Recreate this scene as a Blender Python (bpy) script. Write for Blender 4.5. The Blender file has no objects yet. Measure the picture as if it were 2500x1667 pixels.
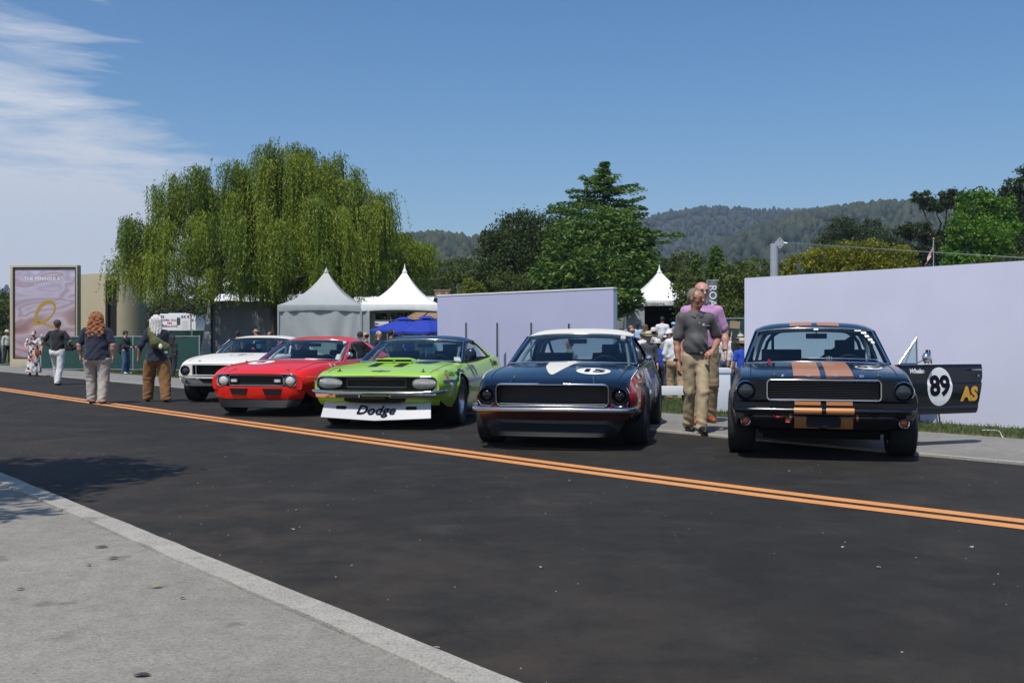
import bpy, bmesh, math, random
import numpy as np
from mathutils import Vector, Matrix, Euler
from mathutils.bvhtree import BVHTree
R = math.radians
random.seed(7); rng = np.random.default_rng(11)
SC = bpy.context.scene
COL = SC.collection

# ------------------------------------------------------------------ camera, sky, sun, exposure
CAM_H = 1.13                       # eye height of the photographer, m
FPX, HOR = 2500.0, 832.0           # focal length and horizon of the photo, in its pixels
cam = bpy.data.objects.new('camera', bpy.data.cameras.new('camera')); COL.objects.link(cam)
cam.location = (0, 0, CAM_H); cam.rotation_euler = (R(90.03), 0, 0)
cam.data.lens = 36.0; cam.data.sensor_width = 36.0; cam.data.sensor_fit = 'HORIZONTAL'
cam.data.clip_end = 9000; cam.data.clip_start = .05
SC.camera = cam
SUN_EL, SUN_AZ = R(61), R(204)     # azimuth clockwise from +Y (view direction): behind the camera, a little left
sun = bpy.data.objects.new('sun', bpy.data.lights.new('sun', 'SUN')); COL.objects.link(sun)
sun.data.energy = 4.3; sun.data.angle = R(.55); sun.data.color = (1.0, .95, .88)
_sd = Vector((math.sin(SUN_AZ)*math.cos(SUN_EL), math.cos(SUN_AZ)*math.cos(SUN_EL), math.sin(SUN_EL)))
sun.rotation_euler = _sd.to_track_quat('Z', 'Y').to_euler()
W = bpy.data.worlds.new('World'); SC.world = W; W.use_nodes = True
def build_world():
    nt = W.node_tree; N = nt.nodes; L = nt.links
    N.clear()
    out = N.new('ShaderNodeOutputWorld'); bg = N.new('ShaderNodeBackground')
    sky = N.new('ShaderNodeTexSky'); sky.sky_type = 'NISHITA'; sky.sun_disc = False
    sky.sun_elevation = SUN_EL; sky.sun_rotation = SUN_AZ
    sky.altitude = 50; sky.air_density = 1.0; sky.dust_density = .6; sky.ozone_density = 2.2
    bg.inputs['Strength'].default_value = .118
    hs = N.new('ShaderNodeHueSaturation'); hs.inputs['Saturation'].default_value = 1.30; L.new(sky.outputs[0], hs.inputs['Color'])
    tc = N.new('ShaderNodeTexCoord'); sep = N.new('ShaderNodeSeparateXYZ')
    L.new(tc.outputs['Generated'], sep.inputs[0])
    # thin layered cloud: noise over the view direction, stretched along the horizon
    mp = N.new('ShaderNodeMapping'); mp.inputs['Scale'].default_value = (1.5, 1.5, 10.0); mp.inputs['Rotation'].default_value = (0, R(-5), 0); mp.inputs['Location'].default_value = (.35, .2, .6)
    L.new(tc.outputs['Generated'], mp.inputs[0])
    nz = N.new('ShaderNodeTexNoise'); nz.inputs['Scale'].default_value = 2.6; nz.inputs['Detail'].default_value = 8; nz.inputs['Roughness'].default_value = .62; nz.inputs['Distortion'].default_value = .35
    L.new(mp.outputs[0], nz.inputs['Vector'])
    # the bank lies to the left (west) and thins out to the right
    sh = N.new('ShaderNodeMapRange'); sh.inputs['From Min'].default_value = -.08; sh.inputs['From Max'].default_value = -.38; sh.inputs['To Min'].default_value = -.40; sh.inputs['To Max'].default_value = .14
    L.new(sep.outputs['X'], sh.inputs['Value'])
    hb = N.new('ShaderNodeMapRange'); hb.inputs['From Min'].default_value = .13; hb.inputs['From Max'].default_value = .27; hb.inputs['To Min'].default_value = .12; hb.inputs['To Max'].default_value = -.20
    L.new(sep.outputs['Z'], hb.inputs['Value'])
    ad = N.new('ShaderNodeMath'); ad.operation = 'ADD'; L.new(nz.outputs['Fac'], ad.inputs[0]); L.new(sh.outputs[0], ad.inputs[1])
    ad2 = N.new('ShaderNodeMath'); ad2.operation = 'ADD'; L.new(ad.outputs[0], ad2.inputs[0]); L.new(hb.outputs[0], ad2.inputs[1])
    rmp = N.new('ShaderNodeValToRGB'); rmp.color_ramp.elements[0].position = .47; rmp.color_ramp.elements[1].position = .69
    rmp.color_ramp.elements[0].color = (0,0,0,1); rmp.color_ramp.elements[1].color = (.9,.9,.9,1)
    L.new(ad2.outputs[0], rmp.inputs[0])
    mx = N.new('ShaderNodeMix'); mx.data_type = 'RGBA'
    L.new(rmp.outputs[0], mx.inputs[0]); L.new(hs.outputs[0], mx.inputs[6]); mx.inputs[7].default_value = (6.3, 6.6, 7.2, 1)
    L.new(mx.outputs[2], bg.inputs['Color']); L.new(bg.outputs[0], out.inputs[0])
build_world()
SC.view_settings.view_transform = 'Standard'; SC.view_settings.look = 'None'
SC.view_settings.exposure = 0.0; SC.view_settings.gamma = 1.0; SC.view_settings.use_curve_mapping = False
SC.render.engine = 'CYCLES'
SC.cycles.max_bounces = 8; SC.cycles.transparent_max_bounces = 16; SC.cycles.diffuse_bounces = 3; SC.cycles.glossy_bounces = 3
SC.cycles.use_denoising = True; SC.cycles.caustics_reflective = False; SC.cycles.caustics_refractive = False
SC.cycles.volume_bounces = 0

def gp(x, y, z=0.0):
    """photo pixel of a point at height z on level ground -> world point"""
    Y = FPX*(CAM_H-z)/(y-HOR); return Vector(((x-1250)/FPX*Y, Y, z))
def at(x, y, Y):
    """photo pixel at depth Y -> world point"""
    return Vector(((x-1250)/FPX*Y, Y, CAM_H+(HOR-y)/FPX*Y))

# ------------------------------------------------------------------ materials
MATS = {}
def srgb(r, g, b):
    f = lambda c: (c/255/12.92) if c/255 <= .04045 else ((c/255+.055)/1.055)**2.4
    return (f(r), f(g), f(b))
def mat(name, col, rough=.6, metal=0, coat=0, spec=.5, var=0, vscale=8, bump=0, bscale=60, sheen=0, trans=0):
    if name in MATS: return MATS[name]
    m = bpy.data.materials.new(name); m.use_nodes = True
    nt = m.node_tree; b = nt.nodes['Principled BSDF']
    b.inputs['Base Color'].default_value = (*col, 1); b.inputs['Roughness'].default_value = rough
    b.inputs['Metallic'].default_value = metal; b.inputs['Coat Weight'].default_value = coat
    b.inputs['Coat Roughness'].default_value = .04
    b.inputs['Specular IOR Level'].default_value = spec
    b.inputs['Sheen Weight'].default_value = sheen
    if var or bump:
        tc = nt.nodes.new('ShaderNodeTexCoord')
    if var:
        nz = nt.nodes.new('ShaderNodeTexNoise'); nz.inputs['Scale'].default_value = vscale; nz.inputs['Detail'].default_value = 5
        nt.links.new(tc.outputs['Object'], nz.inputs['Vector'])
        mr = nt.nodes.new('ShaderNodeMapRange'); mr.inputs['From Min'].default_value = .25; mr.inputs['From Max'].default_value = .75
        mr.inputs['To Min'].default_value = 1-var; mr.inputs['To Max'].default_value = 1+var
        nt.links.new(nz.outputs['Fac'], mr.inputs['Value'])
        mu = nt.nodes.new('ShaderNodeMix'); mu.data_type = 'RGBA'; mu.blend_type = 'MULTIPLY'; mu.inputs[0].default_value = 1
        mu.inputs[6].default_value = (*col, 1); nt.links.new(mr.outputs[0], mu.inputs[7]); nt.links.new(mu.outputs[2], b.inputs['Base Color'])
    if bump:
        n2 = nt.nodes.new('ShaderNodeTexNoise'); n2.inputs['Scale'].default_value = bscale; n2.inputs['Detail'].default_value = 4
        nt.links.new(tc.outputs['Object'], n2.inputs['Vector'])
        bp = nt.nodes.new('ShaderNodeBump'); bp.inputs['Strength'].default_value = bump; bp.inputs['Distance'].default_value = .02
        nt.links.new(n2.outputs['Fac'], bp.inputs['Height']); nt.links.new(bp.outputs[0], b.inputs['Normal'])
    MATS[name] = m
    return m
def leafmat(name, cols, rough=.55, trans=.35, oscale=.6):
    """foliage: colour varies by leaf (position noise) and lets some light through"""
    if name in MATS: return MATS[name]
    m = bpy.data.materials.new(name); m.use_nodes = True
    nt = m.node_tree; N = nt.nodes; L = nt.links; b = N['Principled BSDF']
    at_ = N.new('ShaderNodeAttribute'); at_.attribute_name = 'tone'; at_.attribute_type = 'GEOMETRY'
    rp = N.new('ShaderNodeValToRGB')
    n = len(cols)
    while len(rp.color_ramp.elements) < n: rp.color_ramp.elements.new(.5)
    for i, c in enumerate(cols):
        rp.color_ramp.elements[i].position = i/(n-1); rp.color_ramp.elements[i].color = (*c, 1)
    L.new(at_.outputs['Fac'], rp.inputs[0]); L.new(rp.outputs[0], b.inputs['Base Color'])
    b.inputs['Roughness'].default_value = rough; b.inputs['Specular IOR Level'].default_value = .35
    tr = N.new('ShaderNodeBsdfTranslucent'); L.new(rp.outputs[0], tr.inputs[0])
    mx = N.new('ShaderNodeMixShader'); mx.inputs[0].default_value = trans
    out = N['Material Output']; L.new(b.outputs[0], mx.inputs[1]); L.new(tr.outputs[0], mx.inputs[2]); L.new(mx.outputs[0], out.inputs[0])
    MATS[name] = m; return m
def glassmat(name, tint=(.78,.88,.88), refl=.10):
    if name in MATS: return MATS[name]
    m = bpy.data.materials.new(name); m.use_nodes = True
    nt = m.node_tree; N = nt.nodes; L = nt.links; N.remove(N['Principled BSDF'])
    t = N.new('ShaderNodeBsdfTransparent'); t.inputs[0].default_value = (*tint, 1)
    g = N.new('ShaderNodeBsdfGlossy'); g.inputs['Roughness'].default_value = .02; g.inputs[0].default_value = (.9,.95,1,1)
    lw = N.new('ShaderNodeLayerWeight'); lw.inputs['Blend'].default_value = .5      # Schlick reflection, the same from both sides
    pw = N.new('ShaderNodeMath'); pw.operation = 'POWER'; pw.inputs[1].default_value = 4.5; L.new(lw.outputs['Facing'], pw.inputs[0])
    ma = N.new('ShaderNodeMath'); ma.operation = 'MULTIPLY_ADD'; ma.inputs[1].default_value = .85; ma.inputs[2].default_value = refl*.45; L.new(pw.outputs[0], ma.inputs[0])
    mx = N.new('ShaderNodeMixShader'); L.new(ma.outputs[0], mx.inputs[0]); L.new(t.outputs[0], mx.inputs[1]); L.new(g.outputs[0], mx.inputs[2])
    L.new(mx.outputs[0], N['Material Output'].inputs[0]); MATS[name] = m; return m

# ------------------------------------------------------------------ mesh builder
class MB:
    def __init__(s): s.v = []; s.f = []; s.m = []
    def add(s, vs, fs, mi=0):
        o = len(s.v); s.v.extend([tuple(p) for p in vs]); s.f.extend([tuple(i+o for i in f) for f in fs]); s.m.extend([mi]*len(fs)); return s
    def box(s, x0, x1, y0, y1, z0, z1, mi=0):
        return s.add([(x0,y0,z0),(x1,y0,z0),(x1,y1,z0),(x0,y1,z0),(x0,y0,z1),(x1,y0,z1),(x1,y1,z1),(x0,y1,z1)],
            [(0,3,2,1),(4,5,6,7),(0,1,5,4),(1,2,6,5),(2,3,7,6),(3,0,4,7)], mi)
    def obox(s, c, ax, ay, az, mi=0):
        c, ax, ay, az = map(Vector, (c, ax, ay, az))
        P = [c+ax*i+ay*j+az*k for k in (-1,1) for j in (-1,1) for i in (-1,1)]
        return s.add(P, [(0,2,3,1),(4,5,7,6),(0,1,5,4),(1,3,7,5),(3,2,6,7),(2,0,4,6)], mi)
    def grid(s, P, mi=0, close_u=False, close_v=False):
        nu, nv = len(P), len(P[0]); vs = [p for row in P for p in row]; fs = []
        for i in range(nu if close_u else nu-1):
            for j in range(nv if close_v else nv-1):
                a, b = i, (i+1) % nu; c, d = j, (j+1) % nv
                fs.append((a*nv+c, b*nv+c, b*nv+d, a*nv+d))
        return s.add(vs, fs, mi)
    def sweep(s, path, prof, up=(0,0,1), closed=False, cap=True, mi=0, scale=None):
        """prof: list of (a,b): a along side vector, b along up'"""
        path = [Vector(p) for p in path]; n = len(path); up = Vector(up); rows = []
        for i, p in enumerate(path):
            if closed: t = path[(i+1) % n]-path[i-1]
            else: t = path[min(i+1, n-1)]-path[max(i-1, 0)]
            t.normalize(); sd = t.cross(up)
            if sd.length < 1e-5: sd = t.cross(Vector((1,0,0.01)))
            sd.normalize(); u2 = sd.cross(t).normalized(); k = 1 if scale is None else scale[i]
            rows.append([p+sd*a*k+u2*b*k for a, b in prof])
        s.grid(rows, mi, close_u=closed, close_v=True)
        if cap and not closed:
            m = len(prof); o = len(s.v)-n*m
            s.f.append(tuple(o+j for j in range(m))); s.m.append(mi)
            s.f.append(tuple(o+(n-1)*m+j for j in reversed(range(m)))); s.m.append(mi)
        return s
    def tube(s, path, r, n=8, mi=0, closed=False, scale=None, up=(0,0,1)):
        return s.sweep(path, [(r*math.cos(2*math.pi*i/n), r*math.sin(2*math.pi*i/n)) for i in range(n)], up, closed, True, mi, scale)
    def lathe(s, prof, n=24, mi=0, axis='z', origin=(0,0,0), close=False):
        rows = []
        o = Vector(origin)
        for i in range(n):
            a = 2*math.pi*i/n; c, sn = math.cos(a), math.sin(a); row = []
            for r, h in prof:
                if axis == 'z': q = (r*c, r*sn, h)
                elif axis == 'y': q = (r*c, h, r*sn)
                else: q = (h, r*c, r*sn)
                row.append(o+Vector(q))
            rows.append(row)
        return s.grid(rows, mi, close_u=True, close_v=close)
    def prism(s, poly, a0, a1, axis='x', mi=0):
        """closed polygon extruded along an axis; poly in the two other axes"""
        def mk(p, a):
            return (a, p[0], p[1]) if axis == 'x' else ((p[0], a, p[1]) if axis == 'y' else (p[0], p[1], a))
        n = len(poly); vs = [mk(p, a0) for p in poly]+[mk(p, a1) for p in poly]
        fs = [tuple(range(n))[::-1], tuple(range(n, 2*n))]+[(i, (i+1) % n, n+(i+1) % n, n+i) for i in range(n)]
        return s.add(vs, fs, mi)
    def sphere(s, c, r, n=12, m=8, mi=0):
        c = Vector(c); rr = r if hasattr(r, '__len__') else (r, r, r)
        rows = [[c+Vector((rr[0]*math.sin(math.pi*j/m)*math.cos(2*math.pi*i/n), rr[1]*math.sin(math.pi*j/m)*math.sin(2*math.pi*i/n), rr[2]*math.cos(math.pi*j/m))) for j in range(m+1)] for i in range(n)]
        return s.grid(rows, mi, close_u=True)
    def xf(s, M):
        s.v = [tuple(M @ Vector(p)) for p in s.v]; return s
    def warp(s, fn):
        s.v = [tuple(fn(Vector(p))) for p in s.v]; return s
    def mesh(s, name):
        me = bpy.data.meshes.new(name); me.from_pydata(s.v, [], s.f)
        if any(s.m): me.polygons.foreach_set('material_index', s.m)
        return me
def link(name, me, mats, parent=None, smooth=None):
    for m in (mats if isinstance(mats, (list, tuple)) else [mats]): me.materials.append(m)
    o = bpy.data.objects.new(name, me); COL.objects.link(o)
    if parent is not None: o.parent = parent
    return o
def build(name, mb, mats, parent=None, smooth=35, bevel=0, clean=True):
    me = mb.mesh(name)
    if clean:
        bm = bmesh.new(); bm.from_mesh(me)
        bmesh.ops.remove_doubles(bm, verts=bm.verts, dist=1e-5)
        bmesh.ops.recalc_face_normals(bm, faces=bm.faces)
        if bevel:
            es = [e for e in bm.edges if len(e.link_faces) == 2 and e.calc_face_angle(0) > R(30)]
            bmesh.ops.bevel(bm, geom=es, offset=bevel, segments=2, profile=.6, affect='EDGES')
        bm.to_mesh(me); bm.free()
    o = link(name, me, mats, parent)
    if smooth: shade(me, smooth)
    return o
def shade(me, ang=35):
    me.polygons.foreach_set('use_smooth', [True]*len(me.polygons))
    if ang < 180:
        me.set_sharp_from_angle(angle=R(ang))
def empty(name, loc=(0,0,0), rz=0, parent=None):
    o = bpy.data.objects.new(name, None); COL.objects.link(o); o.location = loc; o.rotation_euler = (0, 0, rz)
    o.empty_display_size = .2
    if parent is not None: o.parent = parent
    return o
def tag(o, label=None, cat=None, group=None, kind=None):
    if label: o['label'] = label
    if cat: o['category'] = cat
    if group: o['group'] = group
    if kind: o['kind'] = kind
    return o
def fast_mesh(name, V, F, mats, parent=None, tone=None, smooth=False):
    """numpy verts (n,3), faces (m,k)"""
    me = bpy.data.meshes.new(name); V = np.asarray(V, np.float32); F = np.asarray(F, np.int32); k = F.shape[1]
    me.vertices.add(len(V)); me.vertices.foreach_set('co', V.ravel())
    me.loops.add(F.size); me.loops.foreach_set('vertex_index', F.ravel())
    me.polygons.add(len(F)); me.polygons.foreach_set('loop_start', np.arange(0, F.size, k, dtype=np.int32))
    me.polygons.foreach_set('loop_total', np.full(len(F), k, np.int32))
    if smooth: me.polygons.foreach_set('use_smooth', np.ones(len(F), bool))
    if tone is not None:
        a = me.attributes.new('tone', 'FLOAT', 'POINT'); a.data.foreach_set('value', np.asarray(tone, np.float32))
    me.update(calc_edges=True); me.validate()
    return link(name, me, mats, parent)
def arc(cx, cy, r, a0, a1, n):
    return [(cx+r*math.cos(a0+(a1-a0)*i/n), cy+r*math.sin(a0+(a1-a0)*i/n)) for i in range(n+1)]
def rrect(x0, x1, y0, y1, r, n=5):
    r = min(r, (x1-x0)/2-1e-4, (y1-y0)/2-1e-4); h = math.pi/2
    return arc(x1-r, y0+r, r, -h, 0, n)+arc(x1-r, y1-r, r, 0, h, n)+arc(x0+r, y1-r, r, h, 2*h, n)+arc(x0+r, y0+r, r, 2*h, 3*h, n)
def circ(cx, cy, r, n=24, ry=None):
    ry = ry or r; return [(cx+r*math.cos(2*math.pi*i/n), cy+ry*math.sin(2*math.pi*i/n)) for i in range(n)]
def plate(outer, holes=(), depth=.02, bevel=0.0, res=2):
    """2-D outline with holes -> MB of an extruded, bevelled plate in (u,v), thickness along w"""
    cu = bpy.data.curves.new('tmp', 'CURVE'); cu.dimensions = '2D'; cu.fill_mode = 'BOTH'; cu.extrude = depth/2; cu.bevel_depth = bevel; cu.bevel_resolution = res
    for pl in [outer]+list(holes):
        sp = cu.splines.new('POLY'); sp.points.add(len(pl)-1); sp.use_cyclic_u = True
        for q, p in zip(sp.points, pl): q.co = (p[0], p[1], 0, 1)
    ob = bpy.data.objects.new('tmp', cu); COL.objects.link(ob)
    dg = bpy.context.evaluated_depsgraph_get(); me = bpy.data.meshes.new_from_object(ob.evaluated_get(dg))
    mb = MB(); mb.add([v.co[:] for v in me.vertices], [tuple(p.vertices) for p in me.polygons])
    bpy.data.objects.remove(ob); bpy.data.curves.remove(cu); bpy.data.meshes.remove(me)
    return mb
def textmb(s, size=1, depth=0, bold=0, shear=0, spacing=1, align='CENTER', res=3, sx=1):
    cu = bpy.data.curves.new('tmp', 'FONT'); cu.body = s; cu.size = size; cu.align_x = align; cu.align_y = 'CENTER'; cu.resolution_u = res
    cu.offset = bold; cu.extrude = depth/2; cu.shear = shear; cu.space_character = spacing
    ob = bpy.data.objects.new('tmp', cu); COL.objects.link(ob)
    dg = bpy.context.evaluated_depsgraph_get(); me = bpy.data.meshes.new_from_object(ob.evaluated_get(dg))
    mb = MB(); mb.add([(v.co.x*sx, v.co.y, v.co.z) for v in me.vertices], [tuple(p.vertices) for p in me.polygons])
    bpy.data.objects.remove(ob); bpy.data.curves.remove(cu); bpy.data.meshes.remove(me)
    return mb
def dice(mb, step=.03):
    """cut a flat mesh on a regular grid so that it can follow a curved surface"""
    if not mb.v: return mb
    me = mb.mesh('tmp'); bm = bmesh.new(); bm.from_mesh(me)
    A = np.array(mb.v); lo, hi = A.min(0), A.max(0)
    for ax in (0, 1):
        c = lo[ax]+step
        while c < hi[ax]:
            co = [0,0,0]; no = [0,0,0]; co[ax] = c; no[ax] = 1
            bmesh.ops.bisect_plane(bm, geom=bm.verts[:]+bm.edges[:]+bm.faces[:], dist=1e-6, plane_co=co, plane_no=no); c += step
    bm.to_mesh(me); bm.free()
    mb.v = [tuple(v.co) for v in me.vertices]; mb.f = [tuple(p.vertices) for p in me.polygons]; mb.m = [0]*len(mb.f)
    bpy.data.meshes.remove(me); return mb
def place(mb, o, ux, uy, w=None):
    """map (u,v,w) to o+u*ux+v*uy+w*n"""
    o, ux, uy = Vector(o), Vector(ux), Vector(uy); n = ux.cross(uy).normalized() if w is None else Vector(w)
    mb.v = [tuple(o+ux*p[0]+uy*p[1]+n*p[2]) for p in mb.v]; return mb
def hermite(keys, x):
    xs = [k[0] for k in keys]; ys = [k[1] for k in keys]; n = len(xs)
    if x <= xs[0]: return ys[0]
    if x >= xs[-1]: return ys[-1]
    i = 0
    while x > xs[i+1]: i += 1
    def sl(j): return (ys[j+1]-ys[j])/(xs[j+1]-xs[j])
    def tn(j):
        if j == 0: return sl(0)
        if j == n-1: return sl(n-2)
        a, b = sl(j-1), sl(j)
        return 0 if a*b <= 0 else 2*a*b/(a+b)
    h = xs[i+1]-xs[i]; t = (x-xs[i])/h
    return ((1+2*t)*(1-t)**2*ys[i]+t*(1-t)**2*h*tn(i)+t*t*(3-2*t)*ys[i+1]+t*t*(t-1)*h*tn(i+1))
def chaikin(P, it=2):
    for _ in range(it):
        Q = [P[0]]
        for a, b in zip(P[:-1], P[1:]):
            Q.append(tuple(.75*i+.25*j for i, j in zip(a, b))); Q.append(tuple(.25*i+.75*j for i, j in zip(a, b)))
        Q.append(P[-1]); P = Q
    return P
# ------------------------------------------------------------------ ground, road, pavements, lawn, hills
RD = Vector((-.632, .775, 0)).normalized()      # road direction (away to the left)
RN = Vector((.775, .632, 0)).normalized()       # across the road, away from the camera
E0 = Vector((1.76, 13.0, 0))                    # a point on the far road edge
def rdp(a, d, z=0): return E0+RD*a+RN*d+Vector((0,0,z))      # along, across
def dist_edge(p): return (Vector((p[0], p[1], 0))-E0).dot(RN)
def lawn_z(d):
    if d < 4.6: return 0.0
    if d > 9: return -.20
    t = (d-4.6)/4.4; return -.20*t*t*(3-2*t)
def nodes(name):
    m = bpy.data.materials.new(name); m.use_nodes = True; MATS[name] = m
    return m, m.node_tree, m.node_tree.nodes['Principled BSDF']
def ramp(nt, src, stops):
    r = nt.nodes.new('ShaderNodeValToRGB')
    while len(r.color_ramp.elements) < len(stops): r.color_ramp.elements.new(.5)
    for e, (p, c) in zip(r.color_ramp.elements, stops): e.position = p; e.color = (*c, 1) if len(c) == 3 else c
    nt.links.new(src, r.inputs[0]); return r.outputs[0]
def noise(nt, vec, scale, detail=5, rough=.55, dist=0):
    n = nt.nodes.new('ShaderNodeTexNoise'); n.inputs['Scale'].default_value = scale; n.inputs['Detail'].default_value = detail
    n.inputs['Roughness'].default_value = rough; n.inputs['Distortion'].default_value = dist; nt.links.new(vec, n.inputs['Vector']); return n.outputs['Fac']
def mixc(nt, f, a, b, mode='MIX'):
    m = nt.nodes.new('ShaderNodeMix'); m.data_type = 'RGBA'; m.blend_type = mode
    for s, v in ((m.inputs[0], f), (m.inputs[6], a), (m.inputs[7], b)):
        if isinstance(v, (int, float)): s.default_value = v
        elif isinstance(v, tuple): s.default_value = (*v, 1)
        else: nt.links.new(v, s)
    return m.outputs[2]
def bumpn(nt, b, h, strength, dist=.01):
    n = nt.nodes.new('ShaderNodeBump'); n.inputs['Strength'].default_value = strength; n.inputs['Distance'].default_value = dist
    nt.links.new(h, n.inputs['Height']); nt.links.new(n.outputs[0], b.inputs['Normal'])
def asphalt():
    m, nt, b = nodes('asphalt'); g = nt.nodes.new('ShaderNodeNewGeometry').outputs['Position']
    big = noise(nt, g, .35, 6, .6); mid = noise(nt, g, 3.0, 6, .65); fine = noise(nt, g, 130, 3, .7); agg = noise(nt, g, 60, 2, .5)
    sm = noise(nt, g, 1.1, 7, .68, .6)
    c = ramp(nt, big, [(.30, (.0175,.0160,.0132)), (.70, (.0310,.0284,.0236))])
    c = mixc(nt, ramp(nt, sm, [(.50, (0,0,0)), (.72, (.6,.6,.6))]), c, (.056,.048,.039))
    c = mixc(nt, .75, c, ramp(nt, mid, [(.30, (.55,.54,.53)), (.72, (1.35,1.32,1.28))]), 'MULTIPLY')
    c = mixc(nt, .8, c, ramp(nt, fine, [(.30, (.55,.55,.55)), (.52, (1,1,1)), (.78, (1.9,1.85,1.8))]), 'MULTIPLY')
    # pale stone chips
    v = nt.nodes.new('ShaderNodeTexVoronoi'); v.inputs['Scale'].default_value = 26; nt.links.new(g, v.inputs['Vector'])
    chip = ramp(nt, v.outputs['Distance'], [(.055, (1,1,1)), (.10, (0,0,0))]); sel = ramp(nt, agg, [(.60, (0,0,0)), (.68, (1,1,1))])
    k = mixc(nt, 1.0, chip, sel, 'MULTIPLY'); c = mixc(nt, k, c, (.16,.15,.135))
    # brown dust swept against the near edge
    sx = nt.nodes.new('ShaderNodeSeparateXYZ'); nt.links.new(g, sx.inputs[0])
    dt = nt.nodes.new('ShaderNodeVectorMath'); dt.operation = 'DOT_PRODUCT'; nt.links.new(g, dt.inputs[0]); dt.inputs[1].default_value = tuple(RN)
    off = RN.dot(E0)
    mr = nt.nodes.new('ShaderNodeMapRange'); mr.inputs['From Min'].default_value = off-8.2; mr.inputs['From Max'].default_value = off-5.6; mr.inputs['To Min'].default_value = 1; mr.inputs['To Max'].default_value = 0
    nt.links.new(dt.outputs['Value'], mr.inputs['Value'])
    dm = noise(nt, g, 1.3, 7, .7); dmr = ramp(nt, dm, [(.42, (0,0,0)), (.62, (.75,.75,.75))])
    dust = mixc(nt, 1.0, mr.outputs[0], dmr, 'MULTIPLY'); c = mixc(nt, dust, c, (.078,.056,.040))
    nt.links.new(c, b.inputs['Base Color']); b.inputs['Roughness'].default_value = .82; b.inputs['Specular IOR Level'].default_value = .3
    bumpn(nt, b, fine, .55, .006); return m
def concrete(name, lo, hi, stain=(.10,.095,.085), bs=.4):
    m, nt, b = nodes(name); g = nt.nodes.new('ShaderNodeNewGeometry').outputs['Position']
    big = noise(nt, g, .7, 6, .6); fine = noise(nt, g, 90, 4, .65); mid = noise(nt, g, 9, 5, .6)
    c = ramp(nt, big, [(.3, lo), (.7, hi)])
    c = mixc(nt, .55, c, ramp(nt, mid, [(.3, (.75,.75,.74)), (.7, (1.15,1.15,1.14))]), 'MULTIPLY')
    c = mixc(nt, .85, c, ramp(nt, fine, [(.30, (.55,.55,.55)), (.5, (1,1,1)), (.72, (1.35,1.34,1.3))]), 'MULTIPLY')
    sp = noise(nt, g, 3.3, 3, .5); st = ramp(nt, sp, [(.66, (0,0,0)), (.72, (.5,.5,.5))]); c = mixc(nt, st, c, stain)
    nt.links.new(c, b.inputs['Base Color']); b.inputs['Roughness'].default_value = .9; b.inputs['Specular IOR Level'].default_value = .25
    bumpn(nt, b, fine, bs, .008); return m
ASPH = asphalt()
NEARC = concrete('near_path_concrete', (.218,.204,.178), (.300,.283,.248))
FARC = concrete('far_path_concrete', (.20,.193,.178), (.27,.262,.243))
KERBC = concrete('kerb_concrete', (.33,.31,.27), (.44,.42,.37), bs=.8)
def lawnmat():
    m, nt, b = nodes('lawn'); g = nt.nodes.new('ShaderNodeNewGeometry').outputs['Position']
    n1 = noise(nt, g, .9, 6, .6); n2 = noise(nt, g, 40, 4, .7)
    c = ramp(nt, n1, [(.3, (.030,.050,.012)), (.55, (.055,.080,.020)), (.75, (.10,.105,.040))])
    c = mixc(nt, .8, c, ramp(nt, n2, [(.3, (.5,.5,.5)), (.7, (1.4,1.4,1.3))]), 'MULTIPLY')
    nt.links.new(c, b.inputs['Base Color']); b.inputs['Roughness'].default_value = .95; bumpn(nt, b, n2, .8, .03); return m
LAWN = lawnmat()
# ground sheet: level under the road, a gentle fall behind the walls
ds = [-300,-60,-12,0,1.2,2.4,3.0,4.6,5.4,6.2,7,7.8,8.6,9.2,14,30,80,250,700,1300]; als = [-500,-120,-40,-20,-10,0,10,20,30,45,70,120,300,700,1100]
build('ground', MB().grid([[rdp(a, d, lawn_z(d)-(.03 if d < 2.4 else .0)) for d in ds] for a in als]), LAWN, None, 60)['kind'] = 'structure'
def ribbon(name, d0, d1, z, m, a0=-30, a1=60, jit=0, n=None, wav=None, z1=None, skirt=0):
    n = n or 60; rows = []
    for i in range(n+1):
        a = a0+(a1-a0)*i/n; j = (random.uniform(-jit, jit) if jit else 0); k = wav(a) if wav else 0
        rows.append([rdp(a, d0+k+j, z-skirt), rdp(a, d0+k+j, z), rdp(a, d1+k+j*.5, z if z1 is None else z1), rdp(a, d1+k+j*.5, (z if z1 is None else z1)-skirt)] if skirt else [rdp(a, d0+k, z), rdp(a, d1+k, z if z1 is None else z1)])
    o = build(name, MB().grid(rows), m, None, 30); o['kind'] = 'structure'; return o
NEAR_D = -7.46
ribbon('road', NEAR_D-.02, 0.02, 0, ASPH)
CLK = [(-30,-1.3),(-12,-2.65),(-6,-3.12),(-4.2,-3.28),(-1.4,-3.38),(3,-3.44),(9,-3.50),(18,-3.57),(60,-4.0)]
for e, nm in ((-.19,'centre_line'), (.045,'centre_line')):
    m = MATS.get('yellow_road_paint') or None
    if m is None:
        m, nt, b = nodes('yellow_road_paint'); g = nt.nodes.new('ShaderNodeNewGeometry').outputs['Position']
        f = noise(nt, g, 70, 4, .7); w = noise(nt, g, 4, 6, .6)
        c = ramp(nt, f, [(.28, (.20,.10,.04)), (.40, (.66,.27,.075)), (.7, (.76,.33,.10))]); c = mixc(nt, .4, c, ramp(nt, w, [(.3, (.75,.75,.75)), (.7, (1.1,1.1,1.1))]), 'MULTIPLY')
        nt.links.new(c, b.inputs['Base Color']); b.inputs['Roughness'].default_value = .7; bumpn(nt, b, f, .3, .004)
    ribbon(nm, e, e+.145, .004, m, n=220, wav=lambda a: hermite(CLK, a))
ribbon('gutter_lip', -.005, .085, .024, KERBC, jit=.006, n=300, skirt=.05)
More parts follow.
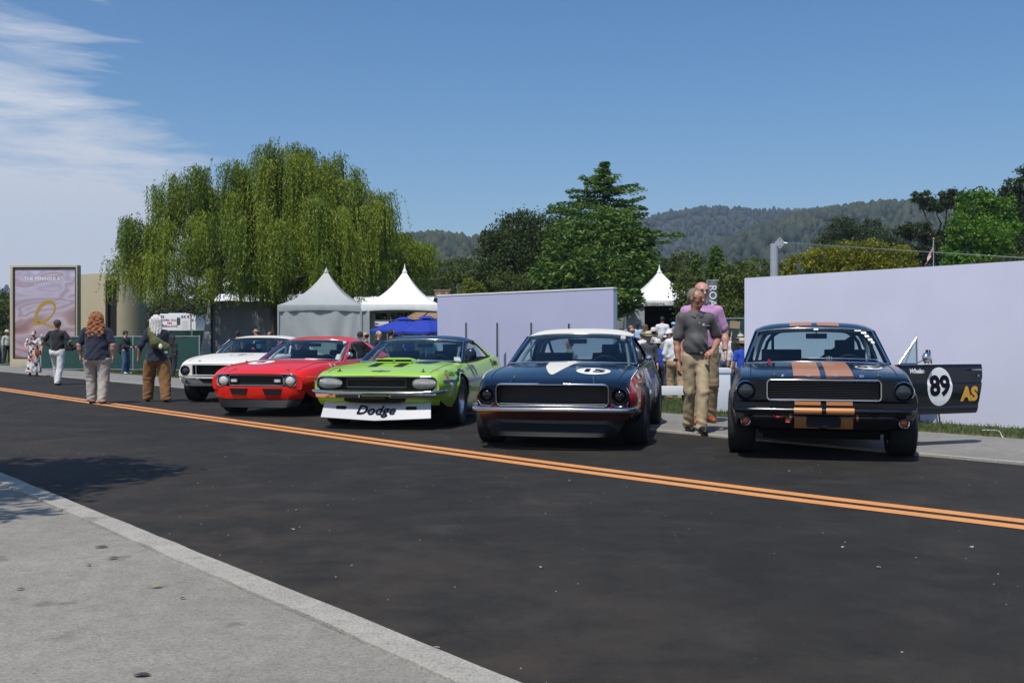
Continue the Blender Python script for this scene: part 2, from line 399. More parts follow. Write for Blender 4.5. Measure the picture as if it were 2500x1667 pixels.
ribbon('pavement', .095, 2.42, .018, FARC, jit=.03, n=200, skirt=.05)
ribbon('kerb', NEAR_D-.15, NEAR_D, .030, KERBC, jit=.011, n=420, skirt=.06)
ribbon('near_path', NEAR_D-9, NEAR_D-.155, .018, NEARC, n=60, skirt=.05)
# grass blades along the far pavement
def blades():
    n = 90000; a = rng.uniform(-9, 36, n); d = 2.42+np.abs(rng.normal(0, 1, n))*.10+rng.uniform(0, 1, n)**1.4*3.6-.06
    keep = d < 6.2; a, d = a[keep], d[keep]; n = len(a)
    z = np.array([lawn_z(x) for x in d])
    P = np.array(E0)[None]+a[:,None]*np.array(RD)[None]+d[:,None]*np.array(RN)[None]; P[:,2] = z-.005
    h = rng.uniform(.025,.075,n)*(1+.5*(rng.random(n) < .06)); w = rng.uniform(.004,.009,n); th = rng.uniform(0, 2*np.pi, n); ln = rng.normal(0,.35,(n,2))*h[:,None]
    dx = np.stack([np.cos(th)*w, np.sin(th)*w, np.zeros(n)],1); tip = P+np.stack([ln[:,0], ln[:,1], h],1)
    V = np.stack([P-dx, P+dx, tip],1).reshape(-1,3); F = np.arange(3*n).reshape(-1,3)
    tone = np.clip(.25+.35*rng.random(n)+.35*np.exp(-((d-2.45)/.18)**2)+.12*np.sin(a*1.7)*np.sin(a*.53+d), 0, 1)
    o = fast_mesh('grass', V, F, leafmat('grass_blade', [(.022,.042,.010),(.06,.10,.022),(.15,.17,.055),(.34,.30,.15)]), tone=np.repeat(tone, 3))
    o['kind'] = 'stuff'; o['label'] = 'short green lawn grass along the far pavement'
blades()
# distant hills
def hillmat(name, a, b_):
    m, nt, b = nodes(name); g = nt.nodes.new('ShaderNodeNewGeometry').outputs['Position']
    n1 = noise(nt, g, .03, 6, .65); c = ramp(nt, n1, [(.3, a), (.7, b_)]); nt.links.new(c, b.inputs['Base Color']); b.inputs['Roughness'].default_value = 1; return m
HILLM = hillmat('hillside', (.020,.030,.012), (.050,.058,.026))
def vnoise(x, y, s):
    v = 0; amp = 1
    for k in range(4):
        v += amp*math.sin(x*s+1.7*k+2.1*math.sin(y*s*.8+k))*math.cos(y*s*1.1+.6*k); amp *= .5; s *= 2.1
    return v
def hill(name, crest, Yc, Yf, rough, ntree, th, seed, back=.25):
    """crest: photo skyline points the ridge reaches at distance Yc; the slope falls to level ground at Yf"""
    W_ = [at(x, y, Yc) for x, y in crest]; X0, X1 = W_[0].x, W_[-1].x; keys = [(p.x, p.z) for p in W_]
    nx, ny = 70, 18; rows = []
    def hz(x, q):
        zc = hermite(keys, x); e = q**1.15
        return -.5+(zc+.5)*e+rough*vnoise(x, q*(Yc-Yf), 6/(Yc-Yf))*q*(1-.6*q)
    for i in range(nx+1):
        x = X0+(X1-X0)*i/nx; row = []
        for j in range(ny+1):
            q = j/ny; Y = Yf+(Yc-Yf)*q; row.append((x*(Y/Yc*.5+.5), Y, hz(x, q)))
        row.append((x, Yc*1.25, -.5)); rows.append(row)
    o = build(name, MB().grid(rows), HILLM, None, 60); o['kind'] = 'structure'
    # woods on it
    r = np.random.default_rng(seed); n = ntree; q = np.concatenate([r.random(n-n//5)**.8, np.full(n//5, 1.0)-.03*r.random(n//5)]); x = r.uniform(X0, X1, n)
    V = []; F = []; T = []; k = 7
    for i in range(n):
        Y = Yf+(Yc-Yf)*q[i]; p = Vector((x[i]*(Y/Yc*.5+.5), Y, hz(x[i], q[i]))); h = th*r.uniform(.3, 1.0)**1.2*1.15; w = h*r.uniform(.28,.5); o_ = len(V); t = min(max(.5*r.random()+.35+.22*vnoise(p.x, p.y, 9/(Yc-Yf)), 0), 1)
        ph = r.random()*6; lv = ((-.1,.5),(.30,1.0),(.62,.85),(.86,.45))
        for zz, rr in lv:
            for a in range(k):
                an = ph+2*math.pi*a/k; j = r.uniform(.72,1.25); V.append((p.x+math.cos(an)*w*rr*j, p.y+math.sin(an)*w*rr*j, p.z+h*zz*r.uniform(.92,1.06))); T.append(t*.7+.3*r.random())
        V.append((p.x, p.y, p.z+h)); T.append(t)
        for l in range(3):
            for a in range(k):
                b = (a+1) % k; F.append((o_+l*k+a, o_+l*k+b, o_+(l+1)*k+b)); F.append((o_+l*k+a, o_+(l+1)*k+b, o_+(l+1)*k+a))
        for a in range(k): F.append((o_+3*k+a, o_+3*k+(a+1) % k, o_+4*k))
    w = fast_mesh('woods', V, F, leafmat('woods_leaf', [(.008,.016,.007),(.020,.034,.012),(.042,.056,.022),(.085,.085,.042)], .8, .1), tone=T)
    w['kind'] = 'stuff'; w['label'] = {'hill': 'dark woods covering the slope'}.get(name, 'woods')+' '+str_of(seed)
def str_of(s): return {1:'of the far blue ridge', 2:'of the nearer dark slope on the right', 3:'behind the willow and the round tree', 4:'of the hazy hill at far left'}[s]
hill('hill', [(1380,600),(1480,566),(1560,541),(1640,523),(1700,516),(1800,523),(1900,529),(2000,527),(2120,522),(2240,528),(2400,545),(2700,560)], 1300, 620, 14, 5200, 9, 1)
hill('hill', [(1500,735),(1580,700),(1660,655),(1760,610),(1860,575),(1960,550),(2060,534),(2160,522),(2300,522),(2480,507),(2700,500)], 760, 330, 9, 5600, 9, 2)
hill('hill', [(860,612),(960,602),(1040,596),(1075,592),(1120,598),(1180,594),(1230,588),(1320,590),(1420,600)], 620, 300, 3, 1500, 9, 3)
hill('hill', [(-400,700),(-150,690),(0,700),(60,705),(200,720),(420,742),(640,752),(900,760)], 1500, 700, 8, 900, 10, 4)
# ------------------------------------------------------------------ cars
CHROME = mat('chrome', (.66,.67,.69), .10, 1)
STEEL = mat('brushed_steel', (.55,.56,.58), .3, 1)
RUBBER = mat('tyre_rubber', (.018,.018,.019), .75, var=.15, vscale=20)
BLACK = mat('black_trim', (.012,.012,.013), .6, spec=.25)
DARK = mat('dark_interior', (.014,.016,.017), .8, spec=.15)
CAGE = mat('grey_cage_paint', (.20,.23,.24), .45)
WHITEP = mat('white_decal', (.78,.78,.76), .45)
GLASS = glassmat('windscreen_glass', (.66,.80,.80))
LENS = mat('headlamp_glass', (.028,.034,.038), .05, 0, coat=.6)
AMBER = mat('amber_lens', (.55,.10,.02), .15, coat=.5)
REDP = mat('red_plastic', (.5,.02,.02), .35)
def paint(name, col, rough=.22, metal=0, coat=1, spec=.5): return mat(name, col, rough, metal, coat, spec)

class Car:
    def __init__(s, S, loc, yaw, label, group='historic race cars parked beside the road'):
        s.S = S
        s.root = empty('race_car', (loc[0], loc[1], 0), math.atan2(-math.cos(R(yaw)), -math.sin(R(yaw))))
        tag(s.root, label, 'car', group)
        s.body()
    def df(s, p):
        S = s.S; x, y, z = p; xF = S['xF']
        t = min(max((x-.15)/(xF-.15), 0), 1.15); t = t*t
        x2 = x-S['bow']*y*y*t
        t2 = min(max((S['xR']+.5-x)/.5, 0), 1); x2 += .10*y*y*t2
        if x > xF-.25: x2 += S.get('lean', 0)*(z-.6)*min((x-(xF-.25))/.25, 1)
        return Vector((x2, y, z))
    def sec(s, x, cabin):
        S = s.S; g = lambda k: hermite(S[k], x)
        zl, yr, W_, zm, ys, zs, zc = [g(k) for k in ('zl','yr','W','zm','ys','zs','zc')]
        za = zl
        for xw, ra in ((0, S['ra']), (-S['wb'], S['ra']*1.02)):
            d = abs(x-xw)
            if d < ra: za = max(za, S['rw']+math.sqrt(max(ra*ra-d*d, 0)))
        side = [(yr, zl), (yr+.75*(W_-yr), zl+.4*(zm-zl)), (W_, zm-.03), (W_-.012, zm+.03), (ys+.35*(W_-ys), zm+.75*(zs-zm)), (ys+.004, zs-.012), (ys-.012, zs)]
        if za > zl+1e-4:
            zz = [p[1] for p in side]; yy = [p[0] for p in side]; out = []
            for i, p in enumerate(side):
                z = min(max(p[1], za+.004*i), zs-.001*(7-i)+.001) if i < 6 else p[1]
                z = max(z, za+.0015*i)
                y = float(np.interp(z, zz, yy))
                out.append((y, z))
            side = out
        # flared lips round the wheel openings
        fl = []
        for (y, z) in side:
            e = 0
            for xw in (0, -S['wb']):
                r = math.hypot(x-xw, z-S['rw']); e += S.get('flare', .02)*math.exp(-((r-S['ra'])/.07)**2)
            fl.append((y+e, z))
        side = fl
        top = lambda y: zc+(zs-zc)*(abs(y)/ys)**S.get('crown', 2.6)
        if cabin: tp = [(ys-.06, zs+.004), (ys-.085, zs-.03), (ys-.10, zs-.25), (ys-.14, .30), (ys*.5, .27), (0, .27)]
        else: tp = [(ys*.93, top(ys*.93)), (ys*.80, top(ys*.80)), (ys*.62, top(ys*.62)), (ys*.42, top(ys*.42)), (ys*.2, top(ys*.2)), (0, zc)]
        return chaikin(side+tp, 2)
    def body(s):
        S = s.S; xF, xR, xc, xd = S['xF'], S['xR'], S['cowl'][0], S['rbase'][0]
        xs = set(np.linspace(xR, xF, 58).tolist())
        for xw, ra in ((0, S['ra']), (-S['wb'], S['ra']*1.02)):
            for k in range(25):
                v = xw+ra*math.cos(math.pi*k/24)
                if xR < v < xF: xs.add(v)
            for e in (-ra-.003, ra+.003):
                if xR < xw+e < xF: xs.add(xw+e)
        for k in (.0, .015, .035, .06, .09, .13): xs.add(xF-k)
        xs = sorted(xs)
        st = [(x, xd < x < xc) for x in xs if abs(x-xc) > .004 and abs(x-xd) > .004]
        st += [(xc+.002, False), (xc-.002, True), (xd-.002, False), (xd+.002, True)]
        st.sort()
        rows, cab = [], []
        for x, c in st:
            h = s.sec(x, c); full = [(-y, z) for y, z in h]+[(y, z) for y, z in reversed(h[:-1])]
            rows.append([s.df((x, y, z)) for y, z in full]); cab.append(c)
        n = len(rows[0]); nh = (n+1)//2
        jE = 30                                          # first index past the shoulder
        V = [p for r in rows for p in r]; parts = {'body': [], 'hood': [], 'boot_lid': [], 'door_l': [], 'door_r': []}; mats_ = {k: [] for k in parts}
        d0, d1 = S['door']
        for i in range(len(rows)-1):
            xm = (st[i][0]+st[i+1][0])/2
            for j in range(n-1):
                jj = j if j < nh-1 else n-2-j
                f = (i*n+j, (i+1)*n+j, (i+1)*n+j+1, i*n+j+1); key = 'body'; mi = 0
                both = cab[i] and cab[i+1]
                if jj >= jE:
                    if both: mi = 1
                    elif cab[i] != cab[i+1]: mi = 1
                    elif jj >= jE+4 and xm > xc+.03 and xm < xF-S.get('lip', .03): key = 'hood'
                    elif jj >= jE+4 and xm < xd-.05: key = 'boot_lid'
                elif d0 < xm < d1 and jj >= 5: key = 'door_r' if j < nh-1 else 'door_l'
                parts[key].append(f); mats_[key].append(mi)
        s.bvh = BVHTree.FromPolygons(V, sum(parts.values(), []))
        pm = [S['paint'], DARK, S.get('hoodpaint', S['paint'])]
        s.parts = {}
        for k, fs in parts.items():
            if k == 'door_l' and S.get('door_open'): continue
            mb = MB(); used = sorted({i for f in fs for i in f}); mp = {a: b for b, a in enumerate(used)}
            mb.add([V[i] for i in used], [tuple(mp[i] for i in f) for f in fs])
            mb.m = mats_[k]
            nm = 'door' if k.startswith('door') else k
            s.parts[k] = build(nm, mb, pm, s.root, smooth=28)
        S['V'] = V
        # floor pan and wheel wells, sills
        u = MB().box(xR+.25, .25, -.56, .56, .17, .27)
        for xw in (0, -S['wb']):
            for sg in (-1, 1):
                u.grid([[(xw+(S['ra']+.02)*math.cos(a), sg*yy, S['rw']+(S['ra']+.02)*math.sin(a)) for yy in (.5, S['W'][4][1]-.03)] for a in [math.pi*k/14 for k in range(15)]])
                u.grid([[(xw+rr*math.cos(a), sg*.5, max(S['rw']+rr*math.sin(a), .2)) for rr in (0, S['ra']+.02)] for a in [math.pi*k/14 for k in range(15)]])
        u.box(.35, xF-.30, -.6, .6, .24, .50)
        build('underbody', u, DARK, s.root)
        s.fascia(); s.greenhouse(); s.interior(); s.wheels(); s.seams()
    def fascia(s):
        S = s.S; xF = S['xF']
        h = s.sec(xF, False); lo = S.get('fasc_lo', 0)
        full = [(-y, z) for y, z in h]+[(y, z) for y, z in reversed(h[:-1])]
        full = [(y*.995, z) for y, z in full]
        if S.get('noface'): return
        mb = plate(full, S['holes'], .04, 0)
        mb.v = [(xF-.018+p[2], p[0], p[1]) for p in mb.v]
        mb.warp(s.df); build('front_panel', mb, S.get('facemat', S['paint']), s.root, smooth=30)
        b = MB().box(xF-.16, xF-.14, -.74, .74, S.get('zback', .40), S['zc'][-1][1]-.03); build('grille_backing', b.warp(s.df), BLACK, s.root)
    def cowl(s, t):
        x, z, w, b = s.S['cowl']; return Vector((x-b*t*t, w*t, z-.02*t*t))
    def head(s, t):
        x, z, w, b = s.S['head']; return Vector((x-b*t*t, w*t, z-.035*abs(t)**3))
    def rbase(s, t):
        x, z, w, b = s.S['rbase']; return Vector((x+b*t*t, w*t, z-.02*t*t))
    def rhead(s, t):
        x, z, w, b = s.S['rhead']; return Vector((x+b*t*t, w*t, z-.03*abs(t)**3))
    def greenhouse(s):
        S = s.S; T = [i/10-1 for i in range(21)]
        def pane(a, b, bulge, k0, k1):
            rows = []
            for i in range(7):
                q = k0+(k1-k0)*i/6; row = []
                for t in T:
                    p = a(t*.985).lerp(b(t*.985), q); p.x += bulge*math.sin(math.pi*q); p.z += abs(bulge)*.5*math.sin(math.pi*q); row.append(p)
                rows.append(row)
            return MB().grid(rows)
        build('windscreen', pane(s.cowl, s.head, .02, .0, 1), GLASS, s.root, 60)
        build('rear_window', pane(s.rbase, s.rhead, -.02, .0, 1), GLASS, s.root, 60)
        # black cowl lip under the windscreen
        tr = MB().tube([s.cowl(t)+Vector((.012,0,.004)) for t in T], .011, 6)
        build('windscreen_trim', tr.tube([s.cowl(-1).lerp(s.head(-1), q)+Vector((.012,0,.008)) for q in (0,.5,1)], S.get('trimr', .011), 6).tube([s.cowl(1).lerp(s.head(1), q)+Vector((.012,0,.008)) for q in (0,.5,1)], S.get('trimr', .011), 6).tube([s.head(t)+Vector((.012,0,.004)) for t in T], .011, 6), S.get('trim', CHROME), s.root, 60)
        for sg in (-1, 1):
            pr = [(-.024,-.03),(.024,-.03),(.028,.02),(-.028,.02)]
            a, b = s.cowl(sg*1.025), s.head(sg*1.02); a = a+Vector((-.03,0,-.05)); b = b+Vector((-.02,0,-.01))
            build('windscreen_pillar', MB().sweep([a, a.lerp(b, .5)+Vector((.004,0,.004)), b], pr, (0,1,0)), S.get('pillar', S['paint']), s.root, 40)
        # roof
        xh, zh, wh, bh = S['head']; xr, zr, wr, br = S['rhead']; zp = S['roofz']; n = 12; K = [i/8-1 for i in range(17)]
        def roofpt(q, t):
            if q <= 0: e = s.head(t)
            x0, x1 = s.head(t).x, s.rhead(t).x; x = x0+(x1-x0)*q; w = wh+(wr-wh)*q+.03*math.sin(math.pi*q)
            zc = zh+(zr-zh)*q+(zp-(zh+zr)/2)*math.sin(math.pi*min(max(q, 0), 1))**.8
            return Vector((x, w*t*1.03, zc+.018-.028*t*t-.045*abs(t)**7))
        rows = [[roofpt(i/n, t) for t in K] for i in range(n+1)]
        mb = MB().grid(rows); inner = [[p-Vector((0,0,.035)) for p in r] for r in rows]; mb.grid(inner, 1)
        for e in (0, n): mb.grid([rows[e], inner[e]])
        for j in (0, -1): mb.grid([[r[j] for r in rows], [r[j] for r in inner]])
        build('roof', mb, [S.get('roof', S['paint']), DARK], s.root, 50); s.roofpt = roofpt
        s.roofbvh = BVHTree.FromPolygons([p for r in rows for p in r], [(i*17+j, (i+1)*17+j, (i+1)*17+j+1, i*17+j+1) for i in range(n) for j in range(16)])
        for sg in (-1, 1):
            q0 = S.get('cq', .72); P = []
            bf = S['cbase']                                  # x where the sail panel meets the belt, front
            for i in range(6):
                u = i/5; topp = roofpt(q0+(1-q0)*u, sg*.99); xb = bf+(s.rbase(1).x-bf)*u
                bot = Vector((xb, sg*(hermite(S['ys'], xb)-.03), hermite(S['zs'], xb)+.0))
                P.append([bot.lerp(topp, k/4)+Vector((S.get('csw', 0)*math.sin(math.pi*k/4)*(1-u), sg*.015*math.sin(math.pi*k/4), 0)) for k in range(5)])
            Q = [[p-Vector((0, sg*.045, 0)) for p in r] for r in P]
            mb = MB().grid(P).grid(Q).grid([P[0], Q[0]]).grid([P[-1], Q[-1]]).grid([[r[0] for r in P], [r[0] for r in Q]]).grid([[r[-1] for r in P], [r[-1] for r in Q]])
            build('rear_pillar', mb, S.get('cpaint', S.get('roof', S['paint'])), s.root, 50)
            # window frame bead along the belt and drip rail
            xa, xb = s.cowl(1).x-.05, bf
            bead = MB().tube([(x, sg*(hermite(S['ys'], x)-.02), hermite(S['zs'], x)+.012) for x in np.linspace(xa if not (S.get('door_open') and sg > 0) else S['door'][0], xb, 8)], .009, 6)
            bead.tube([roofpt(q, sg*1.0)+Vector((0, sg*.004, -.012)) for q in np.linspace(0, 1, 9)], .011, 6)
            build('window_trim', bead, S.get('trim2', S.get('trim', CHROME)), s.root, 60)
    def interior(s):
        S = s.S; xc, zc, wc, _ = S['cowl']
        d = MB(); P = []
        for t in [i/6-1 for i in range(13)]:
            c = s.cowl(t*.98); P.append([c+Vector((-.03,0,-.03)), c+Vector((-.22,0,-.03)), c+Vector((-.30,0,-.07)), c+Vector((-.30,0,-.24)), c+Vector((-.1,0,-.26))])
        build('dashboard', d.grid(P), DARK, s.root, 40)
        yd = .36
        sw = MB(); c = Vector((xc-.52, yd, zc-.10)); rot = Matrix.Rotation(R(-68), 3, 'Y')
        sw.tube([c+rot @ Vector((.185*math.cos(a), .185*math.sin(a), 0)) for a in [2*math.pi*k/24 for k in range(24)]], .014, 6, closed=True, up=(1,0,.3))
        for a in (0, 2.1, 4.2): sw.tube([c, c+rot @ Vector((.18*math.cos(a), .18*math.sin(a), 0))], .01, 5)
        build('steering_wheel', sw, BLACK, s.root, 60)
        for y, hr in ((yd, True), (-yd, S.get('two_seats', False))):
            st = MB().prism(chaikin([(-1.05,.36),(-1.5,.34),(-1.62,.60),(-1.72,.95),(-1.78,1.0),(-1.84,.98),(-1.74,.45),(-1.66,.28),(-1.05,.28)], 1), y-.23, y+.23, 'y')
            st.v = [(p[0]+xc+.62, p[1], p[2]*S.get('seatk', 1)) for p in st.v]
            if hr: st.box(xc-1.23, xc-1.13, y-.11, y+.11, .90*S.get('seatk', 1), 1.10*S.get('seatk', 1))
            build('seat', st, mat('seat_black', (.02,.02,.021), .8), s.root, 40, bevel=.012)
        cg = MB(); xm = xc-1.3; wz = S['roofz']-.06; ww = S['head'][2]-.06
        cg.tube(chaikin([(xm, -ww-.06, .3), (xm, -ww-.03, .9), (xm, -ww+.08, wz-.02), (xm, 0, wz), (xm, ww-.08, wz-.02), (xm, ww+.03, .9), (xm, ww+.06, .3)], 2), .02, 7)
        cg.tube([(xm, ww-.05, wz-.05), (xm, -ww, .45)], .018, 7)
        cg.tube([(xm, ww-.1, wz-.05), (S['rbase'][0]+.2, ww-.1, .62)], .018, 7); cg.tube([(xm, -ww+.1, wz-.05), (S['rbase'][0]+.2, -ww+.1, .62)], .018, 7)
        build('roll_hoop', cg, S.get('cage', DARK), s.root, 60)
        for sg in (-1, 1):
            a, b = s.cowl(sg*.88), s.head(sg*.9)
            cg = MB().tube(chaikin([(a.x-.16, a.y, .5), (a.x-.14, a.y, a.z), (b.x-.06, b.y, b.z-.05), (xm, sg*(ww-.08), wz-.03)], 2), .019, 7)
            build('cage_bar', cg, S.get('cage', DARK), s.root, 60)
        m = MB().box(-.02, .02, -.115, .115, -.03, .03); h = s.head(.0)
        m.xf(Matrix.Translation((h.x-.03, S.get('mirry', 0), h.z-.085))); m.tube([(h.x-.03, S.get('mirry', 0), h.z-.06), (h.x-.01, S.get('mirry', 0), h.z-.005)], .008, 5)
        build('rear_view_mirror', m, BLACK, s.root, 40, bevel=.006)
        vis = MB(); vis.grid([[s.cowl(t*.95).lerp(s.head(t*.95), q)+Vector((-.02,0,-.01)) for t in [i/6-1 for i in range(13)]] for q in (S.get('band', .90), .985)])
        if S.get('sunband', True): build('sun_band', vis, BLACK, s.root, 60)
    def wheels(s):
        S = s.S; R0 = S['rw']; 
        for xw, yo, w in ((0, S['track'], S.get('tw', .25)), (-S['wb'], S['track']+.005, S.get('tw', .25)+.015)):
            for sg in (-1, 1):
                rr = .195; o = Vector((xw, sg*(yo-w/2), R0))
                hub = MB().lathe([(0, w*.10), (.05, w*.10), (.15, w*.06), (.15, -w*.1), (0, -w*.1)], 20, axis='y')
                tr = MB().lathe([(rr-.01, -w*.42), (rr+.02, -w*.46), (R0*.80, -w*.5), (R0-.028, -w*.49), (R0-.008, -w*.45), (R0, -w*.36), (R0, w*.36), (R0-.008, w*.45), (R0-.028, w*.49), (R0*.80, w*.5), (rr+.02, w*.46), (rr-.01, w*.42)], 40, axis='y')
                rm = MB().lathe([(rr-.005, -w*.43), (rr+.004, -w*.44), (rr-.02, -w*.36), (rr-.025, w*.25), (rr-.005, w*.42), (rr+.012, w*.45), (rr+.008, w*.40)], 32, axis='y')
                ns = S.get('spokes', 8)
                for k in range(ns):
                    a = 2*math.pi*k/ns; c, sn = math.cos(a), math.sin(a)
                    rm.obox((c*.115, w*.20, sn*.115), (c*.075, 0, sn*.075), (0, .018, 0), (-sn*.017, 0, c*.017))
                rm.lathe([(0, w*.30), (.03, w*.30), (.055, w*.24), (.055, w*.05)], 16, axis='y')
                M = Matrix.Translation(o) @ (Matrix.Rotation(math.pi, 4, 'Z') if sg < 0 else Matrix.Identity(4)) @ Matrix.Rotation(R(7), 4, 'Y')
                h = build('wheel', hub.xf(M), STEEL, s.root, 40)
                build('tyre', tr.xf(M), RUBBER, h, 50); build('rim', rm.xf(M), S.get('rimmat', STEEL), h, 40)
    def seams(s):
        S = s.S; xc = S['cowl'][0]
        # hood shut lines
        for sg in (-1, 1):
            P = []
            for x in np.linspace(xc+.03, S['xF']-S.get('lip', .03), 12):
                y = hermite(S['ys'], x)*S.get('seamk', .865)*sg; q = s.drop(x, y)
                if q: P.append(q[0])
            build('shut_line', MB().tube(P, .0045, 5), BLACK, s.root, 60)
    # ---- tools for graphics on the body
    def drop(s, x, y, d=(0,0,-1), z=3):
        r = s.bvh.ray_cast(Vector((x, y, z)), Vector(d)); 
        return None if r[0] is None else (r[0], r[1])
    def decal(s, name, mb, o, ux, uy, d, m, off=.004, bvh=None, label=None):
        if len(mb.f[0]) != 4 or len(mb.f) > 300: dice(mb, .035)
        o, ux, uy, d = map(Vector, (o, ux, uy, d)); out = []; d.normalize(); bv = bvh or s.bvh; miss = 0
        for p in mb.v:
            q = o+ux*p[0]+uy*p[1]; h = bv.ray_cast(q-d*2, d)
            if h[0] is None:
                hh = bv.find_nearest(q); h = hh; miss += 1
            nrm = h[1] if h[1].dot(d) < 0 else -h[1]
            out.append(tuple(h[0]+nrm*off))
        mb.v = out
        ob = build(name, mb, m, s.root, smooth=60, clean=False)
        if label: ob['label'] = label
        return ob
    def strip(s, name, fn, u0, u1, n, k, d, m, off=.003, bvh=None, dirn='x'):
        """fn(u) -> (v0, v1): band in plan (u = x, v = y) or side (u = x, v = z)"""
        rows = []
        for i in range(n+1):
            u = u0+(u1-u0)*i/n; a, b = fn(u); rows.append([(u, a+(b-a)*j/k, 0) for j in range(k+1)])
        mb = MB().grid(rows)
        if dirn == 'x': return s.decal(name, mb, (0,0,1.2), (1,0,0), (0,1,0), (0,0,-1), m, off, bvh)
        sg = 1 if dirn == 'l' else -1
        return s.decal(name, mb, (0,0,0), (1,0,0), (0,0,1), (0,-sg,0), m, off, bvh)
    def disc(s, name, r, rx, o, ux, uy, d, m, off=.004, bvh=None):
        rows = [[(rx*q*math.cos(a), r*q*math.sin(a), 0) for q in (0,.35,.7,1)] for a in [2*math.pi*k/36 for k in range(36)]]
        return s.decal(name, MB().grid(rows, close_u=True), o, ux, uy, d, m, off, bvh)
    def headlamp(s, y, z, r, depth=.05, cover=None, ring=CHROME):
        xF = s.S['xF']; c = s.df((xF-.02, y, z)); h = MB().lathe([(r*1.12, -.05), (r*1.16, .02), (r*1.06, .03), (r, .012)], 28, axis='x', origin=c)
        o = build('headlamp', h, ring, s.root, 40)
        build('lens', MB().lathe([(0, .028), (r*.4, .024), (r*.75, .010), (r*.98, -.006), (r, -.02)], 28, axis='x', origin=c), cover or LENS, o, 60)
        return o
    def bumper(s, zc, hz, w, xo, wrap=.25, m=CHROME, prof=None, name='bumper', dip=None, out=.035):
        xF = s.S['xF']; P = []
        for i in range(41):
            t = i/20-1; y = w*t; e = max(abs(t)-.90, 0)/.10
            x = xF+xo-wrap*e**2.2*.8-s.S['bow']*y*y; P.append(Vector((x, y, zc+(dip(t) if dip else 0))))
            if abs(t) > .9: P[-1].y = math.copysign(w*(.90+.10*math.sin(e*math.pi/2)), t)
        pr = prof or [(-out, -hz), (out*.6, -hz), (out, -hz*.5), (out*1.1, 0), (out, hz*.6), (out*.5, hz), (-out, hz)]
        # side vector of a path running +y with up=z points to +x
        return build(name, MB().sweep(P, pr, (0,0,1)), m, s.root, 50)
    def valance(s, prof, name, m, n=28):
        """prof: list of (x, z, halfwidth); lofted across the car"""
        rows = []
        for i in range(n+1):
            t = i/(n/2)-1; rows.append([s.df((x-(.18*max(abs(t)-.8, 0)/.2)**1.0*.5, w*t, z)) for x, z, w in prof])
        return build(name, MB().grid(rows), m, s.root, 40)
    def ring(s, name, pts, r, m, x):
        return build(name, MB().tube([s.df((x, y, z)) for y, z in pts], r, 6, closed=True, up=(1,0,0)), m, s.root, 60)
    def mirror(s, x, y, z, sg, m=CHROME, r=.055):
        mb = MB().lathe([(0,.04),(r*.5,.036),(r*.85,.02),(r,-.005),(r*.92,-.012),(0,-.012)], 18, axis='x', origin=(x, y+sg*.10, z+.10)).tube([(x-.02, y, z), (x, y+sg*.06, z+.07), (x, y+sg*.09, z+.095)], .010, 6)
        return build('door_mirror', mb, m, s.root, 50)
def K(*a): return list(a)

NAVYBLACK = paint('black_blue_paint', (.0035,.006,.011), .18, coat=.30, spec=.35)
BRONZE = paint('bronze_stripe_paint', (.52,.215,.075), .38, .1, coat=.35)
NAVY = paint('navy_paint', (.0032,.0105,.027), .18, coat=.32, spec=.35)
CREAM = paint('cream_paint', (.72,.69,.60), .5, coat=.1, spec=.3)
LIME = paint('lime_paint', (.36,.61,.058), .3, coat=.4, spec=.4)
RED = paint('red_paint', (.76,.018,.012), .3, coat=.35, spec=.4)
WHITE = paint('white_paint', (.74,.72,.65), .45, coat=.15, spec=.35)
STRIPEBLUE = paint('stripe_navy_paint', (.006,.014,.045), .3, coat=.3, spec=.35)
REDDECAL = paint('red_decal_paint', (.50,.012,.025), .3)
LILAC = paint('pale_decal_paint', (.60,.54,.66), .35)
GOLDLET = mat('gold_lettering', (.62,.33,.04), .5)
INK = mat('dark_ink', (.010,.010,.020), .9, spec=.05)
MESHW = mat('silver_mesh', (.42,.42,.40), .35, .8, bump=.6, bscale=220)
COVERW = mat('white_headlamp_cover', (.58,.58,.56), .45)

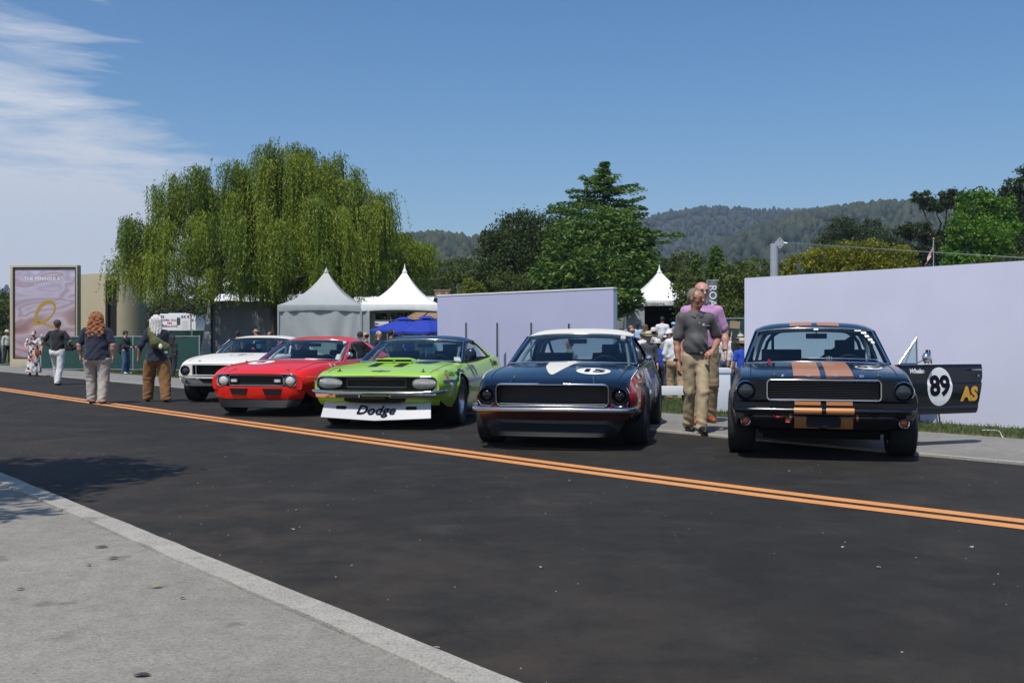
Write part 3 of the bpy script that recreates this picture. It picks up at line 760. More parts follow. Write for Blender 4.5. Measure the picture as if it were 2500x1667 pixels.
def car_sixtysix():
    S = dict(xF=.80, xR=-3.75, wb=2.74, ra=.355, rw=.325, bow=.06, flare=.022, track=.905, tw=.27, paint=NAVYBLACK, hoodpaint=NAVYBLACK,
        zl=K((-3.75,.36),(-3.1,.30),(-2.2,.24),(-.5,.24),(.4,.30),(.80,.40)),
        yr=K((-3.75,.68),(-3.2,.76),(-2.7,.80),(-.4,.80),(.4,.81),(.80,.79)),
        W=K((-3.75,.74),(-3.3,.82),(-2.7,.86),(-1.4,.865),(-.4,.865),(0,.865),(.5,.86),(.72,.85),(.80,.835)),
        zm=K((-3.75,.62),(0,.62),(.80,.60)),
        ys=K((-3.75,.68),(-3.3,.75),(-2.7,.78),(-1.4,.79),(-.4,.785),(.2,.785),(.6,.775),(.75,.765),(.80,.745)),
        zs=K((-3.75,.82),(-3.2,.87),(-2.7,.885),(-1.4,.885),(-.55,.885),(0,.868),(.45,.832),(.70,.795),(.78,.770),(.80,.755)),
        zc=K((-3.75,.83),(-3.1,.905),(-2.9,.92),(-.6,.918),(0,.892),(.45,.853),(.72,.812),(.785,.795),(.80,.780)),
        crown=3.0, cowl=(-.60,.912,.745,.14), head=(-1.24,1.282,.62,.07), rhead=(-2.25,1.27,.57,.04), rbase=(-2.78,.93,.66,.05), roofz=1.345,
        cbase=-2.35, cq=.62, door=(-1.72,-.56), door_open=True, trim=CHROME, cage=DARK, seatk=1.05, mirry=.02,
        holes=[rrect(-.515,.515,.578,.772,.035), circ(-.715,.667,.098), circ(.715,.667,.098)], zback=.45, lip=.02, band=.93, roof=NAVYBLACK)
    c = Car(S, (3.13,10.42), 14.2, 'dark blue coupe with two bronze stripes and its door numbered 89 swung open')
    r = c.root; xF = .80
    # grille: frame, bars
    c.ring('grille_frame', rrect(-.515,.515,.580,.770,.035), .011, CHROME, xF+.006)
    for k in range(11):
        z = .597+k*.0158
        build('grille_bar', MB().sweep([c.df((xF-.05, y, z)) for y in np.linspace(-.50,.50,12)], [(-.008,-.003),(.012,-.002),(.012,.002),(-.008,.003)]), mat('grille_dark_metal', (.10,.10,.11), .3, .9), r, 40)
    for y in (-.715, .715):
        c.headlamp(y, .667, .083)
    # hood letters  F O R D, spread along the lip
    for ch, y in zip('FORD', (-.37,-.135,.115,.345)):
        mb = place(textmb(ch, .036, .004, .001, sx=1.5), (0,0,0), (0,1,0), (-.6,0,.8)); q = c.drop(xF-.035, y)[0]
        build('hood_letter', mb.xf(Matrix.Translation(q+Vector((0,0,.012)))), CHROME, r)
    # painted bumper split in two with joggled lower edge
    c.bumper(.483, .028, .80, .055, m=NAVYBLACK)
    for sg in (-1, 1):
        for y in (.70, .46):
            build('bumper_bracket', MB().prism([(sg*(y-.05), .47), (sg*(y+.05), .47), (sg*(y+.03), .425), (sg*(y-.03), .425)], xF+.0-.03, xF+.02, 'x').warp(c.df), NAVYBLACK, r, bevel=.006)
    c.valance([(xF+.01,.445,.79),(xF+.02,.42,.80),(xF+.0,.36,.78),(xF-.04,.31,.72),(xF-.14,.28,.66)], 'front_valance', NAVYBLACK)
    op = MB().prism(rrect(-.15,.15,.325,.43,.02), xF-.02, xF+.024, 'x').warp(c.df); build('air_opening', op, BLACK, r)
    for sg in (-1, 1):
        o = c.df((xF-.01, sg*.715, .375))
        h = MB().lathe([(.048,-.05),(.052,.02),(.044,.035),(.038,.03)], 20, axis='x', origin=o); b = build('parking_lamp', h, CHROME, r, 40)
        build('lens', MB().lathe([(0,.026),(.03,.022),(.04,.01),(.04,-.01)], 20, axis='x', origin=o), AMBER, b, 60)
        # bronze stripes: hood, lip, bumper, valance, roof
        f = lambda a, b: (lambda u: (sg*a, sg*b))
        c.strip('bonnet_stripe', f(.026,.272), -.57, xF-.012, 16, 5, None, BRONZE)
        c.strip('boot_stripe', f(.026,.26), -3.7, -2.85, 8, 5, None, BRONZE)
        mb = MB().grid([[(u, v, 0) for v in np.linspace(sg*.03, sg*.27, 6)] for u in np.linspace(-1.3,-2.2,8)])
        c.decal('roof_stripe', mb, (0,0,0), (1,0,0), (0,1,0), (0,0,-1), BRONZE, .003, c.roofbvh)
        for nm, z0, z1, xx in (('chin_stripe', .535, .570, .006),):
            build(nm, MB().grid([[c.df((xF+xx, sg*y, z)) for z in (z0, z1)] for y in np.linspace(.026,.262,6)]), BRONZE, r)
        build('bumper_stripe', MB().grid([[c.df((xF+x, sg*y, z)) for x, z in ((.058,.515),(.090,.512),(.101,.494),(.100,.470),(.088,.455))] for y in np.linspace(.02,.27,6)]), BRONZE, r, 60)
        vb = MB()
        vb.grid([[c.df((xF+x, sg*y, z)) for x, z in ((.026,.42),(.006,.36),(-.033,.312))] for y in np.linspace(.155,.265,4)])
        vb.grid([[c.df((xF+x, sg*y, z)) for x, z in ((-.0105,.340),(-.033,.312))] for y in np.linspace(.03,.155,4)])
        build('valance_stripe', vb, BRONZE, r, 60)
        build('tow_hook', MB().tube([c.df((xF+.03, sg*.30, .45)), c.df((xF+.06, sg*.30, .42)), c.df((xF+.03, sg*.30, .40))], .012, 6), BRONZE, r, 60)
    build('tow_loop', MB().tube([c.df((xF+.05, -.46, .435)), c.df((xF+.07, -.42, .42)), c.df((xF+.05, -.36, .43))], .009, 6), REDP, r, 60)
    build('tow_mark', MB().box(xF+.03, xF+.036, -.345, -.305, .37, .41), mat('orange_sticker', (.6,.12,.04), .5), r)
    # bonnet roundel, pins, wiper
    c.disc('number_roundel', .17, .13, (.16, .46, 1.2), (0,1,0), (-1,0,0), (0,0,-1), WHITEP, .004)
    c.decal('number_89', textmb('89', .23, bold=.006), (.16,.46,1.2), (0,1,0), (-1,0,0), (0,0,-1), INK, .006)
    for y in (-.45, .50):
        q = c.drop(xF-.12, y)[0]; build('bonnet_pin', MB().lathe([(.028,0),(.028,.004),(.006,.005),(.006,.03),(0,.03)], 12, origin=q), CHROME, r)
    for y0, y1 in ((-.08,.62),):
        P = [c.cowl(t).lerp(c.head(t), .06)+Vector((.03,0,.02)) for t in np.linspace(y0/.745, y1/.745, 6)]
        build('wiper', MB().tube(P, .008, 5).tube([P[-1], c.cowl(.9)+Vector((.05,0,.01))], .009, 5), CHROME, r)
    for t, q, w, h in ((.74,.95,.07,.025),(.83,.90,.055,.05),(.86,.80,.045,.05),(.89,.70,.045,.05),(.91,.62,.035,.04),(.02,.955,.05,.035)):
        p = c.cowl(t).lerp(c.head(t), q)+Vector((.03,0,.008)); u = (c.head(t)-c.cowl(t)).normalized()
        build('window_sticker', MB().add([p+Vector((0,a,0))+u*b for a, b in ((-w/2,-h/2),(w/2,-h/2),(w/2,h/2),(-w/2,h/2))], [(0,1,2,3)]), WHITEP, r)
    # front wing badge/helmet on the seat, red knob on the cowl
    q = c.drop(-.50,-.50)[0]; build('antenna_base', MB().lathe([(.012,0),(.012,.02),(.014,.022),(.010,.035),(0,.037)], 12, origin=q), REDP, r)
    # far side mirror
    # ---- open door, hinged at the front edge
    M = Matrix.Translation((-.56, .845, 0)); hinge = Vector((-.56,.845,0))
    wd = Vector((1.03,.43,0)).normalized()                      # world direction of the open door
    inv = c.root.rotation_euler.to_matrix().inverted(); e = (inv @ wd).normalized(); nrm = Vector((-e.y, e.x, 0))
    if (c.root.rotation_euler.to_matrix() @ nrm).y > 0: nrm = -nrm
    def dp(u, z, w=0): return hinge+e*u+Vector((0,0,z))+nrm*w
    prof = [(.36,-.045),(.375,-.01),(.40,.006),(.44,.012),(.452,.0),(.50,.018),(.60,.034),(.68,.036),(.695,.012),(.75,.006),(.83,.0),(.875,-.012),(.89,-.03)]
    prof = [(z, w*.42) for z, w in prof]
    endu = lambda z: 1.10-.055*max(0,(.68-z)/.32)+(.02 if z > .70 else 0)
    rows = [[dp(k*endu(z), z, w+.02) for z, w in prof] for k in np.linspace(0,1,9)]
    back = [[dp(k*endu(z), z, -.09) for z, w in prof] for k in np.linspace(0,1,9)]
    mb = MB().grid(rows).grid(back, 1).grid([rows[0], back[0]], 1).grid([rows[-1], back[-1]]).grid([[q[0] for q in rows], [q[0] for q in back]]).grid([[q[-1] for q in rows], [q[-1] for q in back]])
    door = build('door', mb, [NAVYBLACK, DARK], r, 30); door['label'] = 'driver door swung wide open, marked 89 and AS'
    bv = BVHTree.FromPolygons([p for q in rows for p in q], [(i*13+j,(i+1)*13+j,(i+1)*13+j+1,i*13+j+1) for i in range(8) for j in range(12)])
    def dd(name, mb, u, z, m, off):
        out = []; dice(mb, .02)
        for p in mb.v:
            q = dp(u+p[0], z+p[1], .5); h = bv.ray_cast(q, -nrm)
            if h[0] is None: h = bv.find_nearest(q-nrm*.48)
            out.append(tuple(h[0]+nrm*off))
        mb.v = out; return build(name, mb, m, door, clean=False)
    # the door's picture x runs to the right seen from the camera = +e
    dd('number_roundel', MB().grid([[(q*.175*math.cos(a), q*.205*math.sin(a), 0) for q in (0,.25,.5,.75,.9,1)] for a in [2*math.pi*k/40 for k in range(40)]], close_u=True), .50, .655, WHITEP, .003)
    t8 = textmb('89', .285, bold=.012, res=5, sx=.98); dd('number_89', t8, .50, .655, INK, .006)
    dd('class_letters', textmb('AS', .20, bold=.012, sx=1.0), .92, .565, GOLDLET, .005)
    dd('driver_name', textmb('Whelan', .065, bold=.003, shear=.25), .19, .822, WHITEP, .004)
    build('handle', MB().sweep([dp(u, .83, .05) for u in (.93,1.0,1.09)], [(-.012,-.006),(.012,-.006),(.012,.006),(-.012,.006)]), CHROME, door, 40, bevel=.003)
    build('lock', MB().sphere(dp(1.05,.765,.03), .014, 8, 6), CHROME, door)
    vf = MB().tube([dp(.0,.895,-.03), dp(.24,1.175,-.03)], .011, 6).tube([dp(.24,1.175,-.03), dp(.245,.90,-.03)], .010, 6).tube([dp(.0,.90,-.03), dp(.25,.90,-.03)], .009, 6).tube([dp(.09,.905,-.03), dp(.19,1.10,-.03)], .007, 6)
    build('vent_window_frame', vf, CHROME, door, 60)
    build('vent_pane', MB().add([dp(.03,.905,-.03), dp(.235,.905,-.03), dp(.232,1.15,-.03)], [(0,1,2)]), GLASS, door)
    mm = MB(); ctr = dp(.285,.965,.06); Rm = nrm.to_track_quat('Z','Y').to_matrix().to_4x4(); Rm.translation = ctr
    mm.lathe([(0,.05),(.03,.045),(.05,.025),(.056,0),(.05,-.01),(0,-.01)], 20).xf(Rm); mm.tube([dp(.20,.90,-.01), dp(.25,.93,.03), ctr], .009, 6)
    build('mirror', mm, CHROME, door, 60)
    # helmet resting on the dash
    hp = MB().sphere((-.92,.14,.915), (.065,.062,.06), 16, 10); h = build('helmet', hp, BLACK, None, 60)
    h.matrix_world = c.root.matrix_basis; tag(h, 'black striped racing helmet lying behind the windscreen of the blue striped coupe', 'helmet')
    for k in (-1,0,1):
        P = [(-.92+.066*math.sin(a)*(1-.12*abs(k)), .14+k*.022, .915+.061*math.cos(a)*(1-.12*abs(k))) for a in np.linspace(-.9,1.3,10)]
        build('helmet_stripe', MB().tube(P, .0035, 5, up=(0,1,0)), WHITEP, h)
    return c

def car_sixtynine():
    S = dict(xF=.93, xR=-3.80, wb=2.74, ra=.36, rw=.325, bow=.10, flare=.03, track=.945, tw=.28, paint=NAVY, lean=.12,
        zl=K((-3.8,.36),(-3.1,.28),(-2.2,.20),(-.5,.20),(.4,.28),(.93,.40)),
        yr=K((-3.8,.70),(-3.2,.78),(-2.7,.83),(-.4,.82),(.4,.82),(.93,.78)),
        W=K((-3.8,.76),(-3.3,.86),(-2.7,.915),(-1.4,.885),(-.4,.89),(0,.905),(.5,.885),(.80,.845),(.93,.80)),
        zm=K((-3.8,.58),(0,.56),(.93,.55)),
        ys=K((-3.8,.70),(-3.3,.80),(-2.7,.83),(-1.4,.80),(-.4,.80),(.2,.81),(.6,.79),(.85,.75),(.93,.715)),
        zs=K((-3.8,.84),(-3.2,.89),(-2.7,.90),(-2.2,.87),(-1.4,.845),(-.55,.845),(0,.825),(.45,.785),(.75,.74),(.88,.70),(.93,.67)),
        zc=K((-3.8,.86),(-3.1,.89),(-2.7,.90),(-.6,.892),(0,.868),(.45,.820),(.78,.755),(.89,.718),(.93,.695)),
        crown=2.4, cowl=(-.55,.890,.76,.18), head=(-1.33,1.225,.635,.08), rhead=(-2.35,1.20,.57,.04), rbase=(-3.2,.90,.64,.05), roofz=1.285,
        cbase=-2.45, cq=.70, door=(-1.75,-.45), roof=CREAM, pillar=NAVY, cpaint=NAVY, cage=CAGE, mirry=-.02,
        holes=[rrect(-.585,.585,.468,.690,.05), circ(-.70,.575,.082), circ(.70,.575,.082)], zback=.42, seamk=.88, lip=.03, trimr=.012)
    c = Car(S, (.585,11.52), 11, 'navy blue coupe with cream roof, wide chrome framed black grille and number 15')
    r = c.root; xF = .93
    c.ring('grille_frame', rrect(-.59,.59,.466,.692,.055), .012, CHROME, xF+.012)
    build('grille_mesh', MB().grid([[c.df((xF-.09, y, z)) for z in (.46,.70)] for y in np.linspace(-.6,.6,9)]), mat('grille_black', (.010,.010,.011), .6, bump=.4, bscale=200), r)
    build('grille_inner_bar', MB().sweep([c.df((xF-.03, y, .486)) for y in np.linspace(-.57,.57,12)], [(-.01,-.004),(.01,-.004),(.01,.004),(-.01,.004)]), STEEL, r)
    for sg in (-1, 1):
        c.headlamp(sg*.70, .575, .070, ring=BLACK, cover=mat('dark_lamp_cover', (.01,.01,.011), .12))
        # chrome edged corner bezel
        P = [(sg*.615,.70),(sg*.60,.60),(sg*.61,.49),(sg*.66,.462),(sg*.76,.468),(sg*.795,.52),(sg*.80,.60),(sg*.775,.66)]
        build('bezel_trim', MB().tube([c.df((xF+.008, y, z)) for y, z in P[2:]], .006, 5), CHROME, r, 60)
        build('red_sill', MB().grid([[c.df((xF+.006, sg*y, z)) for z in (.445,.468)] for y in np.linspace(.56,.78,6)]), REDDECAL, r)
    c.bumper(.432, .026, .845, .075, wrap=.3, out=.03)
    c.valance([(xF+.02,.41,.80),(xF+.0,.37,.80),(xF-.03,.32,.78)], 'front_valance', paint('dark_red_paint', (.045,.002,.005), .3))
    c.valance([(xF-.03,.33,.76),(xF-.0,.25,.72),(xF+.06,.15,.66),(xF+.05,.135,.66),(xF-.06,.20,.70)], 'chin_spoiler', mat('spoiler_black', (.006,.0072,.008), .45, spec=.2))
    # cream tongue on the bonnet and pale roundel with 15
    def tongue(u):
        q = min(max((.66-u)/1.16, 0), 1); h = math.sqrt(min(q*2.2, 1))*.5+q*.5
        return (-.095-.115*h*1.25+.06*(1-h), -.035+.145*h)
    c.strip('bonnet_tongue', tongue, -.52, .655, 26, 6, None, CREAM)
    c.disc('number_roundel', .20, .185, (.42, .38, 1.2), (0,1,0), (-1,0,0), (0,0,-1), WHITEP, .004)
    c.decal('number_15', textmb('15', .26, bold=.014), (.42,.38,1.2), (0,1,0), (-1,0,0), (0,0,-1), INK, .006)
    build('cap', MB().lathe([(.03,0),(.03,.012),(0,.014)], 14, origin=c.drop(-.52,.0)[0]), WHITEP, r)
    for y in (-.42, .42):
        q = c.drop(xF-.16, y)[0]; build('bonnet_pin', MB().lathe([(.026,0),(.026,.004),(.006,.005),(.006,.03),(0,.03)], 12, origin=q), CHROME, r)
        build('pin_cable', MB().tube([q+Vector((0,0,.01)), (c.drop(xF-.06, y*1.04)[0])+Vector((0,0,.006)), c.df((xF+.01, y*1.05, .69))], .004, 5), STEEL, r)
    # side graphics: red nose flash edged white, pale panel behind
    for sd, sg in (('l',1),('r',-1)):
        f1 = lambda u: (max(.40, .40+.0*u), hermite([(.35,.80),(.60,.755),(.78,.68),(.86,.60)], u)-.012)
        c.strip('side_flash', f1, .35, .84, 12, 6, None, REDDECAL, .0035, None, sd)
        f2 = lambda u: (hermite([(-1.6,.30),(-.5,.32),(-.42,.42)], u), hermite([(-1.9,.80),(-.4,.81),(.36,.805)], u))
        c.strip('side_panel_flash', f2, -1.75, -.40, 12, 6, None, LILAC, .003, None, sd)
        f3 = lambda u: (max(.69, .325+math.sqrt(max(.40**2-u*u,0))), hermite([(-.4,.815),(.36,.795)], u)-.006)
        c.strip('wing_flash', f3, -.40, .35, 14, 4, None, LILAC, .003, None, sd)
        c.strip('red_wing_flash', lambda u: (max(.705, .325+math.sqrt(max(.40**2-u*u,0))), hermite([(.0,.715),(.36,.79)], u)), .08, .36, 8, 4, None, REDDECAL, .0045, None, sd)
        build('flash_edge', MB().tube([c.df((u, sg*(hermite(S['ys'],u)+.012), hermite([(.0,.82),(.35,.79),(.60,.745),(.78,.67),(.86,.60),(.90,.52)],u))) for u in np.linspace(.0,.90,14)], .006, 5), WHITEP, r, 60)
        for k, (u, z, w) in enumerate(((.22,.75,.10),(.04,.755,.08),(-.18,.78,.11),(.50,.66,.12),(-.32,.765,.08))):
            mb = MB().grid([[(w*(i/4-.5), .04*(j/2-.5), 0) for j in range(3)] for i in range(5)])
            c.decal('sponsor_sticker', mb, (u,0,z), (1,0,0), (0,0,1), (0,-sg,0), (WHITEP, INK, mat('orange_sticker', (.6,.12,.04), .5))[k % 3], .006)
    c.disc('door_roundel', .21, .21, (-1.05,0,.60), (1,0,0), (0,0,1), (0,-1,0), WHITEP, .005)
    c.mirror(-.86, .80, .84, 1, r=.045)
    p = c.cowl(.86).lerp(c.head(.86), .93)+Vector((.03,0,.01)); build('window_sticker', MB().add([p+Vector((0,a,b)) for a, b in ((-.03,-.02),(.03,-.02),(.03,.02),(-.03,.02))], [(0,1,2,3)]), WHITEP, r)
    return c

def car_lime():
    S = dict(xF=.98, xR=-3.88, wb=2.80, ra=.37, rw=.335, bow=.075, flare=.03, track=.945, tw=.27, paint=LIME, lean=.05,
        zl=K((-3.88,.40),(-3.1,.30),(-2.2,.23),(-.5,.22),(.4,.27),(.98,.42)),
        yr=K((-3.88,.72),(-3.2,.80),(-2.7,.86),(-.4,.85),(.4,.84),(.98,.80)),
        W=K((-3.88,.80),(-3.3,.92),(-2.7,.965),(-1.4,.935),(-.4,.935),(0,.945),(.5,.92),(.80,.88),(.98,.84)),
        zm=K((-3.88,.60),(0,.60),(.98,.58)),
        ys=K((-3.88,.72),(-3.3,.82),(-2.7,.85),(-1.4,.82),(-.4,.83),(.2,.84),(.6,.825),(.85,.80),(.98,.765)),
        zs=K((-3.88,.84),(-3.2,.89),(-2.8,.905),(-2.3,.88),(-1.4,.83),(-.55,.82),(0,.80),(.45,.765),(.75,.735),(.93,.70),(.98,.68)),
        zc=K((-3.88,.85),(-3.1,.88),(-2.7,.89),(-.6,.862),(0,.845),(.45,.805),(.78,.755),(.94,.715),(.98,.695)),
        crown=2.6, cowl=(-.58,.862,.755,.18), head=(-1.38,1.165,.64,.08), rhead=(-2.35,1.17,.60,.04), rbase=(-3.0,.885,.66,.05), roofz=1.215,
        cbase=-2.55, cq=.66, door=(-1.80,-.50), roof=STRIPEBLUE, pillar=STRIPEBLUE, cpaint=LIME, cage=CAGE, trim=CHROME, trimr=.010, trim2=BLACK, mirry=.05,
        holes=[rrect(-.80,.80,.505,.682,.07)], zback=.42, seamk=.85, lip=.02, spokes=5)
    c = Car(S, (-1.60,14.15), 9.5, 'lime green coupe with dark roof, hood scoop and white lettered front spoiler')
    r = c.root; xF = .98
    GB = mat('grille_black', (.010,.010,.011), .6, bump=.4, bscale=200)
    build('grille_mesh', MB().grid([[c.df((xF-.10, y, z)) for z in (.50,.69)] for y in np.linspace(-.80,.80,9)]), GB, r)
    c.ring('grille_frame', rrect(-.80,.80,.503,.684,.075), .009, CHROME, xF+.004)
    gi = MB()
    for e in (0, .012): gi.tube([c.df((xF-.045, y, z)) for y, z in rrect(-.40+e,.40-e,.545+e*.5,.655-e*.5,.012)], .006, 5, closed=True, up=(1,0,0))
    build('grille_insert_frame', gi, mat('grille_dark_metal', (.10,.10,.11), .3, .9), r)
    for sg in (-1, 1):
        o = c.df((xF-.03, sg*.63, .60)); rows = [[o+Vector((.055*(1-q*q), .165*q*math.cos(a)+.008*math.cos(2*a)*q, .082*q*math.copysign(abs(math.sin(a))**.8, math.sin(a)))) for q in (0,.3,.6,.85,1)] for a in [2*math.pi*k/32 for k in range(32)]]
        h = build('headlamp', MB().grid(rows, close_u=True), MESHW, r, 60); h['label'] = 'silver mesh headlamp cover'
        build('lamp_rim', MB().tube([rw[-1] for rw in rows], .007, 6, closed=True, up=(1,0,0)), BLACK, h, 60)
    dip = lambda t: (-.018 if abs(t) < .2 else (-.018*(1-(abs(t)-.2)/.08) if abs(t) < .28 else 0))+.03*max(abs(t)-.6,0)
    c.bumper(.478, .020, .865, .065, wrap=.34, out=.03, dip=lambda t: .05*max(abs(t)-.6,0))
    lowb = []
    for i in range(41):
        t = i/20-1; y = .80*t; cut = .0 if abs(t) < .20 else min((abs(t)-.20)/.06, 1)
        lowb.append([c.df((xF+.07, y, .468)), c.df((xF+.075, y, .452)), c.df((xF+.045, y, .445-.034*cut+.02*max(abs(t)-.7,0)))])
    build('bumper_skirt', MB().grid(lowb), CHROME, r, 50)
    # body coloured lower panel with black intake
    c.valance([(xF+.03,.43,.80),(xF+.01,.40,.82),(xF-.02,.36,.82),(xF-.08,.31,.80)], 'front_valance', LIME)
    build('lower_intake', MB().prism(chaikin([(-.40,.425),(.40,.425),(.40,.365),(.30,.345),(-.30,.345),(-.42,.375)],1), xF-.05, xF+.035, 'x').warp(c.df), BLACK, r)
    build('licence_bar', MB().prism(rrect(-.16,.16,.40,.44,.01), xF+.02, xF+.105, 'x').warp(c.df), BLACK, r)
    sp = []; WSP = mat('white_spoiler', (.56,.57,.58), .4)
    for y in np.linspace(-.735,.735,25):
        k = 1-abs(y)/.735; sp.append([c.df((xF-.06, y*.965, .362-.0*k)), c.df((xF+.065, y, .158-.035*k)), c.df((xF+.05, y, .151-.035*k)), c.df((xF-.08, y*.965, .355))])
    so = build('front_spoiler', MB().grid(sp), WSP, r, 30); so['label'] = 'white front spoiler lettered Dodge'
    # lettering and slots on the spoiler, laid on its sloping face
    def onsp(mb, off):
        out = []; dice(mb, .03)
        for p in mb.v:
            y, v = p[0], p[1]; k = 1-abs(y)/.735; q = (v+.115-.0)/.23; q = .5+v/.23
            a = c.df((xF-.06, y*.98, .362)); b = c.df((xF+.065, y, .158-.035*k)); out.append(tuple(b.lerp(a, q)+Vector((.87,0,.49))*off))
        mb.v = out; return mb
    lt = MB()
    for k, (dx, dz) in enumerate(((0,0),(.0035,0),(-.0035,0),(0,.003),(0,-.003))):
        t = onsp(textmb('Dodge', .152, shear=.30, spacing=1.02, sx=1.25).xf(Matrix.Translation((dx, dz, 0))), .010+.0006*k); lt.add(t.v, t.f)
    build('spoiler_lettering', lt, INK, so, clean=False)
    for y in (-.475, .475): build('brake_duct_slot', onsp(plate(rrect(y-.075,y+.075,.005,.05,.022), (), 0, 0), .004), BLACK, so, clean=False)
    # hood scoop
    sc = MB(); X0, X1 = .10, -.42
    def hz(x, y): return c.drop(x, y)[0].z
    P = []
    for x, h, w in ((X0,.058,.27),(X0-.10,.070,.28),(X0-.25,.060,.28),(X1,.015,.26)):
        P.append([(x, y*w, hz(x, y*w)+(h*min(1, (1-abs(y))*6+.0) if abs(y) < 1 else -.01)) for y in (-1,-.97,-.9,-.6,-.2,.2,.6,.9,.97,1)])
    sb = build('hood_scoop', sc.grid(P), [LIME], r, 35)
    for y0, y1 in ((-.245,-.015),(.015,.245)):
        build('scoop_mouth', MB().add([(X0+.006, y0, hz(X0,0)+.012), (X0+.006, y1, hz(X0,0)+.012), (X0+.006, y1, hz(X0,0)+.050), (X0+.006, y0, hz(X0,0)+.050)], [(0,1,2,3)]), BLACK, sb)
    fr = MB()
    for y0, y1 in ((-.255,-.008),(.008,.255)): fr.tube([(X0+.012, y, z) for y, z in ((y0,hz(X0,0)+.012),(y1,hz(X0,0)+.012),(y1,hz(X0,0)+.056),(y0,hz(X0,0)+.056))], .008, 5, closed=True, up=(1,0,0))
    build('scoop_frame', fr, LIME, sb)
    c.strip('scoop_side_patch', lambda u: (.285,.52-.25*max(0,(u+.1))), -.50, .08, 6, 4, None, STRIPEBLUE, .004)
    for a, b, u0, u1 in ((-.255,-.13,.16,.50),(.10,.225,.16,.50)):
        c.strip('bonnet_stripe', lambda u: (a+.10*(.5-u)*.2, b+.10*(.5-u)*.2), u0, u1, 6, 3, None, BLACK, .004)
    mb = plate([(-.13,0),(-.09,.022),(-.03,.022),(0,.035),(.03,.022),(.09,.022),(.13,0),(.09,-.022),(.03,-.022),(0,-.035),(-.03,-.022),(-.09,-.022)], (), 0, 0)
    c.decal('tyre_maker_badge', mb, (.80,.02,1.2), (0,1,0), (-1.7,0,0), (0,0,-1), INK, .005)
    c.decal('badge_lettering', textmb('GOODYEAR', .034, bold=.0008, sx=1.15), (.80,.02,1.2), (0,1,0), (-1.7,0,0), (0,0,-1), WHITEP, .008)
    for y in (-.55, .58):
        q = c.drop(xF-.22, y)[0]; build('bonnet_pin', MB().lathe([(.034,0),(.034,.005),(.008,.006),(.008,.035),(0,.035)], 12, origin=q), BLACK, r)
    # side graphics on both flanks
    SIDEW = mat('pale_side_band', (.50,.55,.50), .35)
    for sd, sg in (('l',1),('r',-1)):
        ux = (-1,0,0) if sg > 0 else (1,0,0)
        def st(name, s_, x, z, size, m, **k): c.decal(name, textmb(s_, size, **k), (x,0,z), ux, (0,0,1), (0,-sg,0), m, .006)
        st('side_lettering', 'Classic wax', .35, .715, .105, INK, sx=.9); st('side_lettering', 'Challenger', -.16, .735, .085, INK, shear=.3, sx=.85)
        st('driver_lettering', 'Tony Fine', -.62, .755, .055, INK, sx=.8)
        c.strip('side_band', lambda u: (max(.595, .335+math.sqrt(max(.395**2-u*u,0))), max(.63, .335+math.sqrt(max(.43**2-u*u,0))) if abs(u)<.43 else .635), -2.2, .80, 40, 3, None, STRIPEBLUE, .004, None, sd)
        c.strip('pale_band', lambda u: (.56,.635), -1.75, -.47, 10, 3, None, SIDEW, .0045, None, sd)
        for n0, n1 in ((-1.16,-.98),(-.94,-.76)):
            c.strip('number_seven', lambda u: (.745,.80), n0, n1, 3, 2, None, STRIPEBLUE, .005, None, sd); c.strip('number_seven', lambda u: (.64,.745), n0+(.0 if sg > 0 else .09), n1-(.09 if sg > 0 else 0), 3, 3, None, STRIPEBLUE, .005, None, sd)
        st('make_lettering', 'Dodge', -2.55, .80, .14, INK, bold=.003)
        mb = plate([(-.05,-.07),(.05,-.05),(-.02,.07)], (), 0, 0); c.decal('triangle_sticker', mb, (.62,0,.69), ux, (0,0,1), (0,-sg,0), REDDECAL, .006)
        c.disc('white_smile', .055, .075, (.52,0,.545), ux, (0,0,1), (0,-sg,0), WHITEP, .005)
        build('side_marker', MB().prism(rrect(.52,.60,.555,.60,.01), 0, .02, 'y').warp(lambda p: Vector((p.x, sg*(.905+p.y), p.z))), CHROME, r)
        for k in range(4): c.decal('sponsor_sticker', MB().grid([[(.05*(i/3-.5), .025*(j/2-.5), 0) for j in range(3)] for i in range(4)]), (-.55,0,.50-.045*k), ux, (0,0,1), (0,-sg,0), WHITEP if k % 2 else INK, .006)
        if sg > 0: c.mirror(-.75, sg*.79, .85, sg, STRIPEBLUE, .09)
    for t, q in ((.93,.10),(.945,.03)):
        p = c.cowl(t).lerp(c.head(t), q)+Vector((.03,0,.02)); build('window_sticker', MB().add([p+Vector((0,a,b)) for a, b in ((-.05,-.018),(.04,-.018),(.04,.018),(-.05,.018))], [(0,1,2,3)]), WHITEP, r)
    return c

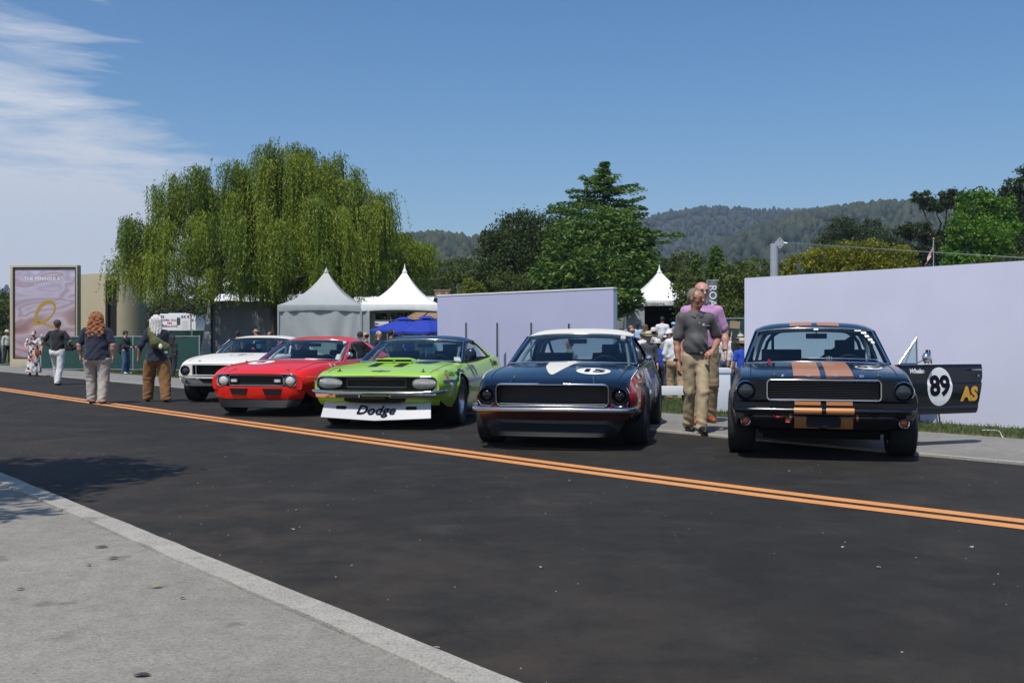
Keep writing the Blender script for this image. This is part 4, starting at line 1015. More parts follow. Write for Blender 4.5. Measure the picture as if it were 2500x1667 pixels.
def car_red():
    S = dict(xF=.90, xR=-3.75, wb=2.74, ra=.36, rw=.325, bow=.13, flare=.025, track=.90, tw=.27, paint=RED, lean=.06,
        zl=K((-3.75,.38),(-3.1,.30),(-2.2,.22),(-.5,.22),(.4,.26),(.90,.42)),
        yr=K((-3.75,.66),(-3.2,.76),(-2.7,.81),(-.4,.80),(.4,.80),(.90,.72)),
        W=K((-3.75,.74),(-3.3,.85),(-2.7,.89),(-1.4,.865),(-.4,.865),(0,.885),(.5,.86),(.75,.81),(.90,.745)),
        zm=K((-3.75,.60),(0,.57),(.90,.55)),
        ys=K((-3.75,.66),(-3.3,.77),(-2.7,.81),(-1.4,.78),(-.4,.78),(.2,.79),(.55,.755),(.80,.70),(.90,.655)),
        zs=K((-3.75,.82),(-3.2,.88),(-2.7,.90),(-2.2,.86),(-1.4,.825),(-.55,.815),(0,.785),(.40,.745),(.70,.70),(.84,.665),(.90,.635)),
        zc=K((-3.75,.84),(-3.1,.87),(-2.7,.88),(-.6,.845),(0,.83),(.45,.785),(.75,.72),(.86,.682),(.90,.655)),
        crown=2.4, cowl=(-.56,.845,.72,.17), head=(-1.30,1.165,.60,.08), rhead=(-2.30,1.17,.56,.04), rbase=(-2.95,.88,.62,.05), roofz=1.212,
        cbase=-2.40, cq=.66, door=(-1.75,-.48), cage=mat('white_cage_paint', (.5,.53,.53), .4), trimr=.012, mirry=.0,
        holes=[rrect(-.655,.655,.458,.648,.085)], zback=.44, seamk=.82, lip=.03)
    c = Car(S, (-3.68,16.3), 12.5, 'bright red coupe with round white headlamp covers and black grille')
    r = c.root; xF = .90
    build('grille_mesh', MB().grid([[c.df((xF-.07, y, z)) for z in (.45,.66)] for y in np.linspace(-.66,.66,9)]), mat('grille_black', (.010,.010,.011), .6, bump=.4, bscale=200), r)
    c.ring('grille_frame', rrect(-.655,.655,.456,.650,.09), .008, CHROME, xF+.006)
    c.ring('grille_inner_frame', rrect(-.44,.44,.475,.628,.02), .006, STEEL, xF-.02)
    for sg in (-1, 1):
        h = c.headlamp(sg*.545, .550, .086, cover=COVERW); h.location.x += .0
        o = c.df((xF-.04, sg*.355, .548)); b = build('parking_lamp', MB().prism(rrect(-.055,.055,-.025,.025,.015), -.02, .03, 'x').xf(Matrix.Translation(o)), CHROME, r, 40)
        build('lens', MB().prism(rrect(-.042,.042,-.016,.016,.01), .03, .036, 'x').xf(Matrix.Translation(o)), COVERW, b)
        a, bq = (.12, .45); build('air_opening', MB().prism([(sg*a, .43), (sg*(a+.31), .43), (sg*(a+.27), .335), (sg*(a+.04), .335)], -.02, .004, 'x').warp(lambda p: c.df((xF+.012+p.x-.06*(.44-p.z), p.y, p.z))), BLACK, r)
    c.valance([(xF+.004,.458,.74),(xF+.006,.42,.75),(xF-.004,.34,.74),(xF-.03,.27,.70),(xF-.08,.25,.68)], 'front_valance', RED)
    c.valance([(xF-.04,.265,.70),(xF-.0,.20,.66),(xF+.03,.145,.62),(xF+.02,.135,.62),(xF-.08,.18,.66)], 'chin_spoiler', mat('spoiler_black', (.006,.0072,.008), .45, spec=.2))
    c.disc('number_roundel', .23, .20, (.22,-.22,1.2), (0,1,0), (-1,0,0), (0,0,-1), WHITEP, .004)
    c.decal('number_mark', textmb('6', .30, bold=.012), (.22,-.22,1.2), (0,1,0), (-1,0,0), (0,0,-1), INK, .006)
    for y in (-.40, .46):
        q = c.drop(xF-.18, y)[0]; build('bonnet_pin', MB().lathe([(.028,0),(.028,.004),(.007,.005),(.007,.035),(0,.035)], 12, origin=q), CHROME, r)
        build('pin_cable', MB().tube([q+Vector((0,0,.01)), c.drop(xF-.06, y*1.12)[0]+Vector((0,0,.005))], .005, 5), STEEL, r)
    for u in (-.08,-.26): c.disc('small_roundel', .05, .04, (u,0,.735), (-1,0,0), (0,0,1), (0,-1,0), WHITEP, .005); c.decal('small_number', textmb('76', .055, bold=.002), (u,0,.735), (-1,0,0), (0,0,1), (0,-1,0), INK, .008)
    for sg in (-1, 1):
        c.decal('side_marker', MB().grid([[(.11*(i/3-.5), .035*(j/2-.5), 0) for j in range(3)] for i in range(4)]), (.56,0,.53), (1,0,0), (0,0,1), (0,-sg,0), WHITEP, .006)
        if sg > 0: c.mirror(-.66, sg*.80, .82, sg)
        c.strip('flame_line', lambda u: (.60-.05*(.8-u), .615-.05*(.8-u)), .42, .74, 8, 2, None, mat('orange_flame', (.75,.16,.02), .4), .004, None, 'l' if sg > 0 else 'r')
    P = [c.roofpt(q, .97) for q in (.15,.85)]; mb = textmb('SCOTT JEWETT', .085, bold=.002)
    mb.v = [tuple(P[0].lerp(P[1], (p[0]+.40)/.80)+Vector((0,.012,p[1]*.8+.02))) for p in mb.v]
    mb.v = [tuple(c.roofpt(.15+.7*(1-((Vector(p)-P[1]).x/(P[0]-P[1]).x)), .965)+Vector((0,.02,p[2]-P[0].lerp(P[1],.5).z-.0))) for p in mb.v]
    build('roof_lettering', mb, WHITEP, r, clean=False)
    p0 = c.cowl(.93); 
    for q in (.06,.14,.22,.92):
        p = c.cowl(.93).lerp(c.head(.93), q)+Vector((.035,0,.015)); build('window_sticker', MB().add([p+Vector((0,a,b)) for a, b in ((-.03,-.018),(.03,-.018),(.03,.018),(-.03,.018))], [(0,1,2,3)]), WHITEP, r)
    P = [c.cowl(t)+Vector((.04,0,.01)) for t in np.linspace(.25,.95,5)]; build('wiper', MB().tube(P, .009, 5), CHROME, r)
    return c

def car_white():
    S = dict(xF=.85, xR=-3.78, wb=2.74, ra=.36, rw=.33, bow=.06, flare=.03, track=.95, tw=.29, paint=WHITE, lean=.04,
        zl=K((-3.78,.36),(-3.1,.30),(-2.2,.24),(-.5,.24),(.4,.30),(.85,.40)),
        yr=K((-3.78,.68),(-3.2,.78),(-2.7,.82),(-.4,.82),(.4,.82),(.85,.80)),
        W=K((-3.78,.76),(-3.3,.85),(-2.7,.90),(-1.4,.885),(-.4,.885),(0,.895),(.5,.88),(.75,.86),(.85,.84)),
        zm=K((-3.78,.62),(0,.60),(.85,.58)),
        ys=K((-3.78,.70),(-3.3,.77),(-2.7,.80),(-1.4,.80),(-.4,.80),(.2,.80),(.6,.79),(.78,.775),(.85,.75)),
        zs=K((-3.78,.84),(-3.2,.88),(-2.7,.89),(-1.4,.885),(-.55,.885),(0,.86),(.45,.815),(.72,.765),(.82,.735),(.85,.715)),
        zc=K((-3.78,.85),(-3.1,.90),(-2.9,.92),(-.6,.915),(0,.885),(.45,.835),(.74,.775),(.83,.745),(.85,.725)),
        crown=3.0, cowl=(-.60,.912,.755,.15), head=(-1.28,1.205,.63,.07), rhead=(-2.30,1.20,.58,.04), rbase=(-2.85,.92,.66,.05), roofz=1.25,
        cbase=-2.40, cq=.64, door=(-1.75,-.50), trim=BLACK, trim2=CHROME, cage=CAGE, mirry=.0, two_seats=True,
        holes=[rrect(-.56,.56,.515,.705,.03), circ(-.705,.600,.095), circ(.705,.600,.095)], zback=.44, lip=.02)
    c = Car(S, (-5.32,19.85), 5, 'cream white coupe with open black grille and missing front bumper')
    r = c.root; xF = .85
    c.ring('grille_frame', rrect(-.56,.56,.515,.705,.03), .008, STEEL, xF+.006)
    for y in (-.50,.50): build('grille_upright', MB().box(xF-.04, xF-.02, y-.008, y+.008, .52, .70).warp(c.df), STEEL, r)
    for y in (-.705, .705): c.headlamp(y, .600, .082, ring=BLACK)
    build('bumper_mount', MB().sweep([c.df((xF+.03, y, .468)) for y in np.linspace(-.80,.80,17)], [(-.02,-.012),(.02,-.012),(.02,.012),(-.02,.012)]), WHITE, r, 40)
    c.valance([(xF+.01,.46,.80),(xF+.01,.42,.81),(xF-.01,.36,.80),(xF-.06,.31,.76)], 'front_valance', WHITE)
    build('lower_intake', MB().prism([(-.44,.45),(.44,.45),(.36,.365),(-.34,.365)], xF-.05, xF+.022, 'x').warp(c.df), BLACK, r)
    for sg in (-1, 1):
        build('chrome_bracket', MB().tube([c.df((xF+.05, sg*y, z)) for y, z in ((.80,.49),(.62,.455),(.50,.462),(.44,.445),(.38,.458))], .012, 6), CHROME, r, 60)
        build('brake_duct', MB().lathe([(0,.0),(.045,.0),(.05,.006)], 16, axis='x', origin=c.df((xF-.005, sg*.66, .385))), mat('duct_mesh', (.10,.095,.05), .6), r)
        q = c.drop(xF-.10, sg*.45)[0]; build('bonnet_pin', MB().lathe([(.026,0),(.026,.004),(.006,.005),(.006,.03),(0,.03)], 12, origin=q), BLACK, r)
        for t in (.5,): 
            h = c.head(sg*.55); build('screen_clip', MB().box(h.x-.01, h.x+.03, h.y-.012, h.y+.012, h.z, h.z+.02), STEEL, r)
            h = c.cowl(sg*.5); build('screen_clip', MB().box(h.x, h.x+.04, h.y-.012, h.y+.012, h.z-.005, h.z+.018), STEEL, r)
    q0 = (.05, .10)
    rows = [[(rr*math.cos(a), rr*math.sin(a), 0) for rr in (.205,.215)] for a in [2*math.pi*k/40 for k in range(40)]]
    c.decal('number_ring', MB().grid(rows, close_u=True), (q0[0],q0[1],1.2), (0,1,0), (-1,0,0), (0,0,-1), INK, .004)
    c.decal('number_mark', textmb('7', .30, bold=.006), (q0[0],q0[1],1.2), (0,1,0), (-1,0,0), (0,0,-1), INK, .005)
    build('red_dash_light', MB().sphere((-.95,-.02,.985), (.03,.045,.035), 10, 8), REDP, r)
    return c
CARS = [car_sixtysix(), car_sixtynine(), car_lime(), car_red(), car_white()]
# ------------------------------------------------------------------ walls, tents, signs, fences and other things in the place
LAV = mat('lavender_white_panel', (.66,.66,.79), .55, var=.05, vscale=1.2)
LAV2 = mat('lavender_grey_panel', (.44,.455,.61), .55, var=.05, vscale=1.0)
CANVAS = mat('white_canvas', (.78,.78,.76), .6, var=.04, vscale=3, bump=.15, bscale=9)
GREYCAN = mat('shaded_grey_canvas', (.36,.38,.375), .55, var=.06, vscale=2, bump=.2, bscale=7)  # grey canvas, its colour darkened to carry the willow's shade on the tent
GALV = mat('galvanised_pipe', (.55,.56,.56), .35, .8)
GREENSCR = mat('green_windscreen_fabric', (.010,.055,.045), .75, var=.15, vscale=6, bump=.2, bscale=30)
GREYWALL = mat('grey_screen_wall', (.27,.27,.31), .7, var=.08, vscale=1.5)
BEIGE = mat('beige_plaster', (.50,.44,.30), .8, var=.05, vscale=2, bump=.1, bscale=20)
BROWN = mat('dark_brown_frame', (.045,.028,.016), .5)
BLACKM = mat('matt_black', (.010,.010,.011), .8)
WHITEM = mat('white_matt', (.78,.78,.79), .5)
def wall(name, a, b, h, th, npan, m, label, cat='wall', z0=0.0, cap=None):
    """a wall of butted panels from a to b (ground points)"""
    a, b = Vector((a[0], a[1], 0)), Vector((b[0], b[1], 0)); L = (b-a).length; u = (b-a)/L; n = Vector((u.y, -u.x, 0))
    if n.y > 0: n = -n
    r = empty(name, a, math.atan2(u.y, u.x)); tag(r, label, cat); s = 1 if (Matrix.Rotation(math.atan2(u.y,u.x),3,'Z') @ Vector((0,-1,0))).dot(n) > 0 else -1
    for k in range(npan):
        x0, x1 = L*k/npan, L*(k+1)/npan
        build('panel', MB().box(x0+.0004, x1-.0004, 0, th, z0, h), m, r)
    fr = MB()
    for k in range(npan+1): fr.box(max(L*k/npan-.03, .01), min(L*k/npan+.03, L-.01), th+.002, th+.05, z0, h-.03)
    build('back_post', fr, GALV, r)
    if cap: build('top_edge', MB().box(-.01, L+.01, -.012, th+.012, h+.001, h+.03), cap, r)
    return r
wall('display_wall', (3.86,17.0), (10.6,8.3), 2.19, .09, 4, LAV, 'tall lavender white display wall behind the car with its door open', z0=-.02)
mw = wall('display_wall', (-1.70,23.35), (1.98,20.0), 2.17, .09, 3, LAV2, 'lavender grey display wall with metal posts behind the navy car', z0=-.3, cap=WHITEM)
def metal_post(px, Y, top, label):
    p = at(px, top, Y); r = empty('metal_post', (p.x, Y, lawn_z(dist_edge(p)))); tag(r, label, 'post', 'metal posts along the middle display wall'); h = p.z-r.location.z
    build('channel', MB().box(-.028, .004, -.02, .02, 0, h), mat('dark_steel', (.05,.05,.055), .4, .6), r, bevel=.003)
    build('channel', MB().box(.006, .034, -.018, .018, 0, h-.01), GALV, r, bevel=.003)
    build('base_plate', MB().box(-.10,.10,-.10,.10,0,.012), GALV, r)
for px, Y, w in ((1139,22.3,'leftmost of the four metal posts on the middle wall'), (1215,21.6,'second metal post from the left on the middle wall'), (1298,21.0,'third metal post from the left on the middle wall'), (1390,20.3,'rightmost of the four metal posts on the middle wall')):
    metal_post(px, Y, 785 if px != 1390 else 787, w)
def wpx0(px, Y): return (px-1250)/FPX*Y
# ---- pagoda tents
def tent(cx, cy, yaw, w, eave, peak, m, label, closed=(), val=.24, finial=.22, wallm=None, sagv=.05, z0=-.3):
    r = empty('pagoda_tent', (cx, cy, z0), yaw); tag(r, label, 'tent'); e = eave-z0; pk = peak-z0; h = w/2
    cor = [(-h,-h),(h,-h),(h,h),(-h,h)]
    for k in range(4):
        a, b = Vector((*cor[k], 0)), Vector((*cor[(k+1) % 4], 0)); rows = []
        for i in range(13):
            s = i/12; p = a.lerp(b, s); row = []
            for j in range(15):
                q = j/14; zz = e+(pk-e)*(.42*q+.58*q**2.6)-.05*math.sin(math.pi*s)*math.sin(math.pi*q)*(1-q); row.append((p.x*(1-q), p.y*(1-q), zz))
            rows.append(row)
        build('roof_panel', MB().grid(rows), m, r, 40)
        n = Vector((b.y-a.y, a.x-b.x, 0)).normalized(); rows = []
        for i in range(25):
            s = i/24; p = a.lerp(b, s)+n*(.012+.012*math.sin(s*43+k)); rows.append([(p.x, p.y, e+.004), (p.x+n.x*.015, p.y+n.y*.015, e-val*.5), (p.x, p.y, e-val+sagv*math.sin(math.pi*s))])
        build('valance', MB().grid(rows), m, r, 40)
    if finial: build('finial', MB().lathe([(.10,pk-.10),(.035,pk+.02),(.02,pk+finial*.5),(0,pk+finial)], 12), m, r, 60)
    for x, y in cor: build('leg', MB().box(x-.03,x+.03,y-.03,y+.03,0,e-.01).warp(lambda p: Vector((p.x*.985,p.y*.985,p.z))), GALV, r)
    for (k, s0, s1) in closed:
        a, b = Vector((*cor[k], 0)), Vector((*cor[(k+1) % 4], 0)); n = Vector((b.y-a.y, a.x-b.x, 0)).normalized(); rows = []
        for i in range(41):
            s = s0+(s1-s0)*i/40; p = a.lerp(b, s); row = []
            for j in range(17):
                q = j/16; z = (e-.06)*(1-q); sag = .03*math.sin(7*s*3.1+3*math.cos(q*4+k))+.035*math.cos(14*(s-.5)**2*4+q*6); row.append((p.x*.99-n.x*(.02+sag*.6), p.y*.99-n.y*(.02+sag*.6), z))
            rows.append(row)
        build('side_wall', MB().grid(rows), wallm or m, r, 60)
    return r
Z = -.35
tent(-6.80,37.5,0.02,2.94,2.43,3.78,GREYCAN,'closed grey pagoda tent standing under the willow',((0,0,1),(3,0,1),(1,0,1)), finial=.10, z0=Z)
tent(-3.92,37.4,-.03,2.74,2.45,3.78,CANVAS,'open white pagoda tent with pointed top beside the grey tent',((3,0,1),(0,0,.11)), wallm=GREYCAN, z0=Z)
bt = tent(6.69,46.5,0.05,2.95,2.52,3.80,CANVAS,'white tent lettered Bonhams with a dark open front',((0,0,.23),(2,0,1),(3,0,1),(1,0,1)), wallm=GREYCAN, z0=Z)
bt.scale = (1.274,1.274,1.143)
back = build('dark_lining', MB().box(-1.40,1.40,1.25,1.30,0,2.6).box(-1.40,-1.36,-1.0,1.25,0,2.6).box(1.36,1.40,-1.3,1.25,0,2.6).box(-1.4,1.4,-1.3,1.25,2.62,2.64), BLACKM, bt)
for x in (-.46, .52):
    build('lettering', place(textmb('Bonhams', .17, bold=.002, sx=1.1), (x,-1.535,2.755), (1,0,0), (0,0,1)), INK, bt)
build('blue_disc', MB().sphere((-.72,.9,2.30), (.14,.02,.14), 14, 8), mat('blue_cloth', (.01,.04,.30), .6), bt)  # flat blue disc inside the tent, near the back
dk = empty('tent_deck', (wpx0(1528,40), 39.2, -.4)); tag(dk, 'low dark deck in front of the lettered tent', 'deck')
for k in range(12): build('plank', MB().box(0,3.1,.46*k+.004,.46*(k+1)-.004,.60,.72), mat('dark_deck_board', (.05,.045,.04), .8, var=.2), dk)
build('skirting', MB().box(.02,3.08,.02,5.5,0,.598), BLACKM, dk)
# big white canopy behind the willow and small white one by the conifer
def canopy(x0, x1, Y, z0, z1, zlow, label, m=CANVAS):
    r = empty('marquee', ((x0+x1)/2, Y, -.4)); tag(r, label, 'marquee'); w = (x1-x0)/2
    rows = [[(-w+2*w*i/24, -1.5+3*q, (z0 if q == 0 else z1)+.4+.05*math.sin(i*1.3)*(1-q)) for q in (0,.5,1)] for i in range(25)]
    build('roof_panel', MB().grid(rows), m, r, 40)
    build('valance', MB().grid([[(-w+2*w*i/24, -1.52, z0+.4), (-w+2*w*i/24, -1.54+.02*math.sin(i*2), zlow+.4)] for i in range(25)]), m, r, 40)
    for x in (-w+.05, 0, w-.05): build('leg', MB().tube([(x,-1.45,0),(x,-1.45,z0+.38)], .04, 8), GALV, r)
canopy(-14.6,-8.3,51,2.95,3.50,2.75,'long white marquee seen under the willow branches')
canopy(-7.9,-3.9,51.5,2.95,3.4,2.7,'white marquee behind the two pagoda tents')
canopy(5.0,5.75,51,3.0,3.15,2.1,'small white canopy left of the lettered tent')
# ---- grey curved screen under the willow
def curved_screen():
    r = empty('screen_wall', (at(520,832,44).x,44,-.1)); tag(r, 'tall grey curved screen wall in the shade of the willow', 'wall')
    P = chaikin([(-.02,0),(.7,.40),(1.5,.65),(2.2,.7),(2.75,.5)], 2); rows = []; zt = at(0,731,44).z+.1
    for i, (x, y) in enumerate(P):
        h = zt-.02*math.sin(i*.9); rows.append([(x,y,0),(x,y,h),(x+.02,y+.10,h),(x+.02,y+.10,0)])
    build('panel', MB().grid(rows, close_v=True), GREYWALL, r, 40)
    build('end_panel', MB().prism([(-.62,0),(-.06,0),(-.06,zt+.04),(-.14,zt+.04)], -.12, -.04, 'y'), mat('light_grey_panel', (.36,.36,.38), .65), r)
    build('edge_post', MB().box(-.06,-.0,-.15,-.05,0,zt+.05), BLACKM, r)
curved_screen()
# ---- fences with green fabric
def fence(pts, h, label, lean=0):
    r = empty('fence', pts[0]); tag(r, label, 'fence'); o = Vector(pts[0])
    for a, b in zip(pts[:-1], pts[1:]):
        a, b = Vector(a)-o, Vector(b)-o; u = (b-a).normalized(); n = Vector((u.y,-u.x,0)); L = (b-a).length
        rows = [[a+u*(L*i/14)+n*(.012*math.sin(i*1.7+j))+Vector((0,0,.06+(h-.10)*j/5)) for j in range(6)] for i in range(15)]
        build('fabric_panel', MB().grid(rows), GREENSCR, r, 60)
        build('rail', MB().tube([a+Vector((0,0,h-.02)), b+Vector((0,0,h-.02))], .022, 8), GALV, r); build('rail', MB().tube([a+Vector((0,0,.06)), b+Vector((0,0,.06))], .018, 8), GALV, r)
    for p in pts:
        p = Vector(p)-o; build('post', MB().tube([p+Vector((0,0,0)), p+Vector((0,0,h+.03))], .028, 8), GALV, r)
fence([gp(100,901), gp(212,902), gp(325,903), gp(487,905)], 1.36, 'low green fabric fence behind the walkers on the left')
fence([at(404,880,46)*1, at(468,880,46.3), at(500,880,46.5)][0:3] and [Vector((at(400,832,46).x,46,-.05)), Vector((at(464,832,46).x,46.3,-.05)), Vector((at(500,832,46.5).x,46.5,-.05))], 1.72, 'taller green fence panel in front of the ambulance')
fence([Vector((at(1755,832,31).x,31,-.4)), Vector((at(1850,832,30).x,30,-.4)), Vector((at(1960,832,29).x,29,-.4))], 2.25, 'green fence behind the man in the pink shirt')
fence([Vector((at(1490,832,39).x,39,-.4)), Vector((at(1530,832,39).x,39,-.4))], 2.0, 'short green fence beside the lettered tent')
# ---- billboard and beige wall
def billboard():
    o = gp(24,893); r = empty('billboard', o, R(-3)); tag(r, 'large upright billboard with mauve wave poster and gold letter Q', 'billboard'); w, h = 3.12, 4.60
    build('frame', plate([(0,0),(w,0),(w,h),(0,h)], [[(.13,.36),(w-.06,.36),(w-.06,h-.10),(.13,h-.10)]], .36, .0).xf(Matrix(((1,0,0,0),(0,0,1,.18),(0,1,0,0),(0,0,0,1)))), BEIGE, r, bevel=.01)
    build('back_board', MB().box(.05,w-.03,.25,.30,.1,h-.05), BEIGE, r)
    b2 = plate([(.13,.36),(w-.06,.36),(w-.06,h-.10),(.13,h-.10)], [[(.19,.43),(w-.12,.43),(w-.12,h-.16),(.19,h-.16)]], .05, 0).xf(Matrix(((1,0,0,0),(0,0,1,.06),(0,1,0,0),(0,0,0,1))))
    build('poster_frame', b2, BROWN, r)
    m, nt, b = nodes('wave_poster'); tc = nt.nodes.new('ShaderNodeTexCoord').outputs['Object']
    mp = nt.nodes.new('ShaderNodeMapping'); mp.inputs['Rotation'].default_value = (0, R(18), 0); mp.inputs['Scale'].default_value = (.30,.5,.72); nt.links.new(tc, mp.inputs[0])
    n = noise(nt, mp.outputs[0], 1.1, 2, .4, 1.6)
    c = ramp(nt, n, [(.25,(.14,.055,.045)),(.36,(.36,.20,.19)),(.42,(.52,.44,.52)),(.49,(.24,.15,.155)),(.55,(.50,.41,.48)),(.61,(.30,.26,.32)),(.70,(.60,.55,.68))])
    sp = nt.nodes.new('ShaderNodeSeparateXYZ'); nt.links.new(tc, sp.inputs[0]); f = ramp(nt, sp.outputs['Z'], [(0,(0,0,0)),(1,(1,1,1))])
    mr = nt.nodes.new('ShaderNodeMapRange'); mr.inputs['From Min'].default_value = .4; mr.inputs['From Max'].default_value = 3.6; nt.links.new(sp.outputs['Z'], mr.inputs['Value'])
    g = ramp(nt, mr.outputs[0], [(0,(.24,.10,.075)),(.35,(.42,.27,.25)),(.6,(.50,.44,.50)),(1,(.58,.53,.68))])
    c = mixc(nt, .35, c, g); nt.links.new(c, b.inputs['Base Color']); b.inputs['Roughness'].default_value = .35
    build('poster', MB().box(.19,w-.12,.075,.10,.43,h-.16), m, r)
    GOLD = mat('gold_print', (.42,.26,.035), .45); WP = mat('poster_white', (.80,.78,.80), .5)
    loop = [(1.95,2.45),(2.12,2.85),(1.85,3.02),(1.50,2.86),(1.22,2.45),(1.12,2.12),(1.30,2.02),(1.62,2.12),(1.90,2.40),(2.00,2.62)]
    loop = [(1.36,2.00),(1.14,2.14),(1.20,2.46),(1.40,2.78),(1.68,2.96),(1.98,2.92),(2.08,2.66),(1.96,2.38),(1.70,2.12),(1.44,2.00),(1.16,1.97),(1.02,2.02)]
    sw = MB().sweep([(x,.068,z) for x, z in chaikin(loop, 3)], [(-.006,-.07),(.006,-.07),(.006,.07),(-.006,.07)], (0,1,0)); 
    q = MB(); pts = chaikin(loop, 3)
    for (x0,z0),(x1,z1) in zip(pts[:-1], pts[1:]): pass
    rows = []
    for i, (x, z) in enumerate(pts):
        t = Vector((pts[min(i+1,len(pts)-1)][0]-pts[max(i-1,0)][0], 0, pts[min(i+1,len(pts)-1)][1]-pts[max(i-1,0)][1])).normalized(); n_ = Vector((-t.z,0,t.x)); k = .035+.045*abs(math.sin(i/len(pts)*math.pi*1.6)); rows.append([Vector((x,.070,z))+n_*k, Vector((x,.070,z))-n_*k])
    build('gold_letter', q.grid(rows), GOLD, r); tail = chaikin([(1.02,2.00),(1.4,2.02),(1.8,1.86),(2.2,1.72),(2.30,1.62)], 2)
    build('gold_letter_tail', MB().grid([[(x,.071,z+.05*math.sin(math.pi*i/len(tail))),(x,.071,z-.05*math.sin(math.pi*i/len(tail)))] for i, (x, z) in enumerate(tail)]), GOLD, r)
    build('title_lettering', place(textmb('THE PENINSULA', .225, bold=.004, sx=1.02), (1.46,.070,3.98), (1,0,0), (0,0,1)), WP, r)
    build('subtitle_lettering', place(textmb('HOTELS', .11, spacing=2.2), (1.46,.070,3.74), (1,0,0), (0,0,1)), WP, r)
    cr = MB()
    for k in range(5): cr.add([(1.40+.13*k-.02,.07,1.46-.18*(k%2)), (1.40+.13*k+.04,.07,1.20), (1.40+.13*k+.07,.07,1.50)], [(0,1,2)])
    build('crown_mark', cr, WP, r); build('event_lettering', place(textmb('MOTORSPORTS', .13, bold=.004), (1.72,.07,1.04), (1,0,0), (0,0,1)), WP, r)
billboard()
def beige_wall():
    r = empty('building', (0,48,0)); tag(r, 'curved beige building with a tall dark slot window beside the billboard', 'building')
    def P(px, z): 
        t = (px-180)/170; Y = 48+2.6*(2*t-1.1)**2*.5; return Vector(((px-1250)/2500*Y, Y-48, z))
    zt = 1.13+168/2500*48
    def seg(a, b, z0, z1, n=10):
        rows = []
        for i in range(n+1):
            p = P(a+(b-a)*i/n, 0); q = p+Vector((0,.5,0)); rows.append([p+Vector((0,0,z0)), p+Vector((0,0,z1)), q+Vector((0,0,z1)), q+Vector((0,0,z0))])
        return MB().grid(rows, close_v=True).grid([rows[0][:2], rows[0][:1:-1]]).grid([rows[-1][:2], rows[-1][:1:-1]])
    zs = 1.13+151/2500*48; zb = 1.13+14/2500*48
    build('wall', seg(170,257,-.1,zt), BEIGE, r, 40); build('wall', seg(285,347,-.1,zt), BEIGE, r, 40); build('lintel', seg(257,285,zs,zt,4), BEIGE, r, 40); build('slot_sill', seg(257,285,-.1,zb-.6,4), BEIGE, r, 40)
    a, b = P(257,0), P(285,0); build('slot_window', MB().grid([[a+Vector((0,.3,zb-.7)), a+Vector((0,.3,zs+.1))],[b+Vector((0,.3,zb-.7)), b+Vector((0,.3,zs+.1))]]), BLACKM, r)
beige_wall()
# ---- ambulance
def ambulance():
    Y = 57; o = Vector((at(390,832,Y).x, Y, -.35)); r = empty('ambulance', o, R(-4)); tag(r, 'white ambulance with red lettering parked behind the green fence', 'ambulance'); AW = mat('ambulance_white', (.75,.76,.78), .3, coat=.5)
    zt = 1.13+69/2500*Y-o.z
    build('box_body', MB().box(0,1.75,0,2.2,.5,zt), AW, r, bevel=.04); build('box_body_front', MB().box(1.76,2.02,.1,2.1,.5,zt-.12), AW, r, bevel=.03)
    cab = MB().prism([(2.03,.5),(3.6,.5),(3.6,1.15),(2.85,1.40),(2.55,2.0),(2.03,2.02)], .15, 2.0, 'y'); build('cab', cab, AW, r, bevel=.03)
    build('cab_window', MB().prism([(2.12,1.42),(2.68,1.42),(2.46,1.90),(2.12,1.92)], .140, .148, 'y'), mat('dark_window', (.01,.013,.015), .05, coat=1), r)
    build('windscreen', MB().add([(2.88,.25,1.44),(2.88,1.9,1.44),(2.60,1.9,1.97),(2.60,.25,1.97)], [(0,1,2,3)]), MATS['dark_window'], r)
    build('side_window', MB().prism(rrect(.98,1.17,zt-.62,zt-.22,.03), -.012, -.004, 'y'), MATS['dark_window'], r)
    build('side_door', MB().prism(rrect(1.28,1.58,.7,zt-.38,.03), -.010, -.004, 'y'), mat('ambulance_panel', (.66,.67,.69), .3), r)
    build('red_stripe', MB().box(.0,1.75,-.006,-.002,1.02,1.14), mat('red_stripe_paint', (.45,.03,.03), .4), r)
    for x in (.08,.20,1.28,1.42,1.62,1.80,1.98):
        build('warning_light', MB().box(x-.045,x+.045,-.03,-.001,zt-.20,zt-.10), mat('lamp_grey', (.20,.20,.22), .15) if x < 1.5 else (mat('red_lens', (.5,.02,.02), .15) if 1.75 < x < 1.9 else MATS['lamp_grey']), r)
    RL = mat('red_lettering', (.42,.02,.02), .5)
    for k, t in enumerate(('CARMEL VALLEY','FIRE','AMBULANCE')): build('lettering', place(textmb(t, .155, bold=.003), (.56,-.008,zt-.36-.17*k), (1,0,0), (0,0,1)), RL, r)
    star = MB()
    for a in (0,60,120): c, s = math.cos(R(a+90)), math.sin(R(a+90)); star.obox((.13,-.012,zt-.62), (.085*c,0,.085*s), (0,.003+a*.00002,0), (-.024*s,0,.024*c))
    build('star_of_life', star, mat('star_blue', (.03,.12,.5), .5), r)
    build('roof_unit', MB().box(.3,1.3,.5,1.6,zt,zt+.04), AW, r); 
    for x in (.45,2.75): build('wheel', MB().lathe([(0,-.1),(.36,-.1),(.38,0),(.36,.12),(0,.12)], 24, axis='y', origin=(x,.15,.38)), RUBBER, r)
ambulance()
